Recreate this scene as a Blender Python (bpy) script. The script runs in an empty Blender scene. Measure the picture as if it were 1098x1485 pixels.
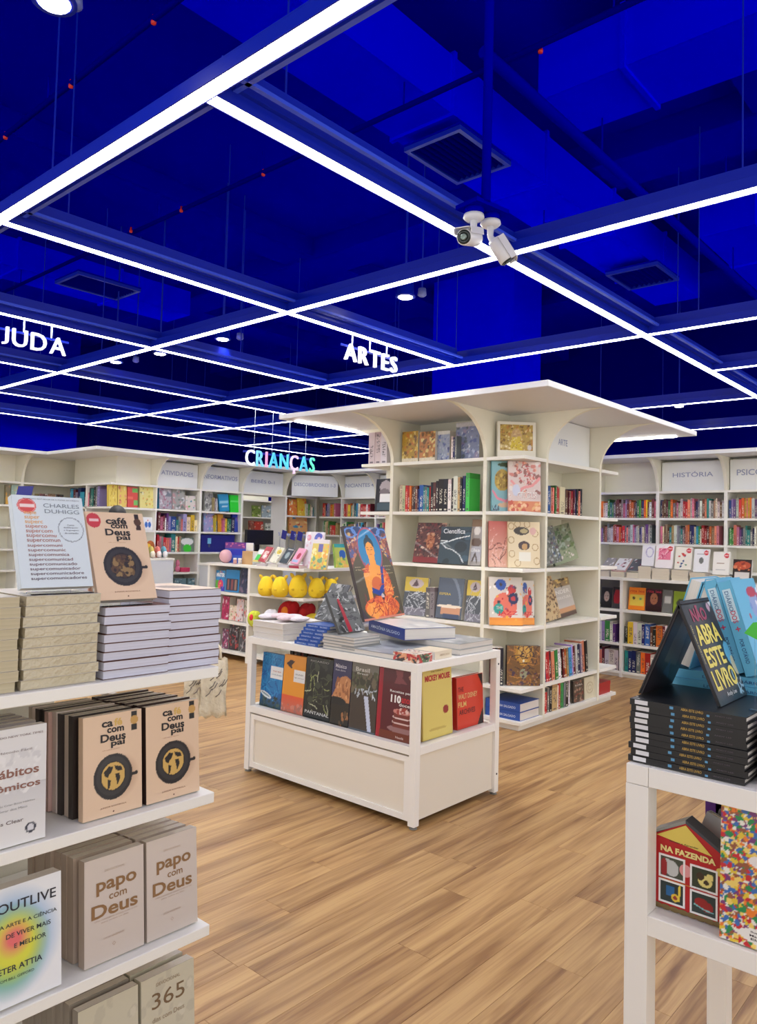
import bpy, bmesh, math, random
import numpy as np
from mathutils import Matrix, Vector
R = math.radians
C = bpy.context.scene.collection
SC = bpy.context.scene
random.seed(7)
# ------------------------------------------------------------------ camera
CAM = Vector((0, 0, 1.5))
FPX, PITCH, ROLL, YAW = 1092.0, R(2.650), R(1.464), R(41.403)
PCX, PCY = 549.0, 726.0
fw = Vector((math.cos(YAW)*math.cos(PITCH), math.sin(YAW)*math.cos(PITCH), math.sin(PITCH)))
rt = fw.cross(Vector((0, 0, 1))).normalized(); up = rt.cross(fw)
cr, sr = math.cos(ROLL), math.sin(ROLL)
rt, up = cr*rt + sr*up, -sr*rt + cr*up
cam = bpy.data.objects.new('camera', bpy.data.cameras.new('camera')); C.objects.link(cam)
M = Matrix((rt, up, -fw)).transposed().to_4x4(); M.translation = CAM
cam.matrix_world = M
cam.data.sensor_fit = 'VERTICAL'; cam.data.sensor_height = 36; cam.data.lens = 36*FPX/1485
cam.data.shift_y = (PCY-742.5)/1485; cam.data.clip_start = .05; cam.data.clip_end = 100
SC.camera = cam
# ------------------------------------------------------------------ world, exposure
w = bpy.data.worlds.new('world'); SC.world = w; w.use_nodes = True
bg = w.node_tree.nodes['Background']; bg.inputs[0].default_value = (1, .97, .93, 1); bg.inputs[1].default_value = .8
SC.view_settings.view_transform = 'Standard'; SC.view_settings.look = 'None'
SC.view_settings.gamma = 1; SC.view_settings.use_curve_mapping = False
SC.view_settings.exposure = 0.85
LED_POWER = 12.0

def px(x, y, X=None, Y=None, Z=None):
    """the point that the photograph shows at (x, y) on a real plane of the shop"""
    d = fw + rt*(x-PCX)/FPX - up*(y-PCY)/FPX
    t = (Z-CAM.z)/d.z if Z is not None else X/d.x if X is not None else Y/d.y
    return CAM + d*t
# ------------------------------------------------------------------ materials
def lin(c):
    return tuple(((v/255)/12.92 if v/255 <= .04045 else ((v/255+.055)/1.055)**2.4) for v in c)
MATS = {}
def mat(name, rgb=(200, 200, 200), rough=.5, metal=0, emit=0, bump=0, coat=0, noise=0):
    if name in MATS: return MATS[name]
    m = bpy.data.materials.new(name); m.use_nodes = True; nt = m.node_tree; b = nt.nodes['Principled BSDF']
    c = lin(rgb)
    b.inputs['Base Color'].default_value = (*c, 1); b.inputs['Roughness'].default_value = rough
    b.inputs['Metallic'].default_value = metal
    if coat: b.inputs['Coat Weight'].default_value = coat; b.inputs['Coat Roughness'].default_value = .08
    if emit: b.inputs['Emission Color'].default_value = (*c, 1); b.inputs['Emission Strength'].default_value = emit
    tc = nt.nodes.new('ShaderNodeTexCoord'); n = nt.nodes.new('ShaderNodeTexNoise'); n.inputs['Scale'].default_value = 35
    nt.links.new(tc.outputs['Object'], n.inputs['Vector'])
    if not emit:
        r = nt.nodes.new('ShaderNodeMapRange'); r.inputs[3].default_value = rough*.85; r.inputs[4].default_value = min(1, rough*1.15)
        nt.links.new(n.outputs['Fac'], r.inputs[0]); nt.links.new(r.outputs[0], b.inputs['Roughness'])
    if noise:
        mx = nt.nodes.new('ShaderNodeMixRGB'); mx.inputs[1].default_value = (*[v*(1-noise) for v in c], 1); mx.inputs[2].default_value = (*[min(1, v*(1+noise)) for v in c], 1)
        nt.links.new(n.outputs['Fac'], mx.inputs[0]); nt.links.new(mx.outputs[0], b.inputs['Base Color'])
    if bump:
        bp = nt.nodes.new('ShaderNodeBump'); bp.inputs['Strength'].default_value = bump; bp.inputs['Distance'].default_value = .01
        n2 = nt.nodes.new('ShaderNodeTexNoise'); n2.inputs['Scale'].default_value = 90; nt.links.new(tc.outputs['Object'], n2.inputs['Vector'])
        nt.links.new(n2.outputs['Fac'], bp.inputs['Height']); nt.links.new(bp.outputs[0], b.inputs['Normal'])
    MATS[name] = m; return m
WHITE = mat('white_laminate', (238, 236, 228), .42)
CREAM = mat('cream_laminate', (233, 230, 212), .5)
PANEL = mat('white_header_panel', (232, 235, 235), .4)
METALW = mat('white_painted_metal', (240, 237, 230), .35)
BLUE = mat('blue_paint', (0, 0, 172), .8); COLB = mat('lit_blue_paint', (0, 0, 250), .8); COLB.node_tree.nodes['Principled BSDF'].inputs['Specular IOR Level'].default_value = 0  # second blue is raised: light on column and ducts put into its colour
for _m in (BLUE,): _m.node_tree.nodes['Principled BSDF'].inputs['Specular IOR Level'].default_value = 0
BLUEL = mat('blue_gloss_metal', (6, 34, 178), .35)
DBLUE = mat('deep_blue_paint', (0, 0, 128), .8)
DBLUE.node_tree.nodes['Principled BSDF'].inputs['Specular IOR Level'].default_value = 0
ALU = mat('pale_aluminium', (62, 92, 238), .35)
LED = mat('led_diffuser', (255, 253, 248), .5, emit=LED_POWER)
LENS = mat('downlight_lens', (255, 250, 240), .5, emit=14)
BLACK = mat('black_plastic', (14, 14, 16), .35)
PAGES = None
def pages_mat(name, rgb):
    """a page block: fine sheet lines along its local z or y"""
    m = mat(name, rgb, .75); nt = m.node_tree; b = nt.nodes['Principled BSDF']
    tc = nt.nodes.new('ShaderNodeTexCoord'); wv = nt.nodes.new('ShaderNodeTexNoise'); wv.inputs['Scale'].default_value = 1
    mp = nt.nodes.new('ShaderNodeMapping'); mp.inputs['Scale'].default_value = (3, 900, 3) if 'flat' not in name else (3, 3, 900)
    nt.links.new(tc.outputs['Object'], mp.inputs[0]); nt.links.new(mp.outputs[0], wv.inputs['Vector'])
    mx = nt.nodes.new('ShaderNodeMixRGB'); c = lin(rgb)
    mx.inputs[1].default_value = (*[v*.72 for v in c], 1); mx.inputs[2].default_value = (*[min(1, v*1.12) for v in c], 1)
    nt.links.new(wv.outputs['Fac'], mx.inputs[0]); nt.links.new(mx.outputs[0], b.inputs['Base Color']); return m
PAGES = pages_mat('book_pages', (236, 230, 218)); PAGESF = pages_mat('flat_book_pages', (222, 216, 208))
PAGESW = pages_mat('flat_white_pages', (208, 208, 222)); PAGESI = pages_mat('flat_ivory_pages', (196, 184, 152))
def color_mat(name, spine, mass=False):
    """paper cover in the object's own colour; spines carry lines of print"""
    m = bpy.data.materials.new(name); m.use_nodes = True; nt = m.node_tree; b = nt.nodes['Principled BSDF']; L = nt.links.new
    oi = nt.nodes.new('ShaderNodeObjectInfo'); b.inputs['Roughness'].default_value = .38
    if not spine: L(oi.outputs['Color'], b.inputs['Base Color']); return m
    tc = nt.nodes.new('ShaderNodeTexCoord'); sx = nt.nodes.new('ShaderNodeSeparateXYZ'); gen, OC, OR = tc.outputs['Generated'], oi.outputs['Color'], oi.outputs['Random']
    if mass:
        at = [nt.nodes.new('ShaderNodeAttribute') for _ in range(3)]
        for n_, nm in zip(at, ('place', 'ink', 'chance')): n_.attribute_name = nm
        gen, OC, OR = at[0].outputs['Vector'], at[1].outputs['Color'], at[2].outputs['Fac']
    L(gen, sx.inputs[0])
    def math_(op, a, bb=None):
        n = nt.nodes.new('ShaderNodeMath'); n.operation = op
        for i, v in enumerate((a, bb)):
            if v is None: continue
            if isinstance(v, (int, float)): n.inputs[i].default_value = v
            else: L(v, n.inputs[i])
        return n.outputs[0]
    cb = nt.nodes.new('ShaderNodeCombineXYZ'); L(math_('MULTIPLY', sx.outputs[0], 2.6), cb.inputs[0]); L(math_('MULTIPLY', OR, 77), cb.inputs[1]); L(math_('MULTIPLY', sx.outputs[2], 22), cb.inputs[2])
    n = nt.nodes.new('ShaderNodeTexNoise'); n.inputs['Scale'].default_value = 1.4; L(cb.outputs[0], n.inputs['Vector'])
    ink = math_('GREATER_THAN', n.outputs['Fac'], .52)
    xm = math_('LESS_THAN', math_('ABSOLUTE', math_('SUBTRACT', sx.outputs[0], .5)), .27)
    z0 = math_('ADD', math_('MULTIPLY', OR, .25), .12); z1 = math_('ADD', z0, math_('ADD', math_('MULTIPLY', OR, .25), .35))
    zm = math_('MULTIPLY', math_('GREATER_THAN', sx.outputs[2], z0), math_('LESS_THAN', sx.outputs[2], z1))
    ym = math_('LESS_THAN', sx.outputs[1], .05)
    k = math_('MULTIPLY', math_('MULTIPLY', ink, xm), math_('MULTIPLY', zm, ym))
    logo = math_('MULTIPLY', math_('MULTIPLY', math_('LESS_THAN', math_('ABSOLUTE', math_('SUBTRACT', sx.outputs[2], .06)), .025), xm), ym)
    k = math_('MULTIPLY', math_('MINIMUM', math_('ADD', k, logo), 1.0), .8)
    bw = nt.nodes.new('ShaderNodeRGBToBW'); L(OC, bw.inputs[0])
    dark = math_('GREATER_THAN', bw.outputs[0], .22)
    inkc = nt.nodes.new('ShaderNodeMixRGB'); inkc.inputs[1].default_value = (.8, .76, .62, 1); inkc.inputs[2].default_value = (.06, .05, .07, 1); L(dark, inkc.inputs[0])
    band = math_('MULTIPLY', math_('GREATER_THAN', OR, .6), math_('GREATER_THAN', sx.outputs[2], .86))
    bc = nt.nodes.new('ShaderNodeMixRGB'); bc.blend_type = 'MULTIPLY'; L(math_('MULTIPLY', band, .6), bc.inputs[0]); L(OC, bc.inputs[1]); bc.inputs[2].default_value = (.5, .35, .4, 1)
    mx = nt.nodes.new('ShaderNodeMixRGB'); L(k, mx.inputs[0]); L(bc.outputs[0], mx.inputs[1]); L(inkc.outputs[0], mx.inputs[2]); L(mx.outputs[0], b.inputs['Base Color'])
    return m
COVER = color_mat('paper_cover', False); SPINE = color_mat('printed_spine', True); SPINEM = color_mat('printed_spine_rows', True, True)
def print_mat():
    m = bpy.data.materials.new('printed_cover'); m.use_nodes = True; nt = m.node_tree; b = nt.nodes['Principled BSDF']
    a = nt.nodes.new('ShaderNodeVertexColor'); a.layer_name = 'ink'; nt.links.new(a.outputs[0], b.inputs['Base Color'])
    b.inputs['Roughness'].default_value = .32; b.inputs['Coat Weight'].default_value = .15; return m
PRINT = print_mat()
def wrap_mat():
    m = mat('shrink_wrap_pages', (190, 178, 148), .25, coat=.8, bump=.5, noise=.12); return m
WRAP = wrap_mat()
def glass_mat():
    m = bpy.data.materials.new('clear_acrylic'); m.use_nodes = True; b = m.node_tree.nodes['Principled BSDF']
    b.inputs['Base Color'].default_value = (.95, .97, 1, 1); b.inputs['Roughness'].default_value = .04; b.inputs['Transmission Weight'].default_value = 1; b.inputs['IOR'].default_value = 1.15; return m
ACRYL = glass_mat()
# ------------------------------------------------------------------ object helpers
def prop(o, label=None, cat=None, group=None, kind=None):
    if label: o['label'] = label
    if cat: o['category'] = cat
    if group: o['group'] = group
    if kind: o['kind'] = kind
    return o
def thing(name, label, cat, loc=(0, 0, 0), rot=(0, 0, 0), group=None):
    o = bpy.data.objects.new(name, None); C.objects.link(o); o.empty_display_size = .05
    o.location = loc; o.rotation_euler = rot; return prop(o, label, cat, group)
def link(name, me, parent=None, loc=(0, 0, 0), rot=(0, 0, 0), col=None):
    o = bpy.data.objects.new(name, me); C.objects.link(o); o.location = loc; o.rotation_euler = rot
    if parent: o.parent = parent
    if col: o.color = (*lin(col), 1)
    return o
def newmesh(name, vs, fs, mats, fm=None, smooth=False):
    me = bpy.data.meshes.new(name); me.from_pydata([tuple(v) for v in vs], [], fs); me.update()
    for m in (mats if isinstance(mats, (list, tuple)) else [mats]): me.materials.append(m)
    if fm: me.polygons.foreach_set('material_index', fm)
    if smooth: me.polygons.foreach_set('use_smooth', [True]*len(me.polygons))
    return me
BF = [(0, 3, 2, 1), (4, 5, 6, 7), (0, 1, 5, 4), (1, 2, 6, 5), (2, 3, 7, 6), (3, 0, 4, 7)]
def boxv(x0, x1, y0, y1, z0, z1):
    return [(x0, y0, z0), (x1, y0, z0), (x1, y1, z0), (x0, y1, z0), (x0, y0, z1), (x1, y0, z1), (x1, y1, z1), (x0, y1, z1)]
def boxes(name, bl, m, bevel=0, fm=None):
    vs, fs, mi = [], [], []
    for i, b in enumerate(bl):
        k = len(vs); vs += boxv(*b); fs += [tuple(v+k for v in f) for f in BF]; mi += [fm[i] if fm else 0]*6
    me = newmesh(name, vs, fs, m, mi if fm else None)
    if bevel:
        bm = bmesh.new(); bm.from_mesh(me); bmesh.ops.bevel(bm, geom=bm.edges[:], offset=bevel, segments=1, affect='EDGES'); bm.to_mesh(me); bm.free()
    return me
def wbox(name, parent, x0, x1, y0, y1, z0, z1, m=None, bevel=0):
    """a box in world coordinates under an unrotated thing"""
    p = parent.location if parent else Vector()
    return link(name, boxes(name, [(x0-p[0], x1-p[0], y0-p[1], y1-p[1], z0-p[2], z1-p[2])], m or WHITE, bevel), parent)
def tube(name, pts, r, m, parent=None, n=8):
    vs, fs = [], []
    pts = [Vector(p) for p in pts]
    for i, p in enumerate(pts):
        d = (pts[min(i+1, len(pts)-1)]-pts[max(i-1, 0)]).normalized()
        a = d.orthogonal().normalized() if abs(d.z) > .9 else d.cross(Vector((0, 0, 1))).normalized(); b = d.cross(a)
        rr = r[i] if isinstance(r, (list, tuple)) else r
        vs += [p+(a*math.cos(t*2*math.pi/n)+b*math.sin(t*2*math.pi/n))*rr for t in range(n)]
    for i in range(len(pts)-1):
        fs += [(i*n+t, i*n+(t+1) % n, (i+1)*n+(t+1) % n, (i+1)*n+t) for t in range(n)]
    fs += [tuple(range(n))[::-1], tuple(range((len(pts)-1)*n, len(pts)*n))]
    me = newmesh(name, vs, fs, m); 
    for p in me.polygons: p.use_smooth = len(p.vertices) == 4
    return link(name, me, parent)
def prism(name, poly, axis, a0, a1, m):
    """polygon in a plane extruded along an axis: axis 0 (poly = y,z), 1 (x,z), 2 (x,y)"""
    n = len(poly); vs = []
    for a in (a0, a1):
        for u, v in poly: vs.append((a, u, v) if axis == 0 else (u, a, v) if axis == 1 else (u, v, a))
    fs = [tuple(range(n)), tuple(range(n, 2*n))[::-1]] + [(i, i+n, (i+1) % n+n, (i+1) % n) for i in range(n)]
    me = newmesh(name, vs, fs, m)
    bm = bmesh.new(); bm.from_mesh(me); bmesh.ops.recalc_face_normals(bm, faces=bm.faces); bm.to_mesh(me); bm.free(); return me
def lathe(name, prof, m, n=20, parent=None, loc=(0, 0, 0), rot=(0, 0, 0)):
    vs, fs = [], []
    for r, z in prof: vs += [(r*math.cos(t*2*math.pi/n), r*math.sin(t*2*math.pi/n), z) for t in range(n)]
    for i in range(len(prof)-1): fs += [(i*n+t, i*n+(t+1) % n, (i+1)*n+(t+1) % n, (i+1)*n+t) for t in range(n)]
    fs += [tuple(range(n))[::-1], tuple(range((len(prof)-1)*n, len(prof)*n))]
    me = newmesh(name, vs, fs, m, smooth=True); return link(name, me, parent, loc, rot)
# ------------------------------------------------------------------ lettering
TXT = {}
def glyphs(s, bold=0, shear=0):
    k = (s, bold, shear)
    if k not in TXT:
        cu = bpy.data.curves.new('t', 'FONT'); cu.body = s; cu.size = 1; cu.offset = bold; cu.shear = shear; cu.resolution_u = 3; cu.fill_mode = 'FRONT'
        o = bpy.data.objects.new('t', cu); C.objects.link(o); dg = bpy.context.evaluated_depsgraph_get(); me = o.evaluated_get(dg).to_mesh()
        v = np.array([q.co[:] for q in me.vertices]).reshape(-1, 3); f = [tuple(p.vertices) for p in me.polygons]
        o.evaluated_get(dg).to_mesh_clear(); bpy.data.objects.remove(o); bpy.data.curves.remove(cu)
        mn = v.min(0) if len(v) else np.zeros(3); mxx = v.max(0) if len(v) else np.ones(3)
        TXT[k] = ((v-mn), f, mxx-mn)
    return TXT[k]
def text(parent, s, cx, cz, wd, hg, rgb, y=-.0016, name='lettering', bold=.01, axis='xz', m=None, depth=0, rot90=False, loc=None, shear=0):
    """lettering centred at (cx, cz), scaled to width wd and height hg, printed on the plane that faces local -y (xz) or up (xy)"""
    v, f, sz = glyphs(s, bold, shear)
    a = (v[:, 0]/max(sz[0], 1e-6)-.5)*wd; b = (v[:, 1]/max(sz[1], 1e-6)-.5)*hg
    if rot90: a, b = b, -a
    yy = np.full(len(a), y)
    P = np.stack([a+cx, yy, b+cz], 1) if axis == 'xz' else np.stack([a+cx, b+cz, yy], 1) if axis == 'xy' else np.stack([-b*0+y, -(a+cx), b+cz], 1)
    m = m or mat('ink_%d_%d_%d' % tuple(rgb), rgb, .4)
    if depth:
        n = len(P); Q = P.copy(); Q[:, 1] += depth
        ed = {}
        for q in f:
            for i in range(len(q)): e = (q[i], q[(i+1) % len(q)]); ed[e] = 1
        side = [(e[1], e[0], e[0]+n, e[1]+n) for e in ed if (e[1], e[0]) not in ed]
        me = newmesh(name, np.concatenate([P, Q]), list(f)+[tuple(i+n for i in q[::-1]) for q in f]+side, m)
    else: me = newmesh(name, P, f, m)
    return link(name, me, parent)
# ------------------------------------------------------------------ painted covers
class Art:
    def __init__(s, nu, nv, c, asp=1.4):
        s.nu, s.nv = nu, nv; s.U, s.V = np.meshgrid(np.linspace(0, 1, nu+1), np.linspace(0, 1, nv+1)); s.A = asp
        s.c = np.zeros((nv+1, nu+1, 3)); s.c[:] = lin(c)
    def put(s, mk, c, a=1): 
        mk = (mk*a)[..., None]; s.c = s.c*(1-mk)+np.array(lin(c))*mk; return s
    def grad(s, c0, c1, v0=0, v1=1):
        t = np.clip((s.V-v0)/(v1-v0), 0, 1)[..., None]; mk = ((s.V >= v0) & (s.V <= v1))[..., None]
        s.c = np.where(mk, np.array(lin(c0))*(1-t)+np.array(lin(c1))*t, s.c); return s
    def rect(s, u0, v0, u1, v1, c, a=1): return s.put(((s.U >= u0) & (s.U <= u1) & (s.V >= v0) & (s.V <= v1))*1., c, a)
    def ell(s, u, v, ru, rv, c, a=1, soft=0, ang=0):
        x, y = s.U-u, (s.V-v)*s.A; ca, sa = math.cos(ang), math.sin(ang); x, y = x*ca+y*sa, -x*sa+y*ca
        d = np.sqrt((x/ru)**2+(y/(rv*s.A))**2)
        return s.put(np.clip((1-d)/max(soft, 1e-4), 0, 1) if soft else (d < 1)*1., c, a)
    def ring(s, u, v, ru, rv, w, c):
        d = np.sqrt(((s.U-u)/ru)**2+((s.V-v)/rv)**2); return s.put((np.abs(d-1) < w)*1., c)
    def poly(s, pts, c, a=1):
        ins = np.zeros(s.U.shape, bool); n = len(pts)
        for i in range(n):
            (x0, y0), (x1, y1) = pts[i], pts[(i+1) % n]
            if y0 == y1: continue
            k = ((y0 > s.V) != (y1 > s.V)) & (s.U < (x1-x0)*(s.V-y0)/(y1-y0)+x0); ins ^= k
        return s.put(ins*1., c, a)
    def line(s, pts, w, c, a=1):
        for (x0, y0), (x1, y1) in zip(pts[:-1], pts[1:]):
            dx, dy = x1-x0, (y1-y0)*s.A; L = dx*dx+dy*dy+1e-9
            t = np.clip(((s.U-x0)*dx+(s.V-y0)*s.A*dy)/L, 0, 1)
            d = np.hypot(s.U-x0-t*dx, (s.V-y0)*s.A-t*dy); s.put((d < w)*1., c, a)
        return s
    def blobs(s, n, pal, seed=0, r=(.04, .12), box=(0, 0, 1, 1), a=1):
        g = random.Random(seed)
        for i in range(n):
            q = g.uniform(*r); s.ell(g.uniform(box[0], box[2]), g.uniform(box[1], box[3]), q*g.uniform(.6, 1.3), q/s.A*g.uniform(.6, 1.3), g.choice(pal), a, ang=g.uniform(0, 3))
        return s
    def lines(s, n, pal, seed=0, w=.01, box=(0, 0, 1, 1), l=.3):
        g = random.Random(seed)
        for i in range(n):
            x, y, t = g.uniform(box[0], box[2]), g.uniform(box[1], box[3]), g.uniform(0, 6.3); pts = [(x, y)]
            for k in range(3): t += g.uniform(-.7, .7); x += math.cos(t)*l/3; y += math.sin(t)*l/3/s.A; pts.append((x, y))
            s.line(pts, w, g.choice(pal))
        return s
    def grain(s, a=.1, seed=0):
        s.c = np.clip(s.c*(1+np.random.RandomState(seed).uniform(-a, a, s.c.shape[:2])[..., None]), 0, 1); return s
    def mesh(s, w, h, y=-.0008, x0=0, z0=0, bend=None):
        xs = s.U*w+x0; zs = s.V*h+z0; ys = np.full(xs.shape, y)
        vs = np.stack([xs, ys, zs], -1).reshape(-1, 3); n1 = s.nu+1
        i, j = np.meshgrid(np.arange(s.nu), np.arange(s.nv)); k = (j*n1+i).reshape(-1)
        fs = np.stack([k, k+1, k+1+n1, k+n1], 1)
        me = bpy.data.meshes.new('cover_print'); me.vertices.add(len(vs)); me.vertices.foreach_set('co', vs.reshape(-1))
        me.loops.add(len(fs)*4); me.loops.foreach_set('vertex_index', fs.reshape(-1)); me.polygons.add(len(fs))
        me.polygons.foreach_set('loop_start', np.arange(0, len(fs)*4, 4)); me.polygons.foreach_set('loop_total', np.full(len(fs), 4)); me.update()
        ca = me.color_attributes.new('ink', 'FLOAT_COLOR', 'POINT')
        ca.data.foreach_set('color', np.concatenate([s.c.reshape(-1, 3), np.ones((len(vs), 1))], 1).reshape(-1)); me.materials.append(PRINT); return me
# ------------------------------------------------------------------ books
MC = {}
def book_parts(w, h, t, hard=True):
    k = (round(w, 3), round(h, 3), round(t, 3), hard)
    if k not in MC:
        c = .0025 if hard else .0008; o = .003 if hard else .0003
        MC[k] = (boxes('cover', [(0, w, 0, c, 0, h), (0, w, t-c, t, 0, h), (0, c, c, t-c, 0, h)], COVER),
                 boxes('page_block', [(c, w-o, c, t-c, o, h-o)], PAGES))
    return MC[k]
def book(label, loc, w, h, t, yaw=0, lean=0, col=(120, 120, 120), art=None, group=None, texts=(), roll=0, name='book', hard=True, cat='book', res=None, flipspine=False):
    """standing book; local x = width (spine at 0), -y = front cover, z = up; lean tips it back"""
    r = thing(name, label, cat, (loc[0], loc[1], loc[2]+t*math.sin(abs(lean))+.0006+(w*math.sin(roll) if roll > 0 else 0)), (-lean, 0, yaw), group)
    if roll: r.rotation_euler = (Matrix.Rotation(yaw, 3, 'Z') @ Matrix.Rotation(-lean, 3, 'X') @ Matrix.Rotation(roll, 3, 'Y')).to_euler()
    a, b = book_parts(w, h, t, hard); link('cover', a, r, col=col); link('page_block', b, r)
    if art is not None: link('cover_print', art.mesh(w, h), r)
    for q in texts:   # (string, u, v, width fraction, height fraction, colour)
        text(r, q[0], q[1]*w, q[2]*h, q[3]*w, q[4]*h, q[5], name='title', bold=q[6] if len(q) > 6 else .012, shear=q[7] if len(q) > 7 else 0)
    return r
def pbook(label, x0, x1, yt, yb, plane, val, z, t=.025, lean=.0, yaw=None, gap=0, **k):
    """a face-out book standing at shelf height z on a plane of the shop between two image columns"""
    kw = {plane: val}; a = px(x0, yb, **kw); b = px(x1, yb, **kw); c = px(x0, yt, **kw)
    w_ = (b-a).length; a.z = 0; b.z = 0; w_ = (b-a).length; h_ = (c.z-z)/math.cos(lean)
    yaw = yaw if yaw is not None else (-math.pi/2 if plane == 'X' else 0)
    return book(label, (a.x, a.y, z+.0005), w_, h_, t, yaw, lean, **k)
FLATC = {}
def flat_book(label, loc, w, d, t, yaw=0, col=(200, 200, 200), group=None, spine=True, pages=None, name='book', hard=False, art=None, texts=(), cat='book', top=()):
    """lying book; local x = visible long side, y = depth, z = thickness; spine (or page edges) at y = 0"""
    r = thing(name, label, cat, loc, (0, 0, yaw), group); pages = pages or PAGESF
    k = (round(w, 3), round(d, 3), round(t, 3), spine, hard, pages.name)
    if k not in FLATC:
        c = .0025 if hard else .001; o = .003 if hard else .0005
        FLATC[k] = (boxes('cover', [(0, w, 0, d, 0, c), (0, w, 0, d, t-c, t), ((0, w, 0, c, c, t-c) if spine else (0, w, d-c, d, c, t-c))], COVER),
                    boxes('page_block', [(o, w-o, (c if spine else o), (d-o if spine else d-c), c, t-c)], pages))
    a, b = FLATC[k]; link('cover', a, r, col=col); link('page_block', b, r)
    for q in texts: text(r, q[0], q[1]*w, q[2]*t, q[3]*w, q[4]*t, q[5], name='title')
    if art is not None:
        me = art.mesh(w, d); vv = np.zeros(len(me.vertices)*3); me.vertices.foreach_get('co', vv); vv = vv.reshape(-1, 3); vv = np.stack([vv[:, 0], vv[:, 2], np.full(len(vv), t+.0006)], 1); me.vertices.foreach_set('co', vv.reshape(-1)); link('cover_print', me, r)
    for q in top: text(r, q[0], q[1]*w, q[2]*d, q[3]*w, q[4]*d, q[5], y=t+.0012, axis='xy', name='title')
    return r
UNIT = newmesh('shelved_book', boxv(0, 1, 0, 1, 0, 1)+boxv(.1, .9, .02, .985, .985, .9995), [f for i, f in enumerate(BF)]+[tuple(v+8 for v in f) for f in BF],
               [SPINE, PAGES], [1, 1, 0, 0, 1, 0]+[1]*6)
ORD = 'first second third fourth fifth sixth seventh eighth ninth tenth eleventh twelfth thirteenth fourteenth fifteenth sixteenth seventeenth eighteenth nineteenth twentieth'.split()
ORD += ['twenty-'+o for o in ORD[:9]]+['thirtieth']+['thirty-'+o for o in ORD[:9]]
NAMED = dict(black=(25, 24, 26), white=(222, 220, 214), grey=(125, 125, 128), red=(190, 35, 40), orange=(225, 110, 35), yellow=(225, 190, 50), green=(60, 140, 70), teal=(40, 125, 125),
             cyan=(60, 165, 205), blue=(45, 95, 175), navy=(25, 30, 90), purple=(105, 60, 130), pink=(215, 120, 150), brown=(105, 65, 45), tan=(185, 155, 115), cream=(225, 212, 175), maroon=(105, 30, 40), lime=(80, 205, 80), lilac=(165, 150, 200), salmon=(220, 130, 110))
MASS = []
def place_is_far(group): return group in ('books in the wall bookcases', 'spines on the children wall', 'books in the low bookcase by the wall')
def spine_row(frame, z, s0, spec, place, group, depth=.16, hh=(.19, .235), seed=1, inset=.02, smax=None, lean_all=0, mass=None):
    mass = mass if mass is not None else place_is_far(group)
    """upright books, spines out. frame: (origin, yaw); local x runs along the shelf, y into it. spec: list of colour names, optional width and height"""
    org, yaw = frame; g = random.Random(seed); ca, sa = math.cos(yaw), math.sin(yaw); s = s0
    for i, q in enumerate(spec):
        q = q.split(':'); cn = q[0]; th = float(q[1]) if len(q) > 1 and q[1] else g.uniform(.014, .03); h = float(q[2]) if len(q) > 2 else g.uniform(*hh)
        if smax and s+th > smax: break
        base = NAMED[cn]; f = g.uniform(.82, 1.12); col = tuple(min(250, max(8, v*f+g.uniform(-10, 10))) for v in base)
        ins = inset+g.uniform(0, .012)
        if mass:
            MASS.append((org[0]+ca*s-sa*ins, org[1]+sa*s+ca*ins, z+.0006, yaw, th, depth, h, lin(col), g.random())); s += th+.0012; continue
        o = bpy.data.objects.new('book', UNIT); C.objects.link(o)
        o.location = (org[0]+ca*s-sa*ins, org[1]+sa*s+ca*ins, z+.0006); o.rotation_euler = (0, lean_all, yaw); o.scale = (th, depth, h); o.color = (*lin(col), 1)
        wd = 'thick ' if th > .03 else 'thin ' if th < .017 else ''
        prop(o, f'{wd}{cn} book spine, {ORD[i]} {place}', 'book', group); s += th+.0012
        if lean_all: s += .001
    return s
def stack(label_of, loc, w, d, t, n, yaw=0, col=(200, 200, 200), group=None, spine=True, pages=None, jit=.004, seed=0, name='book', hard=False, texts=(), shift=(0, 0), topart=None):
    g = random.Random(seed); z = loc[2]; out = []
    for i in range(n):
        k = n-1-i; dx, dy = g.uniform(-jit, jit)+shift[0]*i, g.uniform(-jit, jit)+shift[1]*i; ca, sa = math.cos(yaw), math.sin(yaw)
        out.append(flat_book(label_of(k), (loc[0]+ca*dx-sa*dy, loc[1]+sa*dx+ca*dy, z+.0003), w, d, t, yaw+g.uniform(-.008, .008), col, group, spine, pages, name, hard, topart if k == 0 else None, texts)); z += t+.0006
    return z
def orlab(fmt, n):
    """labels from the top of a stack down"""
    return lambda k: fmt.format('topmost' if k == 0 else 'lowest' if k == n-1 else ORD[k]+' from the top')
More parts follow.
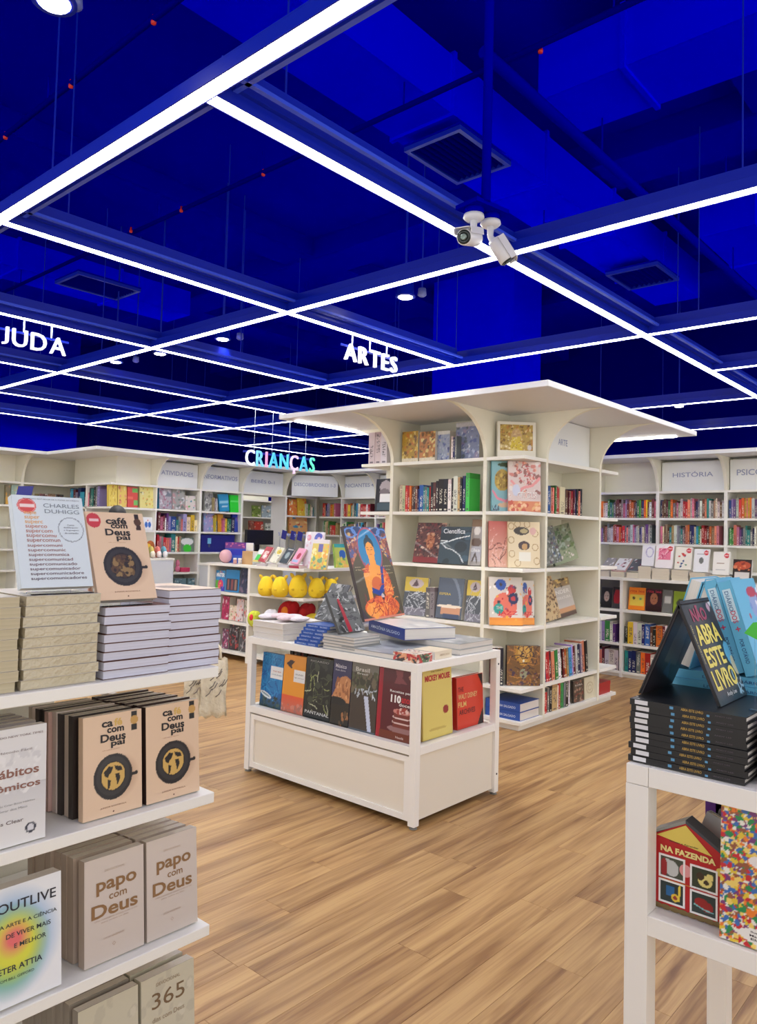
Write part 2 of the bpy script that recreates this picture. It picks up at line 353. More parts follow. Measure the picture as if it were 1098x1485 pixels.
# ================================================================== STRUCTURE
def struct(name, *b, m=None, parent=None):
    o = link(name, boxes(name, [b], m or WHITE), parent)
    if not parent: o['kind'] = 'structure'
    return o
def wood():
    m = bpy.data.materials.new('oak_vinyl_plank'); m.use_nodes = True; nt = m.node_tree; b = nt.nodes['Principled BSDF']; L = nt.links.new
    geo = nt.nodes.new('ShaderNodeNewGeometry'); oi = nt.nodes.new('ShaderNodeObjectInfo')
    rnd = nt.nodes.new('ShaderNodeMath'); rnd.operation = 'ADD'; L(oi.outputs['Random'], rnd.inputs[0]); L(geo.outputs['Random Per Island'], rnd.inputs[1])
    fr = nt.nodes.new('ShaderNodeMath'); fr.operation = 'FRACT'; L(rnd.outputs[0], fr.inputs[0])
    off = nt.nodes.new('ShaderNodeCombineXYZ'); mu = nt.nodes.new('ShaderNodeMath'); mu.operation = 'MULTIPLY'; mu.inputs[1].default_value = 37; L(fr.outputs[0], mu.inputs[0]); L(mu.outputs[0], off.inputs[0]); L(mu.outputs[0], off.inputs[2])
    ad = nt.nodes.new('ShaderNodeVectorMath'); L(geo.outputs['Position'], ad.inputs[0]); L(off.outputs[0], ad.inputs[1])
    def noise(sc, scale, det, dist=0):
        mp = nt.nodes.new('ShaderNodeMapping'); mp.inputs['Scale'].default_value = sc; L(ad.outputs[0], mp.inputs[0])
        n = nt.nodes.new('ShaderNodeTexNoise'); n.inputs['Scale'].default_value = scale; n.inputs['Detail'].default_value = det; n.inputs['Distortion'].default_value = dist; L(mp.outputs[0], n.inputs['Vector']); return n.outputs['Fac']
    g1 = noise((.8, 11, 1), 1.2, 4, 1.0); g2 = noise((1.5, 70, 1), 1.5, 3); g3 = noise((.9, 16, 1), 1.0, 2, 1.5)
    r1 = nt.nodes.new('ShaderNodeValToRGB'); L(g1, r1.inputs[0]); e = r1.color_ramp
    e.elements[0].position = .32; e.elements[0].color = (*lin((142, 98, 48)), 1); e.elements[1].position = .62; e.elements[1].color = (*lin((198, 156, 95)), 1)
    q = e.elements.new(.47); q.color = (*lin((177, 134, 77)), 1)
    hs = nt.nodes.new('ShaderNodeHueSaturation'); L(r1.outputs[0], hs.inputs['Color']); mr = nt.nodes.new('ShaderNodeMapRange'); mr.inputs[3].default_value = .88; mr.inputs[4].default_value = .98; L(fr.outputs[0], mr.inputs[0]); L(mr.outputs[0], hs.inputs['Value']); hs.inputs['Saturation'].default_value = .95
    m2 = nt.nodes.new('ShaderNodeMixRGB'); m2.blend_type = 'MULTIPLY'; m2.inputs[0].default_value = .4; r2 = nt.nodes.new('ShaderNodeValToRGB'); r2.color_ramp.elements[0].position = .35; r2.color_ramp.elements[0].color = (.62, .5, .4, 1); r2.color_ramp.elements[1].position = .55; r2.color_ramp.elements[1].color = (1, 1, 1, 1)
    L(g2, r2.inputs[0]); L(hs.outputs[0], m2.inputs[1]); L(r2.outputs[0], m2.inputs[2])
    m3 = nt.nodes.new('ShaderNodeMixRGB'); m3.blend_type = 'MULTIPLY'; m3.inputs[0].default_value = .55; r3 = nt.nodes.new('ShaderNodeValToRGB'); r3.color_ramp.elements[0].position = .30; r3.color_ramp.elements[0].color = (.5, .36, .26, 1); r3.color_ramp.elements[1].position = .4; r3.color_ramp.elements[1].color = (1, 1, 1, 1)
    L(g3, r3.inputs[0]); L(m2.outputs[0], m3.inputs[1]); L(r3.outputs[0], m3.inputs[2]); L(m3.outputs[0], b.inputs['Base Color'])
    b.inputs['Roughness'].default_value = .42
    bp = nt.nodes.new('ShaderNodeBump'); bp.inputs['Strength'].default_value = .12; bp.inputs['Distance'].default_value = .004; L(g2, bp.inputs['Height']); L(bp.outputs[0], b.inputs['Normal'])
    return m
WOOD = wood()
floor = struct('floor', -3, 11.8, -3, 12.2, -.08, -.0105, m=mat('plank_joint', (96, 68, 44), .8))
PL, PW = 1.22, .15
cand = []
for j in range(-16, 80):
    off = random.Random(j*7+1).uniform(0, PL)
    for i in range(-3, 11):
        x, y = i*PL+off, j*PW; c = Vector((x+PL/2, y+PW/2, 0))-CAM; dpt = c.dot(fw); vis = False
        if x < -2.9 or x+PL > 11.7 or y < -2.4 or y > 11.9: 
            if x+PL < -2.9 or x > 11.7: continue
        if dpt > .8:
            u, v = PCX+FPX*c.dot(rt)/dpt, PCY-FPX*c.dot(up)/dpt; vis = -250 < u < 1350 and v < 1650
        cand.append((0 if vis else 1, c.length, x, y))
cand.sort(); me1 = boxes('plank', [(0, PL-.001, 0, PW-.001, -.01, 0)], WOOD, .0006)
for k, (v, dd, x, y) in enumerate(cand[:285]): link('plank', me1, floor, (x, y, 0))
o = link('plank_field', boxes('plank_field', [(x, x+PL-.0016, y, y+PW-.0016, -.01, 0) for v, dd, x, y in cand[285:]], WOOD), floor); o['kind'] = 'stuff'
CEIL = 4.75
struct('ceiling', -3, 11.8, -3, 12.2, CEIL, CEIL+.1, m=BLUE)
struct('wall_back', -3, 11.8, 12, 12.2, -.01, CEIL, m=DBLUE)
struct('wall_right', 11.6, 11.8, -3, 12, -.01, CEIL, m=DBLUE)
struct('column', 7.55, 8.2, 4.62, 5.8, 0, CEIL, m=COLB)
struct('wall_left', 4.0, 5.7, 11.4, 11.9, 0, CEIL, m=BLUE)
# ---------------------------------------------------------------- dropped beams, ducts, pipes (all painted blue)
def one(name, label, cat, me, loc=(0, 0, 0), group=None, rot=(0, 0, 0)):
    return prop(link(name, me, None, loc, rot), label, cat, group)
beam = lambda *b: struct('ceiling_beam', *b, m=BLUE)
beam(-3, 11.6, 6.0, 6.45, 4.56, CEIL); beam(5.6, 6.1, -3, 12, 4.53, CEIL); beam(-3, 11.6, 1.1, 1.5, 4.55, CEIL); beam(8.6, 9.1, -3, 12, 4.535, CEIL); beam(.6, 1.0, -3, 12, 4.525, CEIL); beam(-3, 11.6, 8.8, 9.3, 4.56, CEIL)
DUCTS = []
def duct(label, x0, x1, y0, y1, z0, z1, seam=.9):
    r = thing('air_duct', label, 'duct', ((x0+x1)/2, (y0+y1)/2, z0), group='painted air ducts')
    wbox('duct_body', r, x0, x1, y0, y1, z0, z1, COLB); DUCTS.append((x0, x1, y0, y1))
    if x1-x0 > y1-y0:
        s = x0+seam
        while s < x1: wbox('flange', r, s, s+.03, y0-.02, y1+.02, z0-.02, z1+.02, COLB); s += seam*1.3
    else:
        s = y0+seam
        while s < y1: wbox('flange', r, x0-.02, x1+.02, s, s+.03, z0-.02, z1+.02, COLB); s += seam*1.3
duct('long blue air duct under the ceiling, running over the round vent bay', 1.6, 8.2, 2.72, 3.2, 4.13, 4.5)
duct('short blue duct branch crossing above the first light line', 4.0, 4.5, -1.5, 2.3, 4.2, 4.55)
duct('blue duct branch above the sign line, nearer the back wall', 6.6, 10.4, 1.75, 2.2, 4.15, 4.5)
duct('far blue duct high above the children bookcases', 1.2, 5.4, 8.0, 8.5, 4.2, 4.5)
def vent(label, x, y, z, w=.6, d=.45):
    r = thing('ceiling_vent', label, 'vent', (x, y, z), group='air vents')
    link('frame', boxes('frame', [(-w/2, w/2, -d/2, -d/2+.03, -.02, .01), (-w/2, w/2, d/2-.03, d/2, -.02, .01), (-w/2, -w/2+.03, -d/2+.03, d/2-.03, -.02, .01), (w/2-.03, w/2, -d/2+.03, d/2-.03, -.02, .01)], BLUEL), r)
    for i in range(9): link('slat', boxes('slat', [(-w/2+.03, w/2-.03, -.004, .004, -.015, .012)], DBLUE), r, (0, -d/2+.05+i*(d-.1)/8, 0), (.6, 0, 0))
    link('box', boxes('box', [(-w/2, w/2, -d/2, d/2, .012, .025)], BLUE), r)
p = px(665, 216, Z=4.1); vent('blue slatted air vent high left of the camera pole', p.x, p.y, 4.05)
p = px(932, 393, Z=4.1); vent('square blue air vent beyond the second light line', p.x, p.y, 4.05, .55, .5)
p = px(143, 408, Z=4.1); vent('dark blue air vent high above the first hanging sign', p.x, p.y, 4.05, .7, .5)
def pipe(label, pts, r, red=()):
    t = thing('sprinkler_pipe' if red else 'conduit_pipe', label, 'pipe', pts[0]); L0 = t.location
    tube('pipe', [Vector(p)-L0 for p in pts], r, BLUE if not red else DBLUE, t)
    for q in red: lathe('sprinkler_cap', [(.001, -.016), (.012, -.014), (.014, 0), (.008, .012), (.008, .03)], mat('red_cap', (205, 35, 30), .4), 10, t, Vector(q)-L0)
    n = int((Vector(pts[1])-L0).length/1.2)
    for i in range(1, n): q = L0.lerp(Vector(pts[1]), i/n); lathe('hanger_rod', [(.005, 0), (.005, 4.1-q.z)], BLUE, 6, t, q-L0)
pipe('long thin blue conduit running away from the camera pole', [(2.95, 2.0, 3.85), (9.5, 2.0, 3.85)], .03)
z = 3.95
pipe('blue sprinkler pipe with red caps, nearest to the first light line', [(1.878, .2, z), (1.878, 7, z)], .016, [(*px(a, b, Z=z).xy, z-.01) for a, b in ((223, 28), (103, 121), (8, 196))])
pipe('blue sprinkler pipe with five red caps crossing mid ceiling', [(3.21, .2, z), (3.21, 9, z)], .016, [(*px(a, b, Z=z).xy, z-.01) for a, b in ((784, 70), (504, 197), (382, 250), (263, 303), (190, 333))])
pipe('farther blue sprinkler pipe with two red caps behind the cameras', [(5.2, .2, z), (5.2, 7, z)], .015, [(5.2, 4.1, z-.01), (5.2, 1.6, z-.01)])
# ---------------------------------------------------------------- LED grid
GZ = 3.05
GX = [1.52, 3.48, 5.49, 6.97, 8.49, 10.48]; GY = [2.22, 3.97, 5.69, 7.39, 9.08, 10.73]
def light_line(label, ax, c, a0, a1):
    """suspended profile: diffuser below, blue web above, pale return flange along one side, hung on wires"""
    t = thing('light_beam', label, 'ceiling light', (a0, c, GZ) if ax == 0 else (c, a0, GZ), (0, 0, 0) if ax == 0 else (0, 0, math.pi/2), 'glowing light lines of the ceiling grid')
    L = a1-a0
    link('diffuser', boxes('diffuser', [(0, L, -.03, .03, 0, .014)], LED), t)
    link('profile', boxes('profile', [(0, L, -.036, -.0305, -.002, .05), (0, L, .0305, .036, -.002, .05), (0, L, -.0305, .0305, .015, .05)], BLUEL), t)
    s = -1
    link('web', boxes('web', [(0, L, min(.05*s, .056*s), max(.05*s, .056*s), .0565, .14), (0, L, min(-.036*s, .056*s), max(-.036*s, .056*s), .0505, .056)], BLUEL), t)
    link('return_flange', boxes('return_flange', [(0, L, min(.10*s, .122*s), max(.10*s, .122*s), .045, .06)], ALU), t)
    n = max(2, int(L/1.7))
    for i in range(n):
        q = .3+(L-.6)*i/(n-1); wx, wy = (a0+q, c) if ax == 0 else (c, a0+q)
        if all(not (d[0]-.15 < wx < d[1]+.15 and d[2]-.15 < wy < d[3]+.15) for d in DUCTS): link('hanging_wire', boxes('hanging_wire', [(q-.003, q+.003, -.056, -.05, .14, CEIL-GZ-.2)], BLUEL), t)
e = .037
light_line('wide glowing line at the top, nearest and largest', 1, GX[0], -1.2, 6.0)
light_line('glowing line passing right behind the two cameras, towards the first sign', 1, GX[1], -1.2, GY[5])
light_line('third glowing line from the entrance, crossing above the island canopy', 1, GX[2], -.6, GY[5])
light_line('short glowing line over the far side of the island', 1, GX[3], GY[2], GY[5])
light_line('short glowing line starting at the first cross line, far right', 1, GX[3], -.6, GY[0]-e)
light_line('glowing line over the far bookcases, ending at the back corner', 1, GX[4], -.6, GY[5])
light_line('farthest glowing line, just in front of the right wall', 1, GX[5], -.6, GY[5])
light_line('first cross line of light, ending at the widest one', 0, GY[0], GX[0]+e, GX[5])
light_line('second cross line of light, carrying the ARTES letters', 0, GY[1], GX[0]+e, GX[2]-e)
light_line('third cross line of light, carrying the JUDA letters', 0, GY[2], -.5, GX[3])
light_line('fourth cross line of light, over the end of the plush unit', 0, GY[3], .5, GX[4])
light_line('fifth cross line of light, above the children bookcases', 0, GY[4], 1.2, GX[5])
light_line('last cross line of light, closest to the back wall', 0, GY[5], 2, GX[5])
# ---------------------------------------------------------------- downlights
def downlight(label, x, y, tilt=0):
    z = 3.28; t = thing('downlight', label, 'spotlight', (x, y, z), group='round downlights')
    lathe('housing', [(.06, .12), (.062, .02), (.075, 0), (.075, -.006), (.055, -.006)], BLUEL, 20, t)
    lathe('lens', [(.054, -.0075), (.05, -.012), (.001, -.014)], LENS, 20, t)
    link('stem', boxes('stem', [(-.006, .006, -.006, .006, .12, CEIL-z)], BLUEL), t)
    ld = bpy.data.lights.new('lamp', 'SPOT'); ld.energy = 60; ld.spot_size = R(85); ld.spot_blend = .7; ld.shadow_soft_size = .06; ld.color = (1, .95, .88)
    lo = bpy.data.objects.new('lamp', ld); C.objects.link(lo); lo.parent = t; lo.location = (0, 0, -.03)
for lb, a, b in (('round downlight beside the second cross line, nearest the cameras', 588, 432), ('round downlight hanging left of the ARTES letters', 323, 493), ('round downlight just past the crossing near JUDA', 232, 514),
                 ('round downlight over the JUDA end of the grid', 168, 526), ('small round downlight above the far right bookcases', 985, 590), ('large round downlight at the top left corner', 78, 6)):
    p = px(a, b, Z=3.268); downlight(lb, p.x, p.y)
def dim_light(label, a, b):
    p = px(a, b, Z=3.35); t = thing('ceiling_sensor', label, 'sensor', (p.x, p.y, 3.35), group='small round fittings')
    lathe('body', [(.03, .05), (.035, 0), (.02, -.012), (.001, -.014)], mat('grey_fitting', (120, 130, 190), .3), 14, t); link('stem', boxes('stem', [(-.004, .004, -.004, .004, .05, CEIL-3.35)], BLUEL), t)
dim_light('small unlit fitting beside the nearest middle downlight', 612, 428); dim_light('small unlit fitting right of the left downlight', 348, 491); dim_light('small unlit fitting between two left downlights', 197, 524); dim_light('small unlit fitting beside the top corner downlight', 105, 8)
# ---------------------------------------------------------------- CCTV pole and cameras
WPL = mat('white_plastic', (226, 226, 228), .3)
PZ = 3.065; P0 = Vector((2.885, 1.925, 0)); PLT = Vector((.055, .055, 0))
t = thing('camera_pole', 'blue ceiling pole carrying two security cameras', 'pole', (P0.x, P0.y, PZ))
tube('pole', [(0, 0, 0), (0, 0, CEIL-PZ)], .022, BLUE, t); lathe('ceiling_flange', [(.06, 0), (.06, -.03), (.03, -.05)], BLUE, 16, t, (0, 0, CEIL-PZ))
link('mount_plate', boxes('mount_plate', [(-.11, .11, -.07, .07, -.015, .005)], BLUE), t, PLT, (0, 0, R(-10))); 
for s in (-1, 1): lathe('socket', [(.045, .0), (.045, -.03)], BLUE, 14, t, (PLT.x+s*.055*math.cos(R(-10)), PLT.y+s*.055*math.sin(R(-10)), -.014))
def cctv(label, pos, yaw, tilt, turned):
    t = thing('security_camera', label, 'camera', pos, (0, 0, yaw), 'security cameras on the pole'); t.scale = (1.25,)*3
    lathe('base_disc', [(.001, 0), (.038, -.001), (.04, -.012), (.03, -.022), (.001, -.024)][::-1], WPL, 20, t)
    tube('arm', [(0, 0, -.02), (0, 0, -.06), (.015, 0, -.085), (.03, 0, -.095)], [.014, .012, .015, .016], WPL, t, 10)
    b = thing('barrel', None, None, (.03, 0, -.1), (0, R(90)+tilt, 0)); b.parent = t
    if turned: b.scale = (1, 1, .66); b.location = (.04, 0, -.112)
    lathe('barrel_shell', [(.001, -.07), (.026, -.068), (.03, -.05), (.03, .075), (.027, .08)], WPL, 20, b)
    lathe('front_glass', [(.026, .079), (.025, .083), (.012, .083), (.011, .078), (.001, .078)], mat('smoked_glass', (30, 40, 40), .12), 20, b)
    lathe('lens_ring', [(.013, .0835), (.011, .089), (.006, .087), (.001, .087)], mat('lens_ring_metal', (120, 135, 130), .2, .6), 16, b)
    link('sunshade', boxes('sunshade', [(-.034, -.031, -.026, .026, -.06, .1), (-.034, -.01, -.034, -.031, -.06, .09), (-.034, -.01, .031, .034, -.06, .09)], WPL), b)
cctv('white security camera with lens turned towards the entrance', (P0.x+PLT.x-.055, P0.y+PLT.y+.011, PZ-.0445), R(196), R(18), 0)
cctv('white security camera pointing down and away to the right', (P0.x+PLT.x+.055, P0.y+PLT.y-.011, PZ-.0445), R(-55), R(58), 1)
# ---------------------------------------------------------------- hanging letters
SIGNW = mat('lit_white_letters', (235, 238, 250), .4, emit=.5)
def sign(s, label, x0, x1, z0, z1, y, cols=None, hang=3, top=None, hw=.006):
    t = thing('hanging_sign', label, 'sign', (x0, y, z0)); W, H = x1-x0, z1-z0
    wid = [glyphs(c, .0)[2][0] for c in s]; tot = sum(wid)+.16*(len(s)-1); x = 0; capH = glyphs('A', 0)[2][1]
    for c, q in zip(s, wid):
        gh = glyphs(c, 0)[2][1]; hh = H*gh/capH if c in 'ÇÓÊ' else H; cz = H/2 if c != 'Ç' else H-hh/2
        m = SIGNW if not cols else mat('sign_%s_%d' % (c, s.index(c)), cols[s.index(c)], .4, emit=.35)
        text(t, c, (x+q/2)/tot*W, cz, q/tot*W, hh, (255, 255, 255), y=0, name='letter', bold=0, m=m, depth=.025); x += q+.16
    link('back_rail', boxes('back_rail', [(-.03, W+.03, .026, .034, H*.8, H*.92)], BLUEL), t)
    for i in range(hang):
        u = W*(i+.5)/hang; link('hanger', boxes('hanger', [(u-hw, u+hw, .034, .038, H*.8, (top or GZ)-z0-.002)], mat('clear_white_hanger', (190, 205, 245), .3)), t)
sign('ARTES', 'white ARTES letters hanging below the second cross line', 4.085, 4.70, 2.84, 2.97, 3.97)
sign('AJUDA', 'white JUDA letters hanging at the far left edge', 2.10, 2.73, 2.835, 2.965, 5.69)
sign('CRIANÇAS', 'multicoloured CRIANÇAS letters hanging above the children bookcases', 5.885, 7.06, 2.335, 2.53, 7.39,
     [(235, 240, 250), (120, 200, 235), (240, 150, 190), (80, 190, 220), (90, 200, 230), (235, 200, 230), (240, 235, 225), (100, 225, 190)], 4, 3.05, .0015)
# ================================================================== FURNITURE
GREYT = (150, 160, 190)
def bracket(name, parent, axis, pos, front, out, z0, z1, back, th=.03):
    """quarter-round fin: concave from the post front at z0 out to the canopy edge at z1. out: signed reach"""
    poly = [(back, z0), (front, z0)]+[(front+out-out*math.cos(a), z0+(z1-z0)*math.sin(a)) for a in [R(v) for v in range(6, 91, 7)]]+[(back, z1)]
    p = parent.location
    if axis == 0: me = prism(name, [(u-p[1], v-p[2]) for u, v in poly], 0, pos-th/2-p[0], pos+th/2-p[0], CREAM)
    else: me = prism(name, [(u-p[0], v-p[2]) for u, v in poly], 1, pos-th/2-p[1], pos+th/2-p[1], CREAM)
    return link(name, me, parent)
# ---------------------------------------------------------------- island bookcase
IX0, IX1, IY0, IY1 = 5.2, 6.94, 3.06, 4.80; CW = .385; T = .034
ZS = [.075, .325, .80, 1.265, 1.72, 2.165]
isl = thing('island_bookcase', 'tall white square island bookcase with open corners and flared canopy', 'bookcase', ((IX0+IX1)/2, (IY0+IY1)/2, 0))
wbox('plinth', isl, IX0+.03, IX1-.03, IY0+.03, IY1-.03, 0, .045)
wbox('core', isl, IX0+CW, IX1-CW, IY0+CW, IY1-CW, .046, 2.5545, CREAM)
CT = 2.60
me = boxes('canopy', [(4.6, 7.57, 2.53, 5.32, CT-.045, CT)], mat('canopy_white', (222, 222, 226), .4), .004)
for v in me.vertices: v.co -= isl.location
link('canopy', me, isl)
ux = [IX0+CW-T/2, IX1-CW+T/2]; uy = [IY0+CW-T/2, IY1-CW+T/2]
for x in ux:
    for a, b, f, o_, bk in ((IY0, IY0+CW, IY0, -.5, IY0+CW), (IY1-CW, IY1, IY1, .5, IY1-CW)):
        wbox('upright', isl, x-T/2, x+T/2, a, b, .046, ZS[-1], CREAM); bracket('bracket', isl, 0, x, f, o_, ZS[-1]+.001, CT-.046, bk, T)
for y in uy:
    for a, b, f, o_, bk in ((IX0, IX0+CW-T, IX0, -.55, IX0+CW-T), (IX1-CW+T, IX1, IX1, .55, IX1-CW+T)):
        wbox('upright', isl, a, b, y-T/2, y+T/2, .046, ZS[-1], CREAM); bracket('bracket', isl, 1, y, f, o_, ZS[-1]+.001, CT-.046, bk, T)
for z in ZS:
    for a in (0, 1):
        y0, y1 = ((IY0, IY0+CW) if a == 0 else (IY1-CW, IY1)); wbox('shelf', isl, IX0+CW+.001, IX1-CW-.001, y0+.004, y1, z-.028, z)
        x0, x1 = ((IX0, IX0+CW) if a == 0 else (IX1-CW, IX1)); wbox('shelf', isl, x0+.004, x1, IY0+CW+.001, IY1-CW-.001, z-.028, z)
        for b in (0, 1):
            X = (IX0-.005, IX0+CW-T) if a == 0 else (IX1-CW+T, IX1+.005); Y = (IY0-.005, IY0+CW-T) if b == 0 else (IY1-CW+T, IY1+.005)
            wbox('corner_shelf', isl, *X, *Y, z-.028, z, bevel=.001)
hp = wbox('header_panel', isl, IX0+CW+.01, IX1-CW-.01, IY0+.1, IY0+.115, ZS[-1]+.001, CT-.05, PANEL)
text(hp, 'ARTE', 6.02-isl.location.x, 2.36, .17, .055, GREYT, y=IY0+.0985-isl.location.y)
for nm, b in (('edge_light', (4.75, 7.4, 5.2, 5.26)), ('edge_light', (7.44, 7.5, 2.7, 5.1))):
    l = wbox(nm, isl, *b, CT-.056, CT-.0455, LED)
# ---------------------------------------------------------------- wall bookcases, one thing per bay
def mk(org, yaw):
    ca, sa = math.cos(yaw), math.sin(yaw); return lambda s, d, z=0: (org[0]+ca*s-sa*d, org[1]+sa*s+ca*d, z)
WZ = [.07, .36, .64, .92, 1.20, 1.49, 1.785, 2.095]; WT = 2.46
def bay(label, org, yaw, w, header=None, zs=WZ, top=WT, depth=.34, back=True, left=True, right=True, fins=(0, 1), panel=True, open_below=0, reach=.34, hs=.06, group='wall bookcases'):
    t = thing('wall_bookcase', label, 'bookcase', (org[0], org[1], 0), (0, 0, yaw), group); h = .017
    if back: link('back_panel', boxes('back_panel', [(h, w-h, depth, depth+.012, 0, zs[-1])], CREAM), t)
    for k, s in enumerate((0, w)):
        if (left, right)[k]: link('upright', boxes('upright', [((0, h) if k == 0 else (w-h, w))+(0, depth, 0, zs[-1])], WHITE), t)
    for z in zs:
        if z > open_below: link('shelf', boxes('shelf', [(h+.0005, w-h-.0005, .004, depth-.001, z-.025, z)], WHITE), t)
    if not open_below: link('plinth', boxes('plinth', [(h, w-h, .03, .05, 0, zs[0]-.026)], WHITE), t)
    link('upper_back', boxes('upper_back', [(0, w, .2, .212, zs[-1]+.001, top-.001)], CREAM), t)
    for k in fins:
        s = 0 if k == 0 else w-h; poly = [(.199, zs[-1]+.001), (0, zs[-1]+.001)]+[(-reach+reach*math.cos(a), zs[-1]+(top-.002-zs[-1])*math.sin(a)) for a in [R(v) for v in range(6, 91, 7)]]+[(.199, top-.002)]
        link('bracket', prism('bracket', poly, 0, s, s+h, CREAM), t)
    if header:
        hpn = link('header_panel', boxes('header_panel', [(h+.01, w-h-.01, .06, .07, zs[-1]+.002, top-.03)], PANEL), t)
        text(hpn, header, w/2, (zs[-1]+top)/2+.01, len(header)*hs*.86, hs, GREYT, y=.0585)
    return t
YB, XB = 8.95, 8.68
LX = [4.96, 5.62, 6.34, 7.08, 7.95]
def endbay():
    t = thing('wall_bookcase', 'white bookcase corner open on two sides, at the end of the children wall', 'bookcase', (4.96, YB, 0), group='wall bookcases')
    for z in WZ: link('shelf', boxes('shelf', [(0, .66, 0, 1.3, z-.025, z)], WHITE), t)
    link('core', boxes('core', [(.34, .66, .34, 1.3, 0, WT-.001)], CREAM), t); link('divider', boxes('divider', [(.0, .339, .62, .654, .0, WZ[-1]-.026)], WHITE), t)
    link('upper_case', boxes('upper_case', [(.15, .659, .15, .339, WZ[-1]+.001, WT-.001), (.15, .339, .339, 1.28, WZ[-1]+.001, WT-.001)], CREAM), t)
endbay()
bay('children bookcase bay under the ATIVIDADES panel', (LX[1], YB), 0, .72, 'ATIVIDADES')
bay('children bookcase bay under the INFORMATIVOS panel', (LX[2], YB), 0, .74, 'INFORMATIVOS')
bay('open passage frame under the BEBÊS panel', (LX[3], YB), 0, .87, 'BEBÊS 0-1', back=False, open_below=2.0)
t = thing('wall_bookcase', 'inner corner bookcase under the DESCOBRIDORES panel', 'bookcase', (LX[4], YB, 0), group='wall bookcases')
for z in WZ: link('shelf', boxes('shelf', [(.018, .68, 0, .34, z-.025, z), (XB-LX[4], 1.05, -.47, 0, z-.025, z)], WHITE), t)
link('back_panel', boxes('back_panel', [(0, 1.06, .34, .352, 0, WT-.001), (1.05, 1.062, -.48, .339, 0, WT-.001)], CREAM), t)
link('upright', boxes('upright', [(0, .017, 0, .339, 0, WZ[-1])], WHITE), t); link('divider', boxes('divider', [(.70, .717, .05, .339, .0, WZ[-1]-.026)], CREAM), t)
dg = thing('header_board', None, None, (.03, .0, 0), (0, 0, R(-36))); dg.parent = t
link('header_panel', boxes('header_panel', [(.06, .80, .02, .03, WZ[-1]+.002, WT-.03)], PANEL), dg); text(dg, 'DESCOBRIDORES 1-3', .43, 2.28, .66, .055, GREYT, y=.0185)
bay('children bookcase bay under the INICIANTES panel', (XB, 8.46), -math.pi/2, .75, 'INICIANTES 4-6')
bay('bookcase bay half hidden behind the island, next to INICIANTES', (XB, 7.71), -math.pi/2, .75, 'JOVEM')
for i, y in enumerate((6.96, 6.21, 5.46, 4.71)): bay('bookcase bay hidden behind the island, %s along' % ORD[i], (XB, y), -math.pi/2, .75 if i < 3 else .62)
bay('bookcase bay with plain cream top beside the island', (XB, 4.09), -math.pi/2, .75)
bay('bookcase bay under the HISTÓRIA panel', (XB, 3.34), -math.pi/2, .75, 'HISTÓRIA', hs=.065)
bay('bookcase bay under the cut off PSI panel', (XB, 2.59), -math.pi/2, .75, 'PSICOLOGIA', hs=.065)
bay('back bookcase bay behind the blue sign, at the far left', (2.9, 10.25), 0, .75); bay('back bookcase bay left of the curved bracket', (3.65, 10.25), 0, .75); bay('narrow back bookcase bay in the recess', (4.4, 10.25), 0, .89, panel=False)
p = bay('bookcase seen through the passage, full of comics', (8.1, 10.9), 0, 1.3, None, fins=())
def canopy(label, *bs):
    o = link('canopy_board', boxes('canopy_board', list(bs), mat('canopy_white', (222, 222, 226), .4)), None); prop(o, label, 'canopy', 'canopies of the wall bookcases'); return o
canopy('long white canopy over the children bookcases', (4.55, XB-.37, YB-.37, YB+.36, WT, 2.5)); canopy('white canopy along the far right wall of bookcases', (XB-.37+.0005, XB+.36, 1.84, YB+.36, WT, 2.5))
canopy('white canopy return at the end of the children wall', (4.55, 5.3, YB+.361, 9.9, WT, 2.5)); canopy('white canopy over the recessed back bookcases', (2.6, 5.3, 9.901, 10.62, WT, 2.5))
# low display bookcase, right
def lowcase(name, label, x0, x1, ys, zs, top, cz=.03):
    t = thing(name, label, 'bookcase', (x0, ys[0], 0)); 
    for y in ys: wbox('upright', t, x0, x1, y-.017, y+.017, 0, top-cz-.001, WHITE)
    for a, b in zip(ys[:-1], ys[1:]):
        lo, hi = min(a, b)+.0175, max(a, b)-.0175
        for z in zs: wbox('shelf', t, x0+.004, x1-.02, lo, hi, z-.028, z)
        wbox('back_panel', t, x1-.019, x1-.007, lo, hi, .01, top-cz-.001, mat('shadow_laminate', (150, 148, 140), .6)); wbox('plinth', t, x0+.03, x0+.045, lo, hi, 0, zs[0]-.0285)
    wbox('counter_top', t, x0-.01, x1, min(ys)-.02, max(ys)+.02, top-cz, top); return t
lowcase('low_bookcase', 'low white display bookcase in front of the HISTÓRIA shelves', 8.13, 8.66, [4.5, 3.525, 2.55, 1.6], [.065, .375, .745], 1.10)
# plush unit: straight bays and an open corner cell
PX, PY0, PY1 = 5.55, 5.93, 7.62
pu = thing('low_bookcase', 'low white unit with an open corner of yellow plush toys', 'bookcase', (PX, PY0, 0))
for y in (PY1, 6.85): wbox('upright', pu, PX, PX+.5, y-.02, y+.02, 0, 1.089)
wbox('upright', pu, 6.42, 6.455, PY0, PY0+.5, 0, 1.089); wbox('upright', pu, 7.3, 7.335, PY0, PY0+.5, 0, 1.089); wbox('divider', pu, 6.05, 6.07, 6.35, 6.829, .04, .75); 
for z in (.10, .445, .78): wbox('shelf', pu, PX+.003, PX+.49, 6.871, PY1-.021, z-.028, z)
for z in (.10, .46, .80): wbox('corner_shelf', pu, PX, 6.419, PY0, 6.829, z-.028, z); wbox('shelf', pu, 6.456, 7.299, PY0+.003, PY0+.49, z-.028, z)
wbox('back_panel', pu, PX+.491, PX+.505, 6.871, PY1, .01, 1.088, CREAM); wbox('back_panel', pu, 6.25, 6.419, 6.6, 6.828, .01, 1.088, CREAM); wbox('back_panel', pu, 6.456, 7.3, PY0+.491, PY0+.505, .01, 1.088, CREAM)
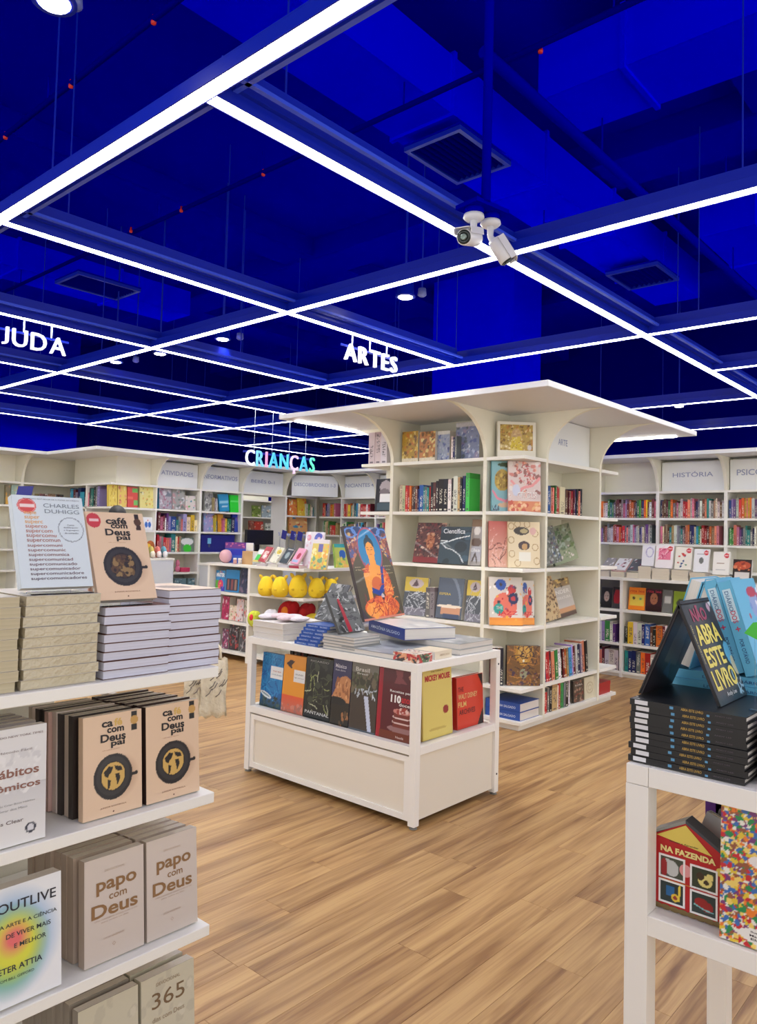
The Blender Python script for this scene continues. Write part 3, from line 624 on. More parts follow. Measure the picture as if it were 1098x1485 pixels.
wbox('counter_top', pu, PX-.012, 6.44, PY0-.012, PY1+.03, 1.09, 1.12); wbox('counter_top', pu, 6.4405, 7.34, PY0-.012, PY0+.5, 1.09, 1.12)
# low cabinet with soft toys in front of the children wall
cb = thing('low_cabinet', 'plain pale grey low cabinet in front of the children bookcases', 'cabinet', (4.4, 8.3, 0)); GP = mat('pale_grey_laminate', (205, 210, 216), .5)
wbox('body', cb, 4.4, 5.5, 8.3, 8.86, .06, 1.12, GP); wbox('plinth', cb, 4.43, 5.47, 8.33, 8.84, 0, .059, GP); wbox('top', cb, 4.39, 5.51, 8.29, 8.87, 1.1205, 1.145); wbox('door', cb, 4.42, 4.94, 8.288, 8.2995, .08, 1.1, GP); wbox('door', cb, 4.96, 5.48, 8.288, 8.2995, .08, 1.1, GP)
# ---------------------------------------------------------------- centre display table
tx0, tx1, ty0, ty1, TH = 3.08, 3.875, 2.42, 3.79, .84
tb = thing('display_table', 'white metal display table with glazed middle shelf and closed base', 'table', (tx0, ty0, 0)); q = .042
for x in (tx0, tx1-q):
    for y in (ty0, ty1-q): wbox('leg', tb, x, x+q, y, y+q, .014, TH-.042, METALW, .001)
for x in (tx0+.02, tx1-.02):
    for y in (ty0+.02, ty1-.02): lathe('foot', [(.02, 0), (.022, .004), (.012, .008), (.006, .014)], mat('grey_foot', (120, 118, 112), .4), 12, tb, (x-tb.location.x, y-tb.location.y, 0))
for z0, nm in ((TH-.042, 'top_rail'), (.372, 'middle_rail')):
    wbox(nm, tb, tx0, tx0+q, ty0+(q if z0 < .5 else 0), ty1-(q if z0 < .5 else 0), z0+.0002, z0+.042, METALW, .001); wbox(nm, tb, tx1-q, tx1, ty0+(q if z0 < .5 else 0), ty1-(q if z0 < .5 else 0), z0+.0002, z0+.042, METALW, .001)
    for y in (ty0, ty1-q): wbox(nm, tb, tx0+q, tx1-q, y, y+q, z0+.0002, z0+.042, METALW, .001)
wbox('table_top', tb, tx0+q, tx1-q, ty0+q, ty1-q, TH-.03, TH-.002, WHITE); wbox('middle_shelf', tb, tx0+q, tx1-q, ty0+q, ty1-q, .385, .405, WHITE)
def framed(x0, x1, y0, y1, z0, z1, ax):
    w_ = .03
    if ax == 0:
        wbox('base_panel', tb, x0+.006, x1, y0, y1, z0, z1, mat('base_panel_cream', (230, 222, 206), .5)); 
        for a in ((y0, y1, z0, z0+w_), (y0, y1, z1-w_, z1), (y0, y0+w_, z0+w_, z1-w_), (y1-w_, y1, z0+w_, z1-w_)): wbox('panel_frame', tb, x0-.006, x0+.0055, *a, METALW)
    else: wbox('base_panel', tb, x0, x1, y0+.006, y1, z0, z1, mat('base_panel_cream', (230, 222, 206), .5))
framed(tx0+.012, tx0+.03, ty0+q+.004, ty1-q-.004, .035, .362, 0); framed(tx0+q+.001, tx1-q-.001, ty0+.012, ty0+.03, .035, .371, 1); framed(tx0+q+.001, tx1-q-.001, ty1-.03, ty1-.012, .035, .371, 1)
wbox('base_panel', tb, tx1-.02, tx1-.01, ty0+q+.001, ty1-q-.001, .035, .371, METALW)
for z in (.12, .76): 
    l = lathe('screw', [(.006, 0), (.006, .002), (.001, .003)], BLACK, 8, tb, (tx1-q/2-tb.location.x, ty0-.0005-tb.location.y, z), (R(90), 0, 0))
# ---------------------------------------------------------------- left foreground gondola
F = 1.57; GR = 1.185
gd = thing('gondola_shelf', 'white open gondola shelving with four tiers, nearest left', 'shelf', (.1, F, 0))
for z in (.20, .52, .845, 1.158): wbox('shelf', gd, -.5, GR, F, F+.62, z-.026, z, WHITE, .0015)
wbox('end_panel', gd, -.5, GR-.12, F+.625, F+.65, 0, 1.131, CREAM); wbox('upright', gd, .62, .64, F+.2, F+.624, .02, 1.131, WHITE)
wbox('upright', gd, -.2, -.18, F+.2, F+.624, .02, 1.131, WHITE); wbox('plinth', gd, -.5, GR-.02, F+.05, F+.6, 0, .1735, WHITE)
wbox('price_rail', gd, GR-.03, GR-.01, F+.45, F+.52, .98, 1.02, WHITE)
# ---------------------------------------------------------------- right foreground table
RX, RY, RZ = 1.70, .722, .995
rtb = thing('display_table', 'white square-tube display table holding stacks of black books', 'table', (RX, RY, 0)); q = .052; RW = 1.0; RD = .62
for x in (RX, RX+RD-q):
    for y in (RY-q, RY-RW): wbox('leg', rtb, x, x+q, y, y+q, 0, RZ-.045, METALW, .001)
for z0, nm in ((RZ-.044, 'top_rail'), (.626, 'middle_rail')):
    for x in (RX, RX+RD-q):
        wbox(nm, rtb, x+.001, x+q-.001, RY-RW+q, RY-q, z0, z0+.043, METALW, .001)
    for y in (RY-q, RY-RW): wbox(nm, rtb, RX+(q if z0 < .8 else 0), RX+RD-(q if z0 < .8 else 0), y+.001, y+q-.001, z0, z0+.043, METALW, .001)
wbox('table_top', rtb, RX+q-.001, RX+RD-q+.001, RY-RW+q, RY-q, RZ-.03, RZ-.002, WHITE); wbox('middle_shelf', rtb, RX+q-.001, RX+RD-q+.001, RY-RW+q, RY-q, .65, .668, WHITE)
# ================================================================== BOOKS IN THE ISLAND
def xf(y): return ((IX0, y), -math.pi/2)      # face towards -X, starting at this y
g_ = 'books in the island bookcase'
FX = lambda s: ((IX0, IY1-CW-s), -math.pi/2); FY = lambda s: ((IX0+CW+s, IY0), 0)
spine_row(FX(.06), ZS[4], 0, 'cream:.034:.24 cream:.03:.235 red:.024:.235 red:.024:.23 orange:.02:.23 brown:.022:.22 black:.022:.225 brown:.022:.23 navy:.014:.2 blue:.045:.235 teal:.02:.22 grey:.02:.22 teal:.022:.21 red:.014:.22 black:.03:.255 brown:.028:.255 black:.026:.265 black:.052:.28 black:.046:.28 white:.034:.275 black:.022:.285 white:.044:.30 tan:.024:.29 black:.02:.28 navy:.03:.30 lime:.036:.325'.split(), 'on the second shelf of the island, facing the display table', g_, hh=(.2, .25), seed=3)
spine_row(FY(.03), ZS[4], 0, 'blue:.055:.23 tan:.02:.22 red:.02:.22 salmon:.02:.22 maroon:.02:.21 green:.024:.24 red:.03:.235 red:.022:.22 cream:.09:.235 black:.02:.22 brown:.05:.215 maroon:.02:.2 tan:.03:.21 red:.03:.21 maroon:.03:.22 navy:.035:.23 black:.03:.235 salmon:.03:.22 black:.04:.24'.split(), 'on the island shelf under the ARTE panel', g_, seed=4)
spine_row(FY(.05), ZS[1], 0, 'navy:.02:.26 red:.035:.24 red:.02:.25 maroon:.04:.25 salmon:.05:.24 green:.05:.25 white:.05:.25 black:.03:.25 maroon:.03:.25 orange:.04:.24 tan:.03:.25 cyan:.05:.25 lilac:.03:.27 maroon:.05:.25 white:.03:.26 navy:.05:.26 grey:.03:.26 salmon:.06:.28 black:.04:.28'.split(), 'leaning on the island shelf second from the floor', g_, seed=5, lean_all=R(-7), smax=.86)
spine_row(FY(.02), ZS[0], 0, 'red:.03:.17 red:.03:.17 grey:.035:.2 black:.035:.21 tan:.09:.22 white:.02:.2 red:.03:.22 green:.06:.21 grey:.03:.21 black:.05:.215 white:.03:.22'.split(), 'on the lowest island shelf facing the aisle', g_, seed=6, inset=.015)
spine_row(((IX0+.05, IY0+.36), -math.pi/2*0-R(0)), ZS[1], 0, [], '', g_)
spine_row(FX(.1), ZS[1], 0, 'black maroon black brown black navy black brown'.split(), 'in the dim lower shelf behind the display table', g_, hh=(.25, .31), seed=9)
def cov(label, x0, x1, yt, yb, plane, val, z, c, art, t=.03, lean=R(9), **k):
    return pbook(label, x0, x1, yt, yb, plane, val, z, t, lean, col=c, art=art, group=k.pop('group', g_), **k)
A = Art
ig = 'face-out books on the island'
def gold(sd, c=(176, 140, 48)): return A(26, 34, c).blobs(60, [(214, 178, 70), (150, 105, 40), (225, 205, 130), (110, 80, 40), (190, 120, 50)], sd, (.03, .1)).rect(0, 0, 1, .12, (225, 215, 190)).grain(.12, sd)
cov('boxed art set with golden patterned cover, first on the top island shelf', 583, 606, 627, 662, 'X', 5.27, ZS[5], (225, 220, 205), gold(1), .16, 0, group=ig)
cov('boxed art set with golden brown portrait cover, beside the first gold one', 608, 631, 627, 663, 'X', 5.27, ZS[5], (225, 220, 205), gold(2, (190, 125, 70)), .16, 0, group=ig)
blueart = A(24, 30, (150, 160, 185)).blobs(50, [(95, 110, 165), (180, 190, 205), (70, 80, 130), (190, 180, 150), (120, 150, 150)], 4, (.02, .08)).rect(0, .9, 1, 1, (215, 215, 210)).grain(.1)
cov('boxed art set with blue garden painting cover on the top island shelf', 634, 652, 626, 662, 'X', 5.3, ZS[5], (215, 215, 210), blueart, .1, 0, group=ig)
cov('wide art box with grey blue pond painting, last on the top island shelf', 661, 695, 614, 657, 'X', 5.3, ZS[5], (205, 208, 210), A(30, 30, (120, 130, 165)).blobs(90, [(85, 95, 150), (170, 180, 205), (200, 205, 215), (90, 100, 110), (140, 130, 160)], 6, (.02, .07)).rect(0, .88, 1, 1, (190, 190, 195)).grain(.1), .1, 0, group=ig)
spine_row(FX(.62), ZS[5], 0, 'white:.018:.2 navy:.02:.19 grey:.016:.2'.split(), 'between the boxed art sets on the top shelf', g_, seed=2)
cov('book with ornate red and brown carved relief cover', 598, 640, 759, 817, 'X', 5.235, ZS[3], (70, 30, 30), A(34, 46, (90, 50, 45)).blobs(200, [(30, 25, 25), (140, 90, 70), (190, 150, 125), (110, 40, 40), (60, 35, 30)], 11, (.015, .05)).ell(.52, .55, .14, .2, (180, 110, 70)).blobs(30, [(200, 150, 110), (120, 60, 40)], 3, (.02, .04), (.4, .35, .66, .75)).rect(0, 0, 1, .14, (130, 35, 38)), .035, R(12), group=ig)
cov('dark slate science book with white lightning and hardback edge', 634, 678, 765, 820, 'X', 5.215, ZS[3], (32, 36, 40), A(40, 52, (50, 68, 78)).blobs(14, [(60, 85, 100), (35, 48, 56)], 2, (.1, .25)).line([(.05, .62), (.3, .6), (.55, .68), (.95, .76)], .018, (235, 240, 240)).line([(.05, .55), (.25, .42), (.45, .38), (.7, .25), (.85, .05)], .014, (225, 232, 235)).line([(.3, .6), (.1, .55)], .02, (200, 210, 215)), .05, R(10), texts=[('Científica', .45, .88, .72, .13, (225, 228, 230))], group=ig)
cov('grey book with white statue photo beside the lightning book', 679, 696, 754, 822, 'X', 5.25, ZS[3], (160, 150, 140), A(20, 40, (165, 158, 155)).rect(0, .85, 1, 1, (135, 105, 75)).ell(.5, .75, .3, .09, (225, 220, 215)).ell(.5, .5, .45, .1, (110, 90, 80)).rect(0, .1, 1, .4, (185, 185, 195)).line([(.3, .1), (.5, .25), (.7, .08)], .05, (90, 80, 75)), .04, R(8), texts=[('Elsa', .5, .33, .8, .07, (240, 240, 240))], group=ig)
def guide(sd): return A(30, 44, (78, 84, 92)).rect(0, .62, 1, 1, (205, 180, 70)).ell(.5, .84, .32, .12, (190, 175, 175)).poly([(.3, .75), (.5, .95), (.62, .78)], (90, 70, 75)).lines(14, [(205, 210, 215), (160, 165, 172)], sd, .012, (.1, .25, .9, .6), .5).rect(0, 0, 1, .2, (120, 118, 130)).lines(8, [(180, 180, 190)], sd+1, .015, (0, 0, 1, .2), .4)
cov('guide book with yellow top and grey crossing swords, first of two', 583, 616, 837, 894, 'X', 5.235, ZS[2], (48, 50, 58), guide(1), .03, R(8), group=ig)
r3 = FX(.33); spine_row(((IX0+.02, px(617, 880, X=5.22).y), -math.pi/2), ZS[2], 0, 'grey:.046:.26 grey:.046:.262'.split(), 'with yellow bands beside the first guide book', g_, seed=21, inset=.0)
cov('space book with curved planet horizon and orange glow cover', 631, 668, 839, 901, 'X', 5.225, ZS[2], (30, 32, 40), A(40, 56, (88, 98, 112)).ell(-.6, .35, 1.55, 1.1, (120, 132, 148)).ell(-.62, .3, 1.5, 1.05, (84, 94, 110)).rect(.2, .1, .95, .32, (205, 150, 115)).ell(.5, .3, .5, .04, (235, 220, 200)).rect(.3, 0, .9, .12, (60, 75, 105)), .06, R(9), texts=[('ESPERA', .3, .6, .45, .06, (215, 190, 90))], group=ig)
cov('guide book with yellow top, second one, last on its shelf', 673, 697, 842, 902, 'X', 5.24, ZS[2], (48, 50, 58), guide(4), .03, R(8), group=ig)
# corner shelves: books turned to face the corner
def corner(label, x0, x1, yt, yb, z, c, art, back=.21, t=.03, lean=R(6), **k):
    d = 45; n = Vector((1, 1, 0)).normalized(); base = Vector((IX0, IY0, 0))+n*back; dirx = Vector((1, -1, 0)).normalized()
    def hit(x, y):
        dr = fw + rt*(x-PCX)/FPX - up*(y-PCY)/FPX; tt = (base-CAM).dot(n)/dr.dot(n); return CAM+dr*tt
    a, b, cc = hit(x0, yb), hit(x1, yb), hit(x0, yt); a2 = Vector((a.x, a.y, z+.0006)); wv = (Vector((b.x, b.y, 0))-Vector((a.x, a.y, 0))).length
    hm = min([q for q in ZS+[2.56] if q > z+.1])-.034-z; return book(label, a2, wv-.004, min((cc.z-z)/math.cos(lean), hm), t, -math.pi/4, lean, c, art, ig, **k)
fr = corner('wide cream framed print with golden portrait, top corner of the island', 722, 778, 611, 655, ZS[5], (226, 222, 208), None, .25, .05, R(3))
wv = fr.children[0].dimensions.x if 0 else None
bw = max(v.co.x for v in fr.children[0].data.vertices); bh = max(v.co.z for v in fr.children[0].data.vertices)
link('cover_print', A(40, 30, (178, 150, 70), .7).blobs(160, [(205, 175, 80), (150, 115, 50), (220, 200, 140), (120, 90, 50), (185, 130, 60)], 8, (.015, .04)).ell(.5, .55, .16, .3, (200, 165, 130), .6).poly([(.3, 0), (.36, .5), (.62, .55), (.7, 0)], (214, 190, 40), .8).blobs(25, [(130, 60, 40), (230, 215, 150)], 2, (.01, .02), (.35, .1, .65, .5)).ell(.9, .12, .06, .1, (215, 205, 200)).mesh(bw*.86, bh*.72, -.001, bw*.06, bh*.2), fr)
corner('turquoise picture book with a big golden ball cover', 713, 748, 665, 741, ZS[4], (90, 150, 160), A(50, 60, (128, 178, 186)).ell(.45, .62, .33, .22, (176, 148, 56)).blobs(60, [(200, 170, 70), (150, 120, 45), (120, 95, 40)], 5, (.02, .05), (.2, .48, .68, .78)).ell(.75, .93, .5, .05, (60, 80, 50)).line([(.05, .4), (.25, .25), (.6, .2), (.9, .3)], .035, (222, 130, 150)).ell(.6, .12, .35, .05, (210, 175, 140)).blobs(14, [(90, 110, 130), (60, 80, 90)], 9, (.02, .05), (0, 0, .3, .15)), .21, .04, R(4))
corner('big circus picture book with pink acrobats and CIRCUS lettering', 737, 785, 667, 743, ZS[4], (190, 150, 145), A(50, 70, (214, 196, 192)).blobs(70, [(205, 130, 120), (225, 215, 210), (150, 100, 95), (230, 170, 150)], 12, (.02, .07), (0, .3, 1, 1)).rect(0, 0, 1, .2, (215, 135, 95)).blobs(26, [(225, 175, 120), (200, 90, 70), (235, 190, 150)], 7, (.03, .08), (0, 0, 1, .2)).line([(.1, .6), (.35, .42), (.5, .48), (.75, .52), (.95, .66)], .04, (225, 150, 150)).ell(.25, .42, .12, .12, (200, 205, 225)).lines(12, [(190, 60, 70)], 3, .012, (.2, .6, .8, .95), .12), .16, .03, R(4), texts=[('CIRCUS', .58, .32, .6, .13, (245, 240, 235), .05), ('CIRCUS', .58, .315, .57, .11, (190, 55, 60), .0)])
corner('salmon book with pale cherry blossom branches', 709, 737, 756, 821, ZS[3], (180, 90, 80), A(30, 50, (198, 104, 92)).grad((226, 180, 160), (192, 92, 84)).lines(18, [(110, 55, 50), (235, 190, 180)], 4, .012, (0, 0, 1, .5), .5).blobs(40, [(235, 200, 190), (214, 130, 118)], 6, (.01, .03)), .2, .03, R(5))
corner('cream patterned art book with spirals and dark oval figures', 737, 784, 757, 824, ZS[3], (215, 195, 160), (lambda a: ([a.ring(u, v, .09, .07, .12, (170, 140, 95)) for u, v in ((.1, .9), (.3, .95), (.85, .75), (.1, .6), (.85, .45), (.12, .3), (.9, .15), (.3, .1), (.6, .95))], a)[1])(A(54, 66, (222, 206, 172))).ell(.42, .8, .24, .09, (60, 52, 48)).ell(.5, .8, .12, .05, (180, 165, 120)).ell(.78, .8, .1, .08, (214, 170, 165)).ell(.5, .48, .18, .1, (70, 55, 60)).ell(.52, .46, .09, .07, (190, 150, 100)).rect(.34, .14, .72, .34, (228, 224, 212)), .16, .04, R(5))
def dots(sd): return A(44, 54, (214, 208, 200)).rect(0, 0, 1, .16, (232, 140, 48)).ell(.48, .42, .36, .26, (226, 112, 92)).ell(.35, .84, .16, .12, (40, 85, 175)).ell(.68, .74, .13, .1, (205, 50, 50)).ell(.72, .55, .15, .12, (32, 40, 90)).ell(.72, .55, .07, .05, (205, 60, 70)).ell(.28, .34, .15, .11, (40, 150, 140)).blobs(30, [(190, 30, 50), (250, 240, 235), (60, 50, 60), (230, 170, 60), (120, 60, 110)], sd, (.02, .05)).rect(0, 0, 1, .1, (236, 150, 50))
corner('second copy of the colourful circles book, behind the first', 755, 776, 843, 908, ZS[2], (225, 200, 180), dots(6), .24, .03, R(7), texts=[('JAZZ', .5, .24, .8, .1, (205, 40, 50))])
corner('white book with big colourful overlapping circles and orange foot', 710, 759, 838, 908, ZS[2], (225, 200, 180), dots(5), .17, .04, R(7), texts=[('THE', .3, .36, .2, .07, (170, 225, 210)), ('JAZZ', .55, .24, .6, .1, (205, 40, 50))])
corner('big book with golden brown gothic interior photo', 735, 784, 937, 993, ZS[1], (60, 40, 40), A(50, 54, (120, 84, 44)).ell(.5, 1.0, .3, .5, (190, 140, 50)).ell(.5, .9, .18, .35, (215, 170, 80)).lines(60, [(90, 55, 35), (150, 95, 45), (60, 40, 45), (190, 130, 60)], 8, .014, (0, 0, 1, 1), .35).ell(.5, .3, .12, .12, (150, 150, 120)).blobs(50, [(70, 50, 70), (120, 70, 60), (160, 120, 80)], 4, (.02, .05), (0, 0, 1, .4)).ell(.5, .62, .04, .03, (245, 240, 220)), .17, .05, R(2))
o_ = Vector((IX0, IY0, 0))+Vector((1, 1, 0)).normalized()*.14+Vector((-1, 1, 0)).normalized()*.19
spine_row(((o_.x, o_.y), -math.pi/4), ZS[1], 0, 'maroon:.02:.3 black:.02:.3 brown:.02:.3 black:.025:.3'.split(), 'beside the golden interior book in the island corner', g_, seed=31, depth=.12)
for k, nm in enumerate(('lower', 'upper')):
    b = flat_book('%s big white book with blue spine lying on the lowest corner shelf' % nm, (IX0+.03, IY0+.34, ZS[0]+.0005+k*.068), .32, .3, .066, -math.pi/2, (38, 78, 160), ig, True, hard=True, texts=[('AMAZÔNIA SALGADO', .5, .5, .75, .35, (210, 220, 240))])
# ARTE column covers
ag = 'leaning books under the ARTE shelf'
def ycov(label, x0, x1, yt, yb, z, c, art, lean=R(14), t=.02, roll=0, depth=.1, **k): return pbook(label, x0, x1, yt, yb, 'Y', IY0+depth, z, t, lean, col=c, art=art, group=ag, roll=roll, **k)
ycov('grey book with mixed flower print cover leaning in the ARTE column', 790, 818, 770, 825, ZS[3], (90, 95, 90), A(28, 40, (110, 115, 105)).blobs(120, [(60, 70, 60), (170, 170, 165), (90, 60, 80), (190, 200, 200), (70, 90, 120)], 4, (.02, .06)), depth=.06, roll=R(-9))
ycov('book with green tree painting leaning against the flower book', 806, 842, 768, 824, ZS[3], (110, 120, 105), A(30, 44, (122, 130, 108)).blobs(80, [(70, 100, 55), (150, 165, 150), (90, 115, 60), (60, 70, 55)], 6, (.03, .08), (0, .3, 1, 1)).rect(0, 0, 1, .35, (140, 150, 120)).blobs(30, [(215, 200, 200), (90, 110, 80)], 7, (.02, .05), (0, .1, 1, .4)), depth=.12, roll=R(-9))
ycov('book with leopard spotted golden cover on the island', 790, 815, 842, 903, ZS[2], (190, 160, 120), A(30, 44, (205, 180, 135)).blobs(150, [(60, 40, 30), (90, 60, 40), (150, 110, 70)], 3, (.02, .045)), depth=.07, roll=R(-5))
ycov('cream book with landscape bands at top and bottom', 808, 838, 845, 899, ZS[2], (200, 195, 185), A(26, 40, (196, 190, 182)).rect(0, .8, 1, 1, (150, 125, 90)).blobs(20, [(60, 45, 30), (220, 190, 120)], 3, (.03, .06), (0, .8, 1, 1)).rect(0, 0, 1, .24, (200, 150, 110)).rect(0, 0, 1, .1, (90, 70, 60)), depth=.12, roll=R(-5), texts=[('ENDER', .5, .66, .8, .1, (235, 232, 225)), ('LITERATURA', .5, .5, .8, .07, (225, 222, 215))])
ycov('dark floral book face out on the lowest island shelf', 832, 847, 989, 1025, ZS[0], (60, 55, 50), A(20, 28, (80, 70, 62)).blobs(70, [(150, 110, 90), (40, 35, 30), (180, 150, 130), (120, 50, 45)], 3, (.03, .08)).rect(0, .7, 1, .85, (70, 62, 55)), lean=R(2), depth=.03, texts=[('FLORA', .5, .78, .7, .08, (230, 225, 215))])
ycov('cream book with pale line drawing at the end of the lowest shelf', 848, 863, 984, 1022, ZS[0], (215, 205, 175), A(20, 28, (220, 212, 186)).ring(.5, .5, .3, .25, .1, (190, 175, 140)).ring(.5, .5, .15, .12, .2, (196, 182, 150)), lean=R(2), depth=.03)
stack(orlab('red book lying on the far corner shelf, {}', 3), (IX1-CW+.09, IY0+.03, ZS[0]), .25, .3, .036, 3, 0, (170, 40, 45), 'red books on the far island corner', pages=PAGESF)
b = book('white book with black photo of a figure, far corner of the island', (IX0+.1, IY1-.08, ZS[4]), .24, .31, .04, R(-90), R(4), (30, 30, 34), A(24, 36, (28, 28, 32)).ell(.5, .75, .3, .2, (175, 165, 170)).ell(.45, .6, .25, .1, (120, 110, 115)).rect(.25, .3, .75, .55, (235, 235, 235)).rect(.1, .04, .9, .25, (60, 80, 90)), ig)
spine_row(((IX0+.02, IY1-.04), -math.pi/2), ZS[5], 0, 'white:.075:.3 white:.075:.3 white:.075:.3'.split(), 'in the far corner of the top island shelf', g_, seed=8)
# ================================================================== WALL BOOKCASE ROWS
wg = 'books in the wall bookcases'
POOL = 'red black white orange yellow navy pink brown grey cream teal green maroon blue tan salmon purple'.split()
def rnd(n, seed, pool=POOL): g = random.Random(seed); return [g.choice(pool) for _ in range(n)]
def wrow(org, yaw, w, k, spec, place, seed, hh=(.17, .225), **kk): spine_row((mk(org, yaw)(.03, 0)[:2], yaw), WZ[k], 0, spec, place, wg, depth=.15, hh=hh, seed=seed, smax=w-.05, **kk)
H9 = -math.pi/2
s1 = 'yellow orange cream white green teal green grey brown maroon brown grey pink lilac maroon orange orange brown navy green lime brown navy orange yellow brown white maroon pink grey'.split()
s2 = 'pink lilac brown salmon grey white white salmon red pink orange red red grey salmon grey white pink lilac white white navy lilac cream grey purple white grey'.split()
wrow((XB, 4.09), H9, .75, 6, s1, 'on the plain bay, upper row beside the island', 41)
wrow((XB, 4.09), H9, .75, 5, s2, 'on the plain bay, lower row beside the island', 42)
wrow((XB, 3.34), H9, .75, 6, 'navy brown brown maroon green orange grey brown pink white white red red salmon white pink maroon navy grey white brown salmon teal white grey tan cream white brown white cream'.split(), 'in the upper row under HISTÓRIA', 43)
wrow((XB, 3.34), H9, .75, 5, 'pink cream brown tan brown teal tan white white grey grey teal grey brown salmon orange navy navy cream cyan green white red red maroon orange tan salmon pink'.split(), 'in the lower row under HISTÓRIA', 44)
wrow((XB, 2.59), H9, .75, 6, 'blue lilac purple white red orange yellow salmon yellow orange white purple grey brown blue red white tan'.split(), 'in the upper row under the PSI panel', 45)
wrow((XB, 2.59), H9, .75, 5, 'green green salmon pink purple navy grey teal teal grey navy white brown grey tan red white blue'.split(), 'in the lower row under the PSI panel', 46)
def lrow(y0, w, z, spec, place, seed, hh=(.17, .24)): spine_row(((8.13, y0), H9), z, 0, spec, place, 'books in the low bookcase by the wall', depth=.16, hh=hh, seed=seed, smax=w)
lrow(3.49, .6, .375, 'black:.03 yellow:.06:.24 white:.045:.24 white:.05:.235 navy:.03 blue:.06:.235 brown:.03 black:.03 orange:.07:.23 maroon:.03 white:.04 teal:.05'.split(), 'on the middle shelf of the low bookcase', 51)
lrow(3.49, .6, .065, 'teal:.04:.23 navy:.04:.23 navy:.045:.24 grey:.05:.23 orange:.05:.23 red:.06:.23 white:.04 salmon:.05 black:.04'.split(), 'on the bottom shelf of the low bookcase', 52)
lrow(3.86, .32, .375, 'lime:.02 yellow:.02 white:.05:.22 lilac:.04:.22 green:.06:.23 white:.03 purple:.03:.2'.split(), 'on the middle shelf, narrow side of the low bookcase', 53)
lrow(3.86, .32, .065, 'brown:.03 white:.02 salmon:.05 maroon:.03 white:.05:.22 white:.06:.22 white:.05:.22'.split(), 'on the bottom shelf, narrow side of the low bookcase', 54)
lrow(2.5, .85, .375, rnd(20, 5), 'on the middle shelf of the last low bookcase bay', 55)
L_ = lambda *a, **k: pbook(*a, **k)
lg = 'face-out books in the low bookcase'
def face(a, skin, hair, bgc): return A(24, 32, bgc).ell(.5, .72, .3, .24, hair).ell(.5, .55, .24, .25, skin).ell(.5, .12, .5, .16, hair).ell(.42, .58, .04, .02, (40, 30, 30)).ell(.6, .58, .04, .02, (40, 30, 30)).rect(.44, .42, .58, .44, (150, 70, 60))
cv = lambda lb, x0, x1, yt, yb, z, c, art, t=.03, lean=R(8), **k: pbook(lb, x0, x1, yt, yb, 'X', 8.2, z, t, lean, col=c, art=art, group=lg, **k)
cv('black book with pale face portrait beside the island edge', 871, 887, 852, 882, .745, (25, 25, 28), face(0, (190, 170, 155), (25, 22, 22), (30, 30, 34)))
cv('dark book with red figure in the low bookcase', 888, 900, 852, 883, .745, (60, 20, 25), A(16, 20, (45, 40, 45)).ell(.5, .5, .4, .4, (175, 30, 45)).rect(0, 0, 1, .2, (60, 60, 65)))
cv('orange book with yellow label in the low bookcase', 911, 935, 852, 885, .745, (235, 140, 40), A(24, 30, (236, 132, 32)).rect(.08, .2, .92, .68, (228, 200, 80)).ell(.3, .52, .08, .06, (80, 60, 30)).ell(.72, .5, .08, .06, (120, 170, 120)), texts=[('rita lee', .5, .84, .85, .12, (200, 60, 30))])
cv('dark red book with framed face in the low bookcase', 936, 959, 854, 889, .745, (50, 20, 25), face(0, (170, 110, 80), (45, 20, 20), (60, 25, 35)), texts=[('rita lee', .5, .88, .9, .12, (190, 40, 70))])
cv('grey book with pale label in the low bookcase', 960, 974, 856, 890, .745, (110, 110, 105), A(12, 16, (112, 112, 108)).rect(.2, .4, .9, .7, (205, 205, 200)))
cv('green book behind the tent of blue books', 976, 998, 858, 892, .745, (120, 150, 40), A(14, 16, (140, 165, 45)).ell(.5, .45, .3, .2, (60, 70, 40)))
# counter of the low bookcase: flat piles with books propped on them
cg = 'books on the low bookcase counter'
red_tag = lambda a: a.ell(.8, .84, .15, .11, (205, 60, 70)).rect(.7, .82, .9, .86, (240, 220, 220))
props = [('white book with pale circle print propped on the counter, first in line', 930, 948, 791, 821, A(20, 28, (228, 228, 232)).ring(.6, .65, .28, .22, .12, (170, 165, 200))),
         ('white book with pink square artwork propped on the counter', 950, 975, 791, 824, red_tag(A(24, 32, (238, 232, 234)).rect(.15, .35, .85, .85, (228, 120, 150)).lines(14, [(190, 60, 100), (245, 200, 210)], 4, .02, (.2, .4, .8, .8), .3))),
         ('cream book with green and red scattered letters on the counter', 978, 1002, 794, 826, red_tag(A(24, 32, (234, 230, 218)).blobs(9, [(40, 130, 90), (190, 50, 50), (50, 80, 130)], 8, (.05, .09), (.15, .1, .7, .9)))),
         ('white book with grey round emblem on the counter', 1005, 1027, 797, 830, red_tag(A(24, 32, (230, 232, 236)).ell(.5, .5, .16, .13, (110, 115, 115)).rect(.2, .78, .75, .81, (160, 160, 165)))),
         ('plain white book with thin brown line on the counter', 1033, 1057, 801, 834, red_tag(A(24, 32, (236, 234, 228)).rect(.25, .5, .7, .53, (130, 90, 60)).rect(.2, .2, .75, .22, (180, 180, 180)))),
         ('black and orange book with title block, last on the counter', 1062, 1089, 812, 842, A(24, 32, (40, 26, 26)).ell(.5, .72, .45, .2, (190, 80, 50)).blobs(12, [(140, 50, 40), (220, 130, 90)], 4, (.04, .09), (.1, .5, .9, .95)).rect(.1, .08, .9, .38, (215, 210, 205)))]
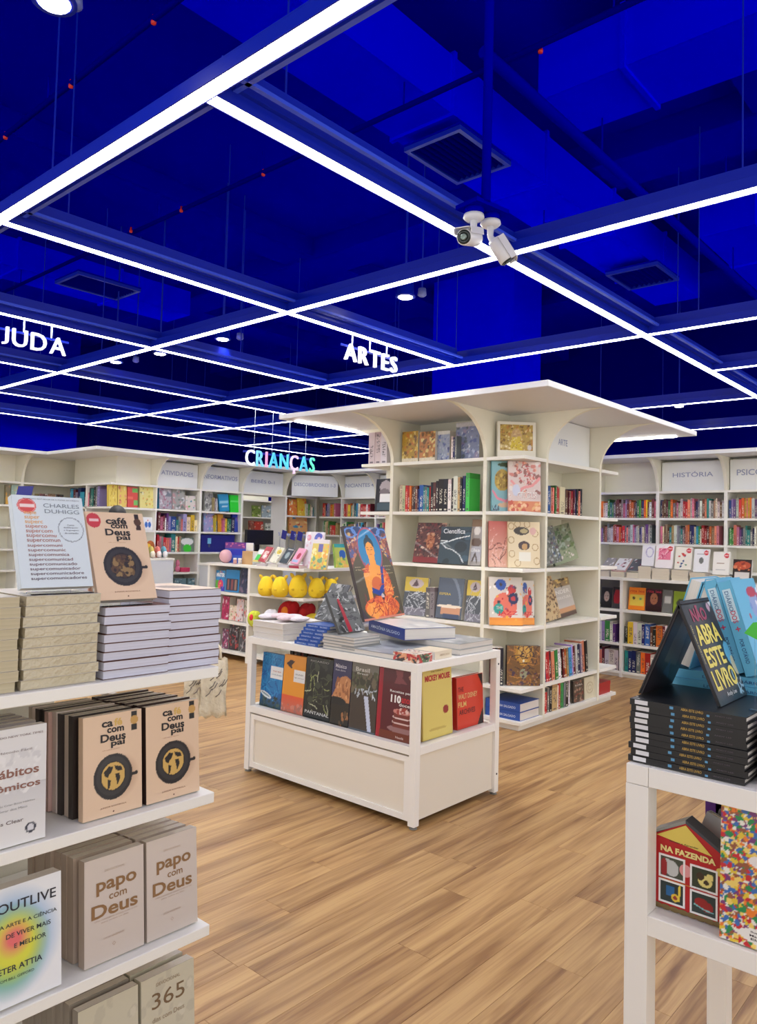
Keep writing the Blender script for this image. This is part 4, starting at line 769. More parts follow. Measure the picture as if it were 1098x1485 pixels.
for i, (lb, x0, x1, yt, yb, a) in enumerate(props):
    c = px(x0, yb, X=8.22); z = c.z; b = px(x1, yb, X=8.22)
    n = max(1, int((z-1.10)/.026)); zt = stack(lambda k, i=i, n=n: 'cream flat book, %s of the pile under the %s propped book' % (ORD[k], ORD[i]), (8.16, c.y+.01, 1.1005), (c-b).length*1.0, .2, (z-1.1005)/n-.0008, n, H9, (215, 205, 185), 'flat piles on the low bookcase counter', seed=i, jit=.003) if z > 1.13 else 1.1008
    pbook(lb, x0, x1, yt, yb, 'X', 8.2, zt+.0006, .03, R(12), col=(225, 225, 225), art=a, group=cg)
for i, (x0, x1, c, lb) in enumerate(((872, 886, (150, 150, 150), 'grey book lying tilted on the counter next to the island'), (889, 908, (228, 140, 160), 'pink and white book lying on the counter next to the grey one'), (911, 928, (90, 95, 100), 'dark patterned book lying on the counter before the propped row'))):
    a, b = px(x0, 828, X=8.2), px(x1, 828, X=8.2); y_ = a.y
    zt = stack(lambda k, i=i: 'cream flat book, %s of %s open pile beside the island' % (ORD[k], ORD[i]), (8.15, y_, 1.1005), (a-b).length, .2, .03, 2, H9, (222, 212, 190), 'flat piles on the low bookcase counter', seed=20+i, jit=.003)
    book(lb, (8.17, y_, zt+.003), (a-b).length, .24, .02, H9, R(58), c, A(16, 20, (225, 225, 225) if i == 1 else c).blobs(16, [c, (230, 230, 230), (120, 60, 70)], i, (.04, .12)), cg)
# ================================================================== CHILDREN WALL CONTENT
def wcov(label, x0, x1, yt, yb, c, art, plane='Y', val=YB+.06, k=None, lean=R(5), t=.03, **kw):
    a = px(x0, yb, **{plane: val}); z = min(WZ, key=lambda q: abs(q-a.z)); return pbook(label, x0, x1, yt, yb, plane, val, z, t, lean, col=c, art=art, group='face-out books on the children wall', **kw)
def patt(sd, bgc, pal, n=40, r=(.03, .12), res=(18, 24)): return A(*res, bgc).blobs(n, pal, sd, r)
wcov('yellow activity book with four round faces, first copy', 158, 170, 703, 733, (220, 195, 80), patt(1, (226, 204, 90), [(235, 225, 150), (190, 110, 60), (200, 170, 60)], 20), t=.05)
wcov('yellow activity book with four round faces, second copy', 171, 184, 704, 733, (225, 190, 90), patt(2, (228, 200, 96), [(235, 225, 150), (180, 90, 60), (225, 150, 110)], 20))
wcov('red and green number book on the upper children shelf', 185, 200, 706, 734, (215, 75, 60), A(16, 24, (216, 78, 62)).rect(.5, .75, 1, .95, (110, 190, 80)).rect(.6, .1, 1, .35, (120, 195, 90)).rect(0, .4, .5, .5, (235, 120, 90)))
wcov('pale yellow garden picture book on the upper children shelf', 203, 225, 705, 735, (228, 218, 140), patt(4, (232, 222, 140), [(200, 190, 70), (225, 160, 60), (60, 60, 60), (235, 235, 200), (120, 160, 80)], 30, (.02, .08)))
wcov('clear boxed sticker book with blue side under ATIVIDADES', 231, 249, 708, 737, (60, 150, 195), patt(5, (176, 170, 178), [(210, 210, 215), (170, 120, 140), (120, 130, 140)], 40), t=.06)
wcov('second clear boxed sticker book under ATIVIDADES', 250, 268, 709, 737, (170, 170, 175), patt(6, (165, 165, 160), [(215, 215, 215), (120, 130, 125), (190, 150, 150)], 40), t=.05)
wcov('small white book with green and blue figures under ATIVIDADES', 269, 284, 719, 737, (215, 205, 200), patt(7, (222, 214, 208), [(110, 180, 100), (80, 150, 170), (225, 170, 180)], 10))
wcov('grey patterned box under INFORMATIVOS', 297, 309, 712, 738, (165, 165, 160), patt(8, (160, 160, 155), [(210, 210, 205), (110, 110, 110)], 40))
wcov('bright cyan book leaning beside the green one', 319, 333, 717, 740, (40, 140, 190), A(10, 14, (40, 145, 195)).rect(.1, .5, .9, .6, (150, 205, 225)).rect(.3, .25, .8, .35, (200, 225, 235)), roll=R(-5))
wcov('bright green book at the end of the shelf under INFORMATIVOS', 334, 348, 718, 741, (30, 205, 50), A(10, 14, (30, 210, 50)).rect(.1, .6, .9, .68, (120, 235, 130)))
wcov('white poster book with blue angel wings drawing', 206, 223, 750, 768, (232, 232, 236), A(24, 24, (235, 236, 240)).ell(.36, .42, .13, .22, (60, 110, 190)).ell(.64, .42, .13, .22, (60, 110, 190)).rect(.47, .2, .53, .8, (235, 236, 240)).ell(.5, .75, .06, .05, (230, 120, 110)))
wcov('pink and blue comic book below INFORMATIVOS', 296, 311, 742, 768, (150, 150, 190), patt(9, (155, 150, 195), [(235, 170, 170), (120, 160, 200), (200, 200, 215)], 20))
wcov('orange brown picture book below INFORMATIVOS', 316, 324, 746, 769, (205, 150, 60), patt(10, (212, 150, 40), [(225, 170, 50)], 8), t=.05)
wcov('dark blue box with pink panel below INFORMATIVOS', 338, 349, 743, 770, (35, 60, 160), patt(11, (40, 66, 170), [(150, 90, 180), (70, 110, 200)], 12), t=.05)
wcov('round green character bag tag book on the third shelf', 262, 281, 780, 801, (190, 200, 190), A(18, 18, (110, 130, 115)).ell(.5, .72, .48, .25, (225, 225, 225)).ell(.5, .25, .3, .3, (60, 190, 50)))
def crow(x, ypx, k, spec, place, seed, w, yaw=0, org=None, hh=(.15, .23)):
    a = px(x, ypx, Y=YB) if org is None else org
    spine_row(((a[0], a[1]), yaw), WZ[k], 0, spec, place, 'spines on the children wall', depth=.16, hh=hh, seed=seed, smax=w)
crow(230, 768, 5, 'maroon:.04:.25 pink:.04 maroon:.03 white:.02 purple:.03:.24 lilac:.04:.2 blue:.08:.2 teal:.04 grey:.04:.2 salmon:.03 lilac:.06:.24 cream:.06:.2 yellow:.06:.23 cream:.05'.split(), 'in the second row under ATIVIDADES', 61, .66)
crow(229, 800, 4, 'red:.03 pink:.03 grey:.03 red:.04:.2 salmon:.05:.19 pink:.03 teal:.07:.25 cream:.03 red:.02 tan:.03'.split(), 'in the third row under ATIVIDADES', 62, .4, hh=(.18, .24))
crow(313, 768, 5, 'yellow:.02:.24 grey:.02'.split(), 'before the orange picture book', 63, .1)
crow(325, 769, 5, 'pink:.03:.2 yellow:.04:.2 green:.03:.2 teal:.04:.2 navy:.06:.22'.split(), 'right of the orange picture book', 64, .3)
crow(311, 740, 6, 'tan:.02:.2 grey:.02 white:.03:.19'.split(), 'before the leaning cyan book', 65, .1)
crow(421, 742, 6, 'red:.0:.1'.split()[:0], '', 66, .1)
cw = 'spines on the children wall'
wcov('orange cartoon book with dots, corner bookcase upper row', 420, 431, 724, 744, (220, 110, 50), patt(20, (226, 130, 60), [(230, 190, 70), (200, 60, 60), (240, 230, 200), (120, 190, 120)], 20), t=.05)
wcov('yellow cartoon book, corner bookcase upper row', 432, 445, 722, 745, (230, 190, 60), patt(21, (230, 190, 60), [(230, 120, 60), (240, 225, 120)], 14))
crow(446, 745, 6, 'white:.04:.2 green:.03:.2 cream:.03:.19 white:.03 teal:.03'.split(), 'after the yellow cartoon book in the corner', 67, .2)
wcov('cartoon book with orange heads and blue sky, corner second row', 420, 446, 750, 772, (220, 150, 80), patt(22, (225, 170, 110), [(230, 120, 40), (60, 150, 190), (240, 220, 150), (200, 80, 60)], 22), t=.04)
cx = ((XB+.0, 8.93), H9)
spine_row(((XB, 8.9), H9), WZ[6], 0, 'red:.04 salmon:.03 navy:.03:.2 lilac:.04 grey:.03 orange:.05:.2 yellow:.03:.2 pink:.04'.split(), 'in the corner bookcase, upper row facing the aisle', cw, seed=68, smax=.42)
spine_row(((XB, 8.9), H9), WZ[5], 0, 'white:.04 green:.03 cream:.03 tan:.04 green:.03 salmon:.05:.16 red:.08:.15 tan:.05'.split(), 'in the corner bookcase, second row facing the aisle', cw, seed=69, smax=.42)
def xrow(y, k, spec, place, seed, w=.7): spine_row(((XB, y), H9), WZ[k], 0, spec, place, cw, depth=.16, seed=seed, smax=w, hh=(.17, .22))
xrow(8.44, 6, 'white red:.04 salmon:.04 yellow:.05 orange:.02 teal cream:.03 grey teal:.03 cyan:.03 white:.02 cream pink red:.04 salmon red:.05 white:.03 red:.04 maroon'.split(), 'in the upper row under INICIANTES', 70)
xrow(8.44, 5, 'cream:.03 green:.03 white:.03 green navy:.02 yellow:.05 tan:.05 maroon:.02 white:.03 grey:.03 blue white:.02 grey:.04 cyan:.03 black:.03 brown:.03 tan white'.split(), 'in the second row under INICIANTES', 71)
xrow(7.69, 6, 'white:.03 black:.05 grey:.03 pink:.03 white:.04 black:.03 tan:.04'.split(), 'beside the far corner of the island, upper row', 72)
xrow(7.69, 5, 'purple:.03 navy:.03 green:.04 salmon:.03 red:.04 orange:.04'.split(), 'beside the far corner of the island, second row', 73)
# end side of the children wall and the recessed bays
EX = 4.96
spine_row(((EX, 10.1), H9), WZ[6], 0, 'navy:.03:.26 cyan:.06:.25 maroon:.07:.24 grey:.06:.2 navy:.08:.26 cyan:.11:.2 black:.04:.24 pink:.09:.19 black:.05:.25 teal:.06:.24 black:.04:.26 grey:.05:.26 lilac:.05:.27'.split(), 'on the open end of the children wall', cw, seed=75, smax=.95)
spine_row(((EX, 9.5), H9), WZ[5], 0, 'maroon:.05 red:.1:.1 red:.08:.12 brown:.05 cream:.07:.2'.split(), 'on the lower open end shelf of the children wall', cw, seed=76, smax=.5)
fg = 'small framed covers in the recess'
for i, (x0, x1, yt, yb, bgc, pal) in enumerate(((50, 56, 716, 731, (120, 110, 70), [(200, 190, 120), (60, 50, 40)]), (57, 68, 716, 731, (110, 70, 75), [(180, 60, 70), (220, 210, 205), (50, 40, 45)]), (69, 80, 716, 731, (150, 125, 100), [(220, 190, 170), (90, 80, 40), (170, 110, 110)]), (81, 92, 717, 731, (90, 90, 85), [(40, 40, 40), (150, 150, 145), (120, 60, 60)]))):
    pbook('small boxed card set, %s along the recessed shelf' % ORD[i], x0, x1, yt, yb, 'Y', 10.3, WZ[6], .03, R(3), col=(200, 195, 185), art=patt(30+i, bgc, pal, 14), group=fg)
for i, (x0, x1, bgc, pal) in enumerate(((8, 15, (120, 110, 80), [(200, 150, 60), (90, 70, 60)]), (16, 27, (150, 175, 165), [(215, 220, 210), (210, 170, 80)]))):
    pbook('%s tin box near the blue card holder at the left edge' % ('brown', 'pale green')[i], x0, x1, 703, 728, 'Y', 10.3, WZ[6], .05, R(3), col=bgc, art=patt(40+i, bgc, pal, 12).rect(0, 0, 1, .4, (205, 155, 55)), group=fg)
# passage shelves
pg = 'comics beyond the passage'
for i, (x0, x1, yt, yb, bgc) in enumerate(((366, 378, 733, 752, (110, 130, 50)), (380, 395, 733, 753, (150, 165, 170)), (361, 368, 755, 768, (140, 80, 60)), (369, 382, 756, 768, (190, 70, 50)), (385, 395, 759, 768, (200, 205, 190)))):
    a = px(x0, yb, Y=10.92); z = min(WZ, key=lambda q: abs(q-a.z))
    pbook('%s comic beyond the passage, %s shelf' % (('olive green', 'pale blue', 'small brown', 'red hooded figure', 'white and green')[i], ('upper', 'upper', 'lower', 'lower', 'lower')[i]), x0, x1, yt, yb, 'Y', 10.95, z, .02, R(4), col=bgc, art=patt(50+i, bgc, [tuple(min(250, v+50) for v in bgc), tuple(v//2 for v in bgc), (215, 205, 180)], 16), group=pg)
# blue box display under INFORMATIVOS, monitor, blue card holders
NB = (18, 22, 120)
p = px(296, 803, Y=9.02)
bx = thing('display_box', 'dark navy blue box with pale tag under INFORMATIVOS', 'box', (6.39, 8.98, WZ[4]+.0006)); wbox('box_body', bx, 6.39, 6.98, 8.98, 9.2, WZ[4]+.0006, WZ[4]+.25, mat('navy_card', NB, .6)); wbox('tag', bx, 6.50, 6.56, 8.976, 8.9795, 1.32, 1.40, mat('sky_tag', (120, 190, 225), .5)); wbox('tag_stem', bx, 6.515, 6.545, 8.976, 8.9795, 1.27, 1.315, mat('grey_tag', (70, 80, 110), .5))
p = px(357, 790, Y=7.9)
mo = thing('computer_monitor', 'black computer monitor seen from behind in the passage', 'monitor', (6.65, 7.98, 1.1))
q0, q1 = px(357, 768, Y=8.0), px(395, 790, Y=8.0)
mo.location = ((q0.x+q1.x)/2, 8.0, 0)
wbox('screen_back', mo, q0.x, q1.x, 7.98, 8.03, q1.z, q0.z, BLACK, .004); wbox('stand', mo, mo.location.x-.03, mo.location.x+.03, 8.031, 8.07, 1.101, q0.z-.1, BLACK); wbox('foot', mo, mo.location.x-.12, mo.location.x+.12, 7.97, 8.15, 1.086, 1.1, BLACK)
ck = thing('till_counter', 'pale counter behind the plush unit that carries the monitor', 'counter', (6.7, 8.1, 0)); wbox('body', ck, 5.9, 7.6, 7.9, 8.3, .0, 1.055, GP); wbox('worktop', ck, 5.88, 7.62, 7.88, 8.32, 1.056, 1.085)
# soft toys on the pale cabinet
def blob(name, parent, c, r, m, n=14, loc=(0, 0, 0), rot=(0, 0, 0)):
    prof = [(max(.0005, math.sin(math.pi*i/n)), -math.cos(math.pi*i/n)) for i in range(n+1)]
    vs, fs = [], []; K = 18
    for a, z in prof: vs += [(c[0]+a*r[0]*math.cos(t*2*math.pi/K), c[1]+a*r[1]*math.sin(t*2*math.pi/K), c[2]+z*r[2]) for t in range(K)]
    for i in range(n): fs += [(i*K+t, i*K+(t+1) % K, (i+1)*K+(t+1) % K, (i+1)*K+t) for t in range(K)]
    return link(name, newmesh(name, vs, fs, m, smooth=True), parent, loc, rot)
for i, (x, cA, cB, lb) in enumerate(((210, (150, 205, 205), (230, 225, 220), 'pale turquoise soft baby shoe, first in the row'), (219, (225, 200, 110), (235, 225, 205), 'yellow soft baby shoe beside the turquoise one'), (228, (230, 130, 120), (240, 225, 225), 'coral soft baby shoe with white toe'), (237, (110, 185, 205), (235, 235, 235), 'sky blue soft baby shoe, last in the row'))):
    p = px(x, 802, Y=8.45); t = thing('soft_toy', lb, 'toy', (p.x, 8.45, 1.1465), (0, 0, R(-18)), 'soft toys on the pale cabinet')
    blob('body', t, (0, 0, .075), (.03, .11, .072), mat('plush_%d' % i, cA, .9, bump=.6), 10); blob('toe', t, (.0, -.09, .045), (.032, .05, .044), mat('plush_w%d' % i, cB, .9, bump=.6), 8)
t = thing('plush_crab', 'yellow and orange plush pile behind the soft shoes', 'toy', (*px(212, 790, Y=8.65).xy, 1.1465)); t.location.y = 8.68
for i in range(4): blob('lobe', t, (.05*i-.06, .02*(i % 2), .09+.035*(i % 2)), (.06, .06, .088), mat('plush_o%d' % (i % 2), ((225, 180, 60), (175, 95, 45))[i % 2], .9, bump=.6), 8)
p = px(271, 845, Y=8.99); t = thing('toy_box', 'small dark pink toy box with pink handle figure', 'toy', (px(262, 838, Y=9.02).x, 9.02, WZ[3]+.0008)); PK = mat('toy_pink', (190, 50, 90), .5)
link('box_body', boxes('box_body', [(0, .15, 0, .1, 0, .06)], PK, .004), t); blob('head', t, (-.03, .04, .12), (.03, .03, .05), mat('toy_rose', (215, 120, 150), .6), 8); blob('figure', t, (-.03, .04, .045), (.035, .035, .045), mat('toy_rose', (215, 120, 150), .6), 8)
for i, x in enumerate((253, 272)):
    a = px(x, 850, Y=9.0); pbook('%s pale blue grey storage box under the pink toy' % ('first', 'second')[i], x, x+16, 839, 860, 'Y', 9.0, WZ[2], .1, 0, col=(120, 150, 160), art=patt(60+i, (110, 140, 150), [(160, 190, 200), (60, 80, 90), (210, 215, 215)], 20), group='boxes low on the children wall')
# ================================================================== PLUSH UNIT CONTENT
YL = mat('yellow_plush', (238, 205, 45), .95, bump=.5); YD = mat('yellow_plush_ear', (222, 186, 50), .95, bump=.5)
def plush(label, x, y, z, yaw, s=1.0):
    t = thing('plush_toy', label, 'toy', (x, y, z+.001), (0, 0, yaw), 'yellow plush toys in the open corner')
    prof = [(.0005, 0), (.055, .002), (.09, .03), (.102, .075), (.098, .12), (.082, .165), (.066, .2), (.045, .225), (.02, .236), (.0005, .238)]; prof = [(a*s*1.0, b*s) for a, b in prof]
    lathe('body', prof, YL, 22, t)
    for q in (-1, 1):
        blob('ear', t, (0, 0, 0), (.02*s, .014*s, .04*s), YD, 8, (q*.06*s, 0, .225*s), (0, q*R(38), 0))
        blob('paw', t, (q*.05*s, -.092*s, .09*s), (.018*s, .014*s, .012*s), YD, 7)
    return t
zz = .80
for lb, a, ang, s in (('yellow round plush toy tucked at the back left of the corner shelf', 386, 20, 1.0), ('second yellow plush toy, turned slightly to the left', 406, 5, 1.02), ('largest yellow plush toy in the middle of the corner shelf', 432, -40, 1.12), ('fourth yellow plush toy, right of the biggest one', 459, -60, 1.0), ('yellow plush toy half hidden at the right end of the shelf', 480, -70, .95)):
    back = .16 if a == 432 else .17
    # stand on a diagonal line inside the open corner
    n = Vector((1, 1, 0)).normalized(); base = Vector((PX, PY0, 0))+n*(.2 if a in (406, 432, 459) else .30); dr = fw + rt*(a-PCX)/FPX - up*(860-PCY)/FPX
    P = CAM+dr*((base-CAM).dot(n)/dr.dot(n)); plush(lb, P.x, P.y, zz, R(-45), s*.92)
# toys on the lower corner shelf
for i, (a, cc, r_, h_, lb) in enumerate(((368, (200, 210, 70), .07, .09, 'lime green and white soft toy on the lower corner shelf'), (392, (225, 225, 235), .08, .1, 'white soft toy beside the lime green one'), (418, (185, 25, 35), .12, .14, 'big red plush with orange patch on the lower corner shelf'), (444, (175, 30, 40), .1, .13, 'dark red plush at the back of the lower corner shelf'), (428, (235, 205, 70), .1, .07, 'yellow bag of soft toys before the red plush'), (455, (232, 205, 60), .11, .08, 'second yellow bag of soft toys on the lower corner shelf'))):
    n = Vector((1, 1, 0)).normalized(); base = Vector((PX, PY0, 0))+n*(.42 if i in (2, 3) else .27); dr = fw + rt*(a-PCX)/FPX - up*(898-PCY)/FPX
    P = CAM+dr*((base-CAM).dot(n)/dr.dot(n)); t = thing('soft_toy', lb, 'toy', (P.x, P.y, .461), (0, 0, R(-45)), 'soft toys on the lower corner shelf'); m_ = mat('soft_%d' % i, cc, .9, bump=.6)
    zb = .1 if i in (2, 3) else .03
    blob('body', t, (0, 0, h_+.002), (r_, r_*.7, h_), m_, 10); blob('head', t, (r_*.55, -.02, h_*1.5), (r_*.5, r_*.45, h_*.5), m_, 8); blob('patch', t, (-r_*.3, -r_*.5, h_*1.2), (r_*.35, r_*.3, h_*.4), mat('soft_p%d' % i, ((215, 50, 60), (150, 160, 215), (230, 130, 40), (200, 40, 45), (245, 225, 120), (240, 220, 110))[i], .9), 8)
def pcov(label, x0, x1, yt, yb, z, c, art, t=.05, lean=R(3), **k):
    yt = max(yt, 0)
    while (px(x0, yt, X=PX+.07).z-z) > .295: yt += 1
    return pbook(label, x0, x1, yt, yb, 'X', PX+.07, z, t, lean, col=c, art=art, group=k.pop('group', 'boxed toys in the plush unit'), name=k.pop('name', 'toy_box'), cat='box', **k)
pcov('colourful game box with white title and pink and green blobs', 312, 325, 827, 857, .78, (70, 120, 200), A(24, 30, (50, 140, 200)).rect(0, 0, .4, .5, (90, 170, 60)).ell(.55, .3, .3, .25, (220, 60, 110)).rect(.6, 0, 1, .2, (60, 60, 190)).blobs(12, [(230, 180, 60), (200, 50, 120), (60, 60, 160)], 3, (.03, .08)), texts=[('MASTER', .5, .78, .9, .2, (235, 240, 245), .05)])
pcov('tall blue toy box with pen windows beside the game box', 326, 346, 826, 857, .78, (40, 130, 190), A(20, 26, (45, 135, 195)).rect(.1, .05, .9, .6, (45, 50, 70)).rect(.18, .1, .3, .55, (150, 90, 80)).rect(.42, .1, .56, .55, (140, 70, 70)).rect(.68, .1, .82, .55, (160, 120, 100)))
pcov('dark game box with grey city picture, end of the upper shelf', 347, 361, 823, 862, .78, (40, 45, 65), patt(70, (50, 56, 80), [(120, 100, 120), (70, 80, 110), (30, 34, 50)], 20))
for i, (x0, x1, yt, yb, c, pal, lb) in enumerate(((321, 331, 865, 898, (170, 30, 80), [(210, 70, 120), (120, 20, 60), (230, 200, 210)], 'magenta boxed doll set on the middle shelf'), (332, 342, 878, 899, (225, 205, 185), [(215, 120, 120), (150, 160, 110), (240, 230, 220)], 'cream toy carton stacked on the middle shelf'), (342, 352, 869, 899, (215, 200, 200), [(210, 80, 60), (230, 200, 190), (120, 60, 60)], 'white toy carton with orange circle, middle shelf'), (353, 361, 871, 902, (190, 180, 170), [(180, 50, 60), (90, 120, 70), (230, 225, 215)], 'tall mixed toy carton at the end of the middle shelf'))):
    pcov(lb, x0, x1, yt, yb, .445, c, patt(80+i, c, pal, 26), .1)
for i, (x0, x1, yt, yb, c, pal, lb) in enumerate(((321, 330, 912, 944, (110, 60, 90), [(190, 90, 140), (200, 200, 210), (50, 40, 50)], 'purple and pink toy pack low on the plush unit'), (331, 345, 906, 946, (60, 50, 55), [(160, 80, 80), (30, 30, 35), (120, 120, 125)], 'dark toy pack low on the plush unit'), (346, 360, 906, 950, (80, 80, 85), [(180, 180, 185), (40, 40, 45), (150, 70, 70)], 'grey and black striped toy pack low on the plush unit'))):
    pcov(lb, x0, x1, yt, yb, .10, c, patt(90+i, c, pal, 30).lines(8, [(200, 60, 60), (200, 200, 200)], i, .02), .12)
# counter of the plush unit: leaning books in a row
tg = 'small books propped along the plush counter'
def top(label, x0, x1, yt, yb, c, art, lean=R(38), t=.03, X=PX+.05, roll=0, **k): return pbook(label, x0, x1, yt, yb, 'X', X, 1.1205, t, lean, col=c, art=art, group=tg, roll=roll, **k)
bs = book('low green and white shaped book propped on a pile, first on the plush counter', (PX+.05, px(366, 812, X=PX+.05).y, 1.15), .13, .17, .02, H9, R(35), (160, 190, 160), A(20, 26, (190, 205, 190)).ell(.5, .8, .42, .18, (235, 235, 235)).rect(.2, .15, .8, .6, (35, 185, 60)).rect(0, 0, 1, .15, (215, 190, 100)), tg)
for i, (x0, x1, c, a_, lb) in enumerate(((380, 398, (170, 45, 55), A(18, 26, (178, 58, 66)).rect(.25, .2, .8, .7, (225, 200, 195)).blobs(6, [(190, 60, 60)], 2, (.05, .1), (.3, .25, .75, .6)), 'red small book with white window propped on the counter'), (396, 413, (220, 215, 190), A(18, 26, (222, 220, 200)).ell(.6, .7, .3, .16, (210, 190, 70)).lines(6, [(90, 120, 80), (60, 60, 60)], 3, .02), 'cream small book with yellow oval propped on the counter'), (411, 428, (50, 62, 70), A(18, 26, (55, 66, 74)).ell(.5, .5, .25, .22, (150, 165, 165)).rect(.2, .85, .9, .92, (225, 225, 225)), 'dark slate small book with grey emblem on the counter'), (427, 447, (220, 150, 175), A(18, 26, (222, 155, 180)).ell(.55, .5, .22, .2, (170, 50, 70)).rect(.1, .1, .8, .25, (150, 180, 215)), 'pink small book with red flower on the counter'))):
    y_ = px(x0-5, 812, X=PX+.04).y; n_ = 2
    stack(lambda k, i=i: '%s flat book in the %s low pile on the plush counter' % (ORD[k], ORD[i]), (PX+.01, y_-.005, 1.1205), .155, .2, .013, n_, H9, ((200, 190, 190), (215, 210, 200), (205, 200, 205), (170, 60, 80))[i], 'flat piles on the plush counter', seed=100+i, jit=.003)
    book(lb, (PX+.03, y_, 1.1505), .13, .2, .02, H9, R(33), c, a_, tg, roll=R(6))
book('big yellow storybook with elephants and lilac label on the plush counter', (PX+.02, px(449, 816, X=PX+.02).y, 1.1205), .21, .32, .03, R(-78), R(12), (225, 205, 110), A(44, 56, (220, 200, 110)).blobs(50, [(120, 170, 130), (230, 170, 90), (235, 215, 90), (90, 150, 150), (200, 200, 120)], 4, (.04, .1), (0, 0, 1, .5)).blobs(30, [(235, 205, 80), (240, 180, 90), (250, 235, 170)], 6, (.04, .1), (0, .4, 1, .8)).rect(.38, .58, .64, .84, (110, 110, 180)).rect(0, .86, 1, 1, (228, 222, 226)), tg)
book('white storybook with blue butterfly standing behind the yellow one', (PX+.12, px(437, 812, X=PX+.1).y, 1.1205), .24, .40, .025, R(-78), R(8), (225, 222, 232), A(40, 56, (226, 222, 234)).ell(.72, .88, .2, .09, (80, 90, 185)).ell(.6, .82, .12, .07, (100, 110, 200)).ell(.2, .84, .12, .08, (225, 150, 170)).blobs(20, [(220, 190, 210), (240, 240, 245)], 5, (.04, .1)), tg)
book('green and yellow storybook with blue circle at the end of the plush counter', (6.1, PY0+.06, 1.1205), .22, .27, .03, 0, R(10), (150, 180, 80), A(30, 36, (190, 200, 80)).rect(0, .85, 1, 1, (60, 160, 150)).ell(.55, .55, .25, .2, (60, 110, 180)).blobs(16, [(225, 210, 90), (110, 170, 100), (230, 180, 90)], 3, (.05, .12), (0, 0, 1, .4)), tg)
for i, (xx, yt) in enumerate(((405, 768), (418, 769), (428, 770), (441, 771))):
    p = px(xx, 795, X=PX+.22); t = thing('card_holder', 'navy blue sale card rising behind the small books, %s from the passage' % ORD[i], 'sign', (p.x, p.y, 1.1205), (0, 0, H9), 'navy sale cards on the plush counter')
    h_ = px(xx, yt, X=PX+.22).z-1.1205
    link('foot', boxes('foot', [(-.03, .03, -.02, .03, 0, .003)], ACRYL), t); link('stem', boxes('stem', [(-.003, .003, .002, .006, .003, h_-.04)], ACRYL), t); link('card', boxes('card', [(-.04, .04, -.002, .001, h_-.1, h_)], mat('navy_card', NB, .6)), t, rot=(0, R(12), 0)); text(t, '%', 0, h_-.05, .04, .04, (150, 160, 220), y=-.004)
# beach ball set and boxes at the far end of the counter
p = px(324, 800, X=PX+.08); t = thing('toy_ball', 'pink and white striped ball on the plush counter end', 'ball', (PX+.12, p.y, 1.1205+.082)); blob('ball_body', t, (0, 0, 0), (.08, .08, .08), mat('ball_pink', (225, 175, 180), .4), 14)
for a in range(4): tube('stripe', [(.0815*math.cos(u)*math.cos(a*.8), .0815*math.cos(u)*math.sin(a*.8), .0815*math.sin(u)) for u in [R(v) for v in range(-80, 81, 16)]], .004, mat('ball_stripe', (60, 40, 50), .5), t, 5)
pbook('blue boxed toy with pink row of figures on the counter end', 326, 356, 786, 812, 'X', PX+.16, 1.1205, .12, 0, col=(40, 60, 160), art=A(26, 22, (45, 90, 190)).rect(0, .72, 1, 1, (120, 60, 150)).blobs(8, [(230, 130, 160)], 2, (.04, .06), (.05, .8, .95, .95)).rect(.3, .4, 1, .68, (30, 50, 180)), group=tg, name='toy_box', cat='box')
for i, (x, c, lb) in enumerate(((341, (200, 150, 140), 'small tin with white lid on the counter end'), (348, (205, 195, 185), 'second small tin beside the brown carton'))):
    p = px(x, 813, X=PX+.05); t = thing('tin', lb, 'tin', (PX+.05, p.y, 1.1205)); lathe('can', [(.001, 0), (.022, 0), (.022, .05)], mat('tin_%d' % i, c, .4), 14, t); lathe('lid', [(.023, .0505), (.023, .07), (.001, .071)], WHITE, 14, t)
pbook('plain light brown carton on the plush counter', 351, 366, 799, 815, 'X', PX+.09, 1.1205, .12, 0, col=(205, 165, 115), group=tg, name='carton', cat='box')
# ================================================================== CENTRE TABLE CONTENT
mg = 'face-out books in the middle of the display table'
MZ = .4055
def mcov(label, x0, x1, yt, yb, c, art, X, t=.03, lean=R(4), **k):
    a = px(x0, yb, X=X); b = px(x1, yb, X=X); h_ = (px(x0, yt, X=X).z-MZ)/math.cos(lean)
    ay = min(a.y, 3.742)
    return book(label, (X, ay, MZ), ay-b.y, min(h_, .38), t, H9, lean, c, art, mg, **k)
mcov('blue book with white rowing boat and white label', 372, 406.5, 945, 1022, (35, 110, 170), A(44, 80, (28, 118, 178)).grad((38, 66, 70), (20, 100, 170), 0, .3).lines(60, [(14, 84, 150), (50, 145, 200)], 3, .012, (0, .3, 1, 1), .35).blobs(40, [(40, 56, 50), (70, 90, 80), (30, 70, 90)], 2, (.02, .06), (0, 0, 1, .2)).ell(.27, .22, .27, .045, (225, 232, 235), ang=-.25).ell(.27, .225, .2, .02, (130, 150, 160), ang=-.25).rect(.42, .55, 1, .77, (226, 228, 228)), 3.15, texts=[('THE SEA', .72, .68, .4, .025, (200, 130, 110)), ('a book of water', .72, .62, .5, .025, (120, 150, 170))])
mcov('orange book with small bird silhouette and white label', 407, 438.5, 949, 1030, (220, 140, 40), A(40, 76, (226, 150, 44)).grad((190, 110, 90), (222, 90, 50), 0, .3).blobs(30, [(205, 130, 110), (170, 110, 95)], 4, (.02, .07), (0, 0, 1, .15)).poly([(.1, .84), (.3, .92), (.5, .9), (.35, .83), (.4, .76), (.3, .78)], (60, 35, 30)).rect(.48, .54, 1, .76, (226, 226, 224)), 3.15, texts=[('DUNES', .74, .68, .35, .025, (120, 120, 120)), ('light and sand', .74, .62, .42, .025, (140, 140, 140))])
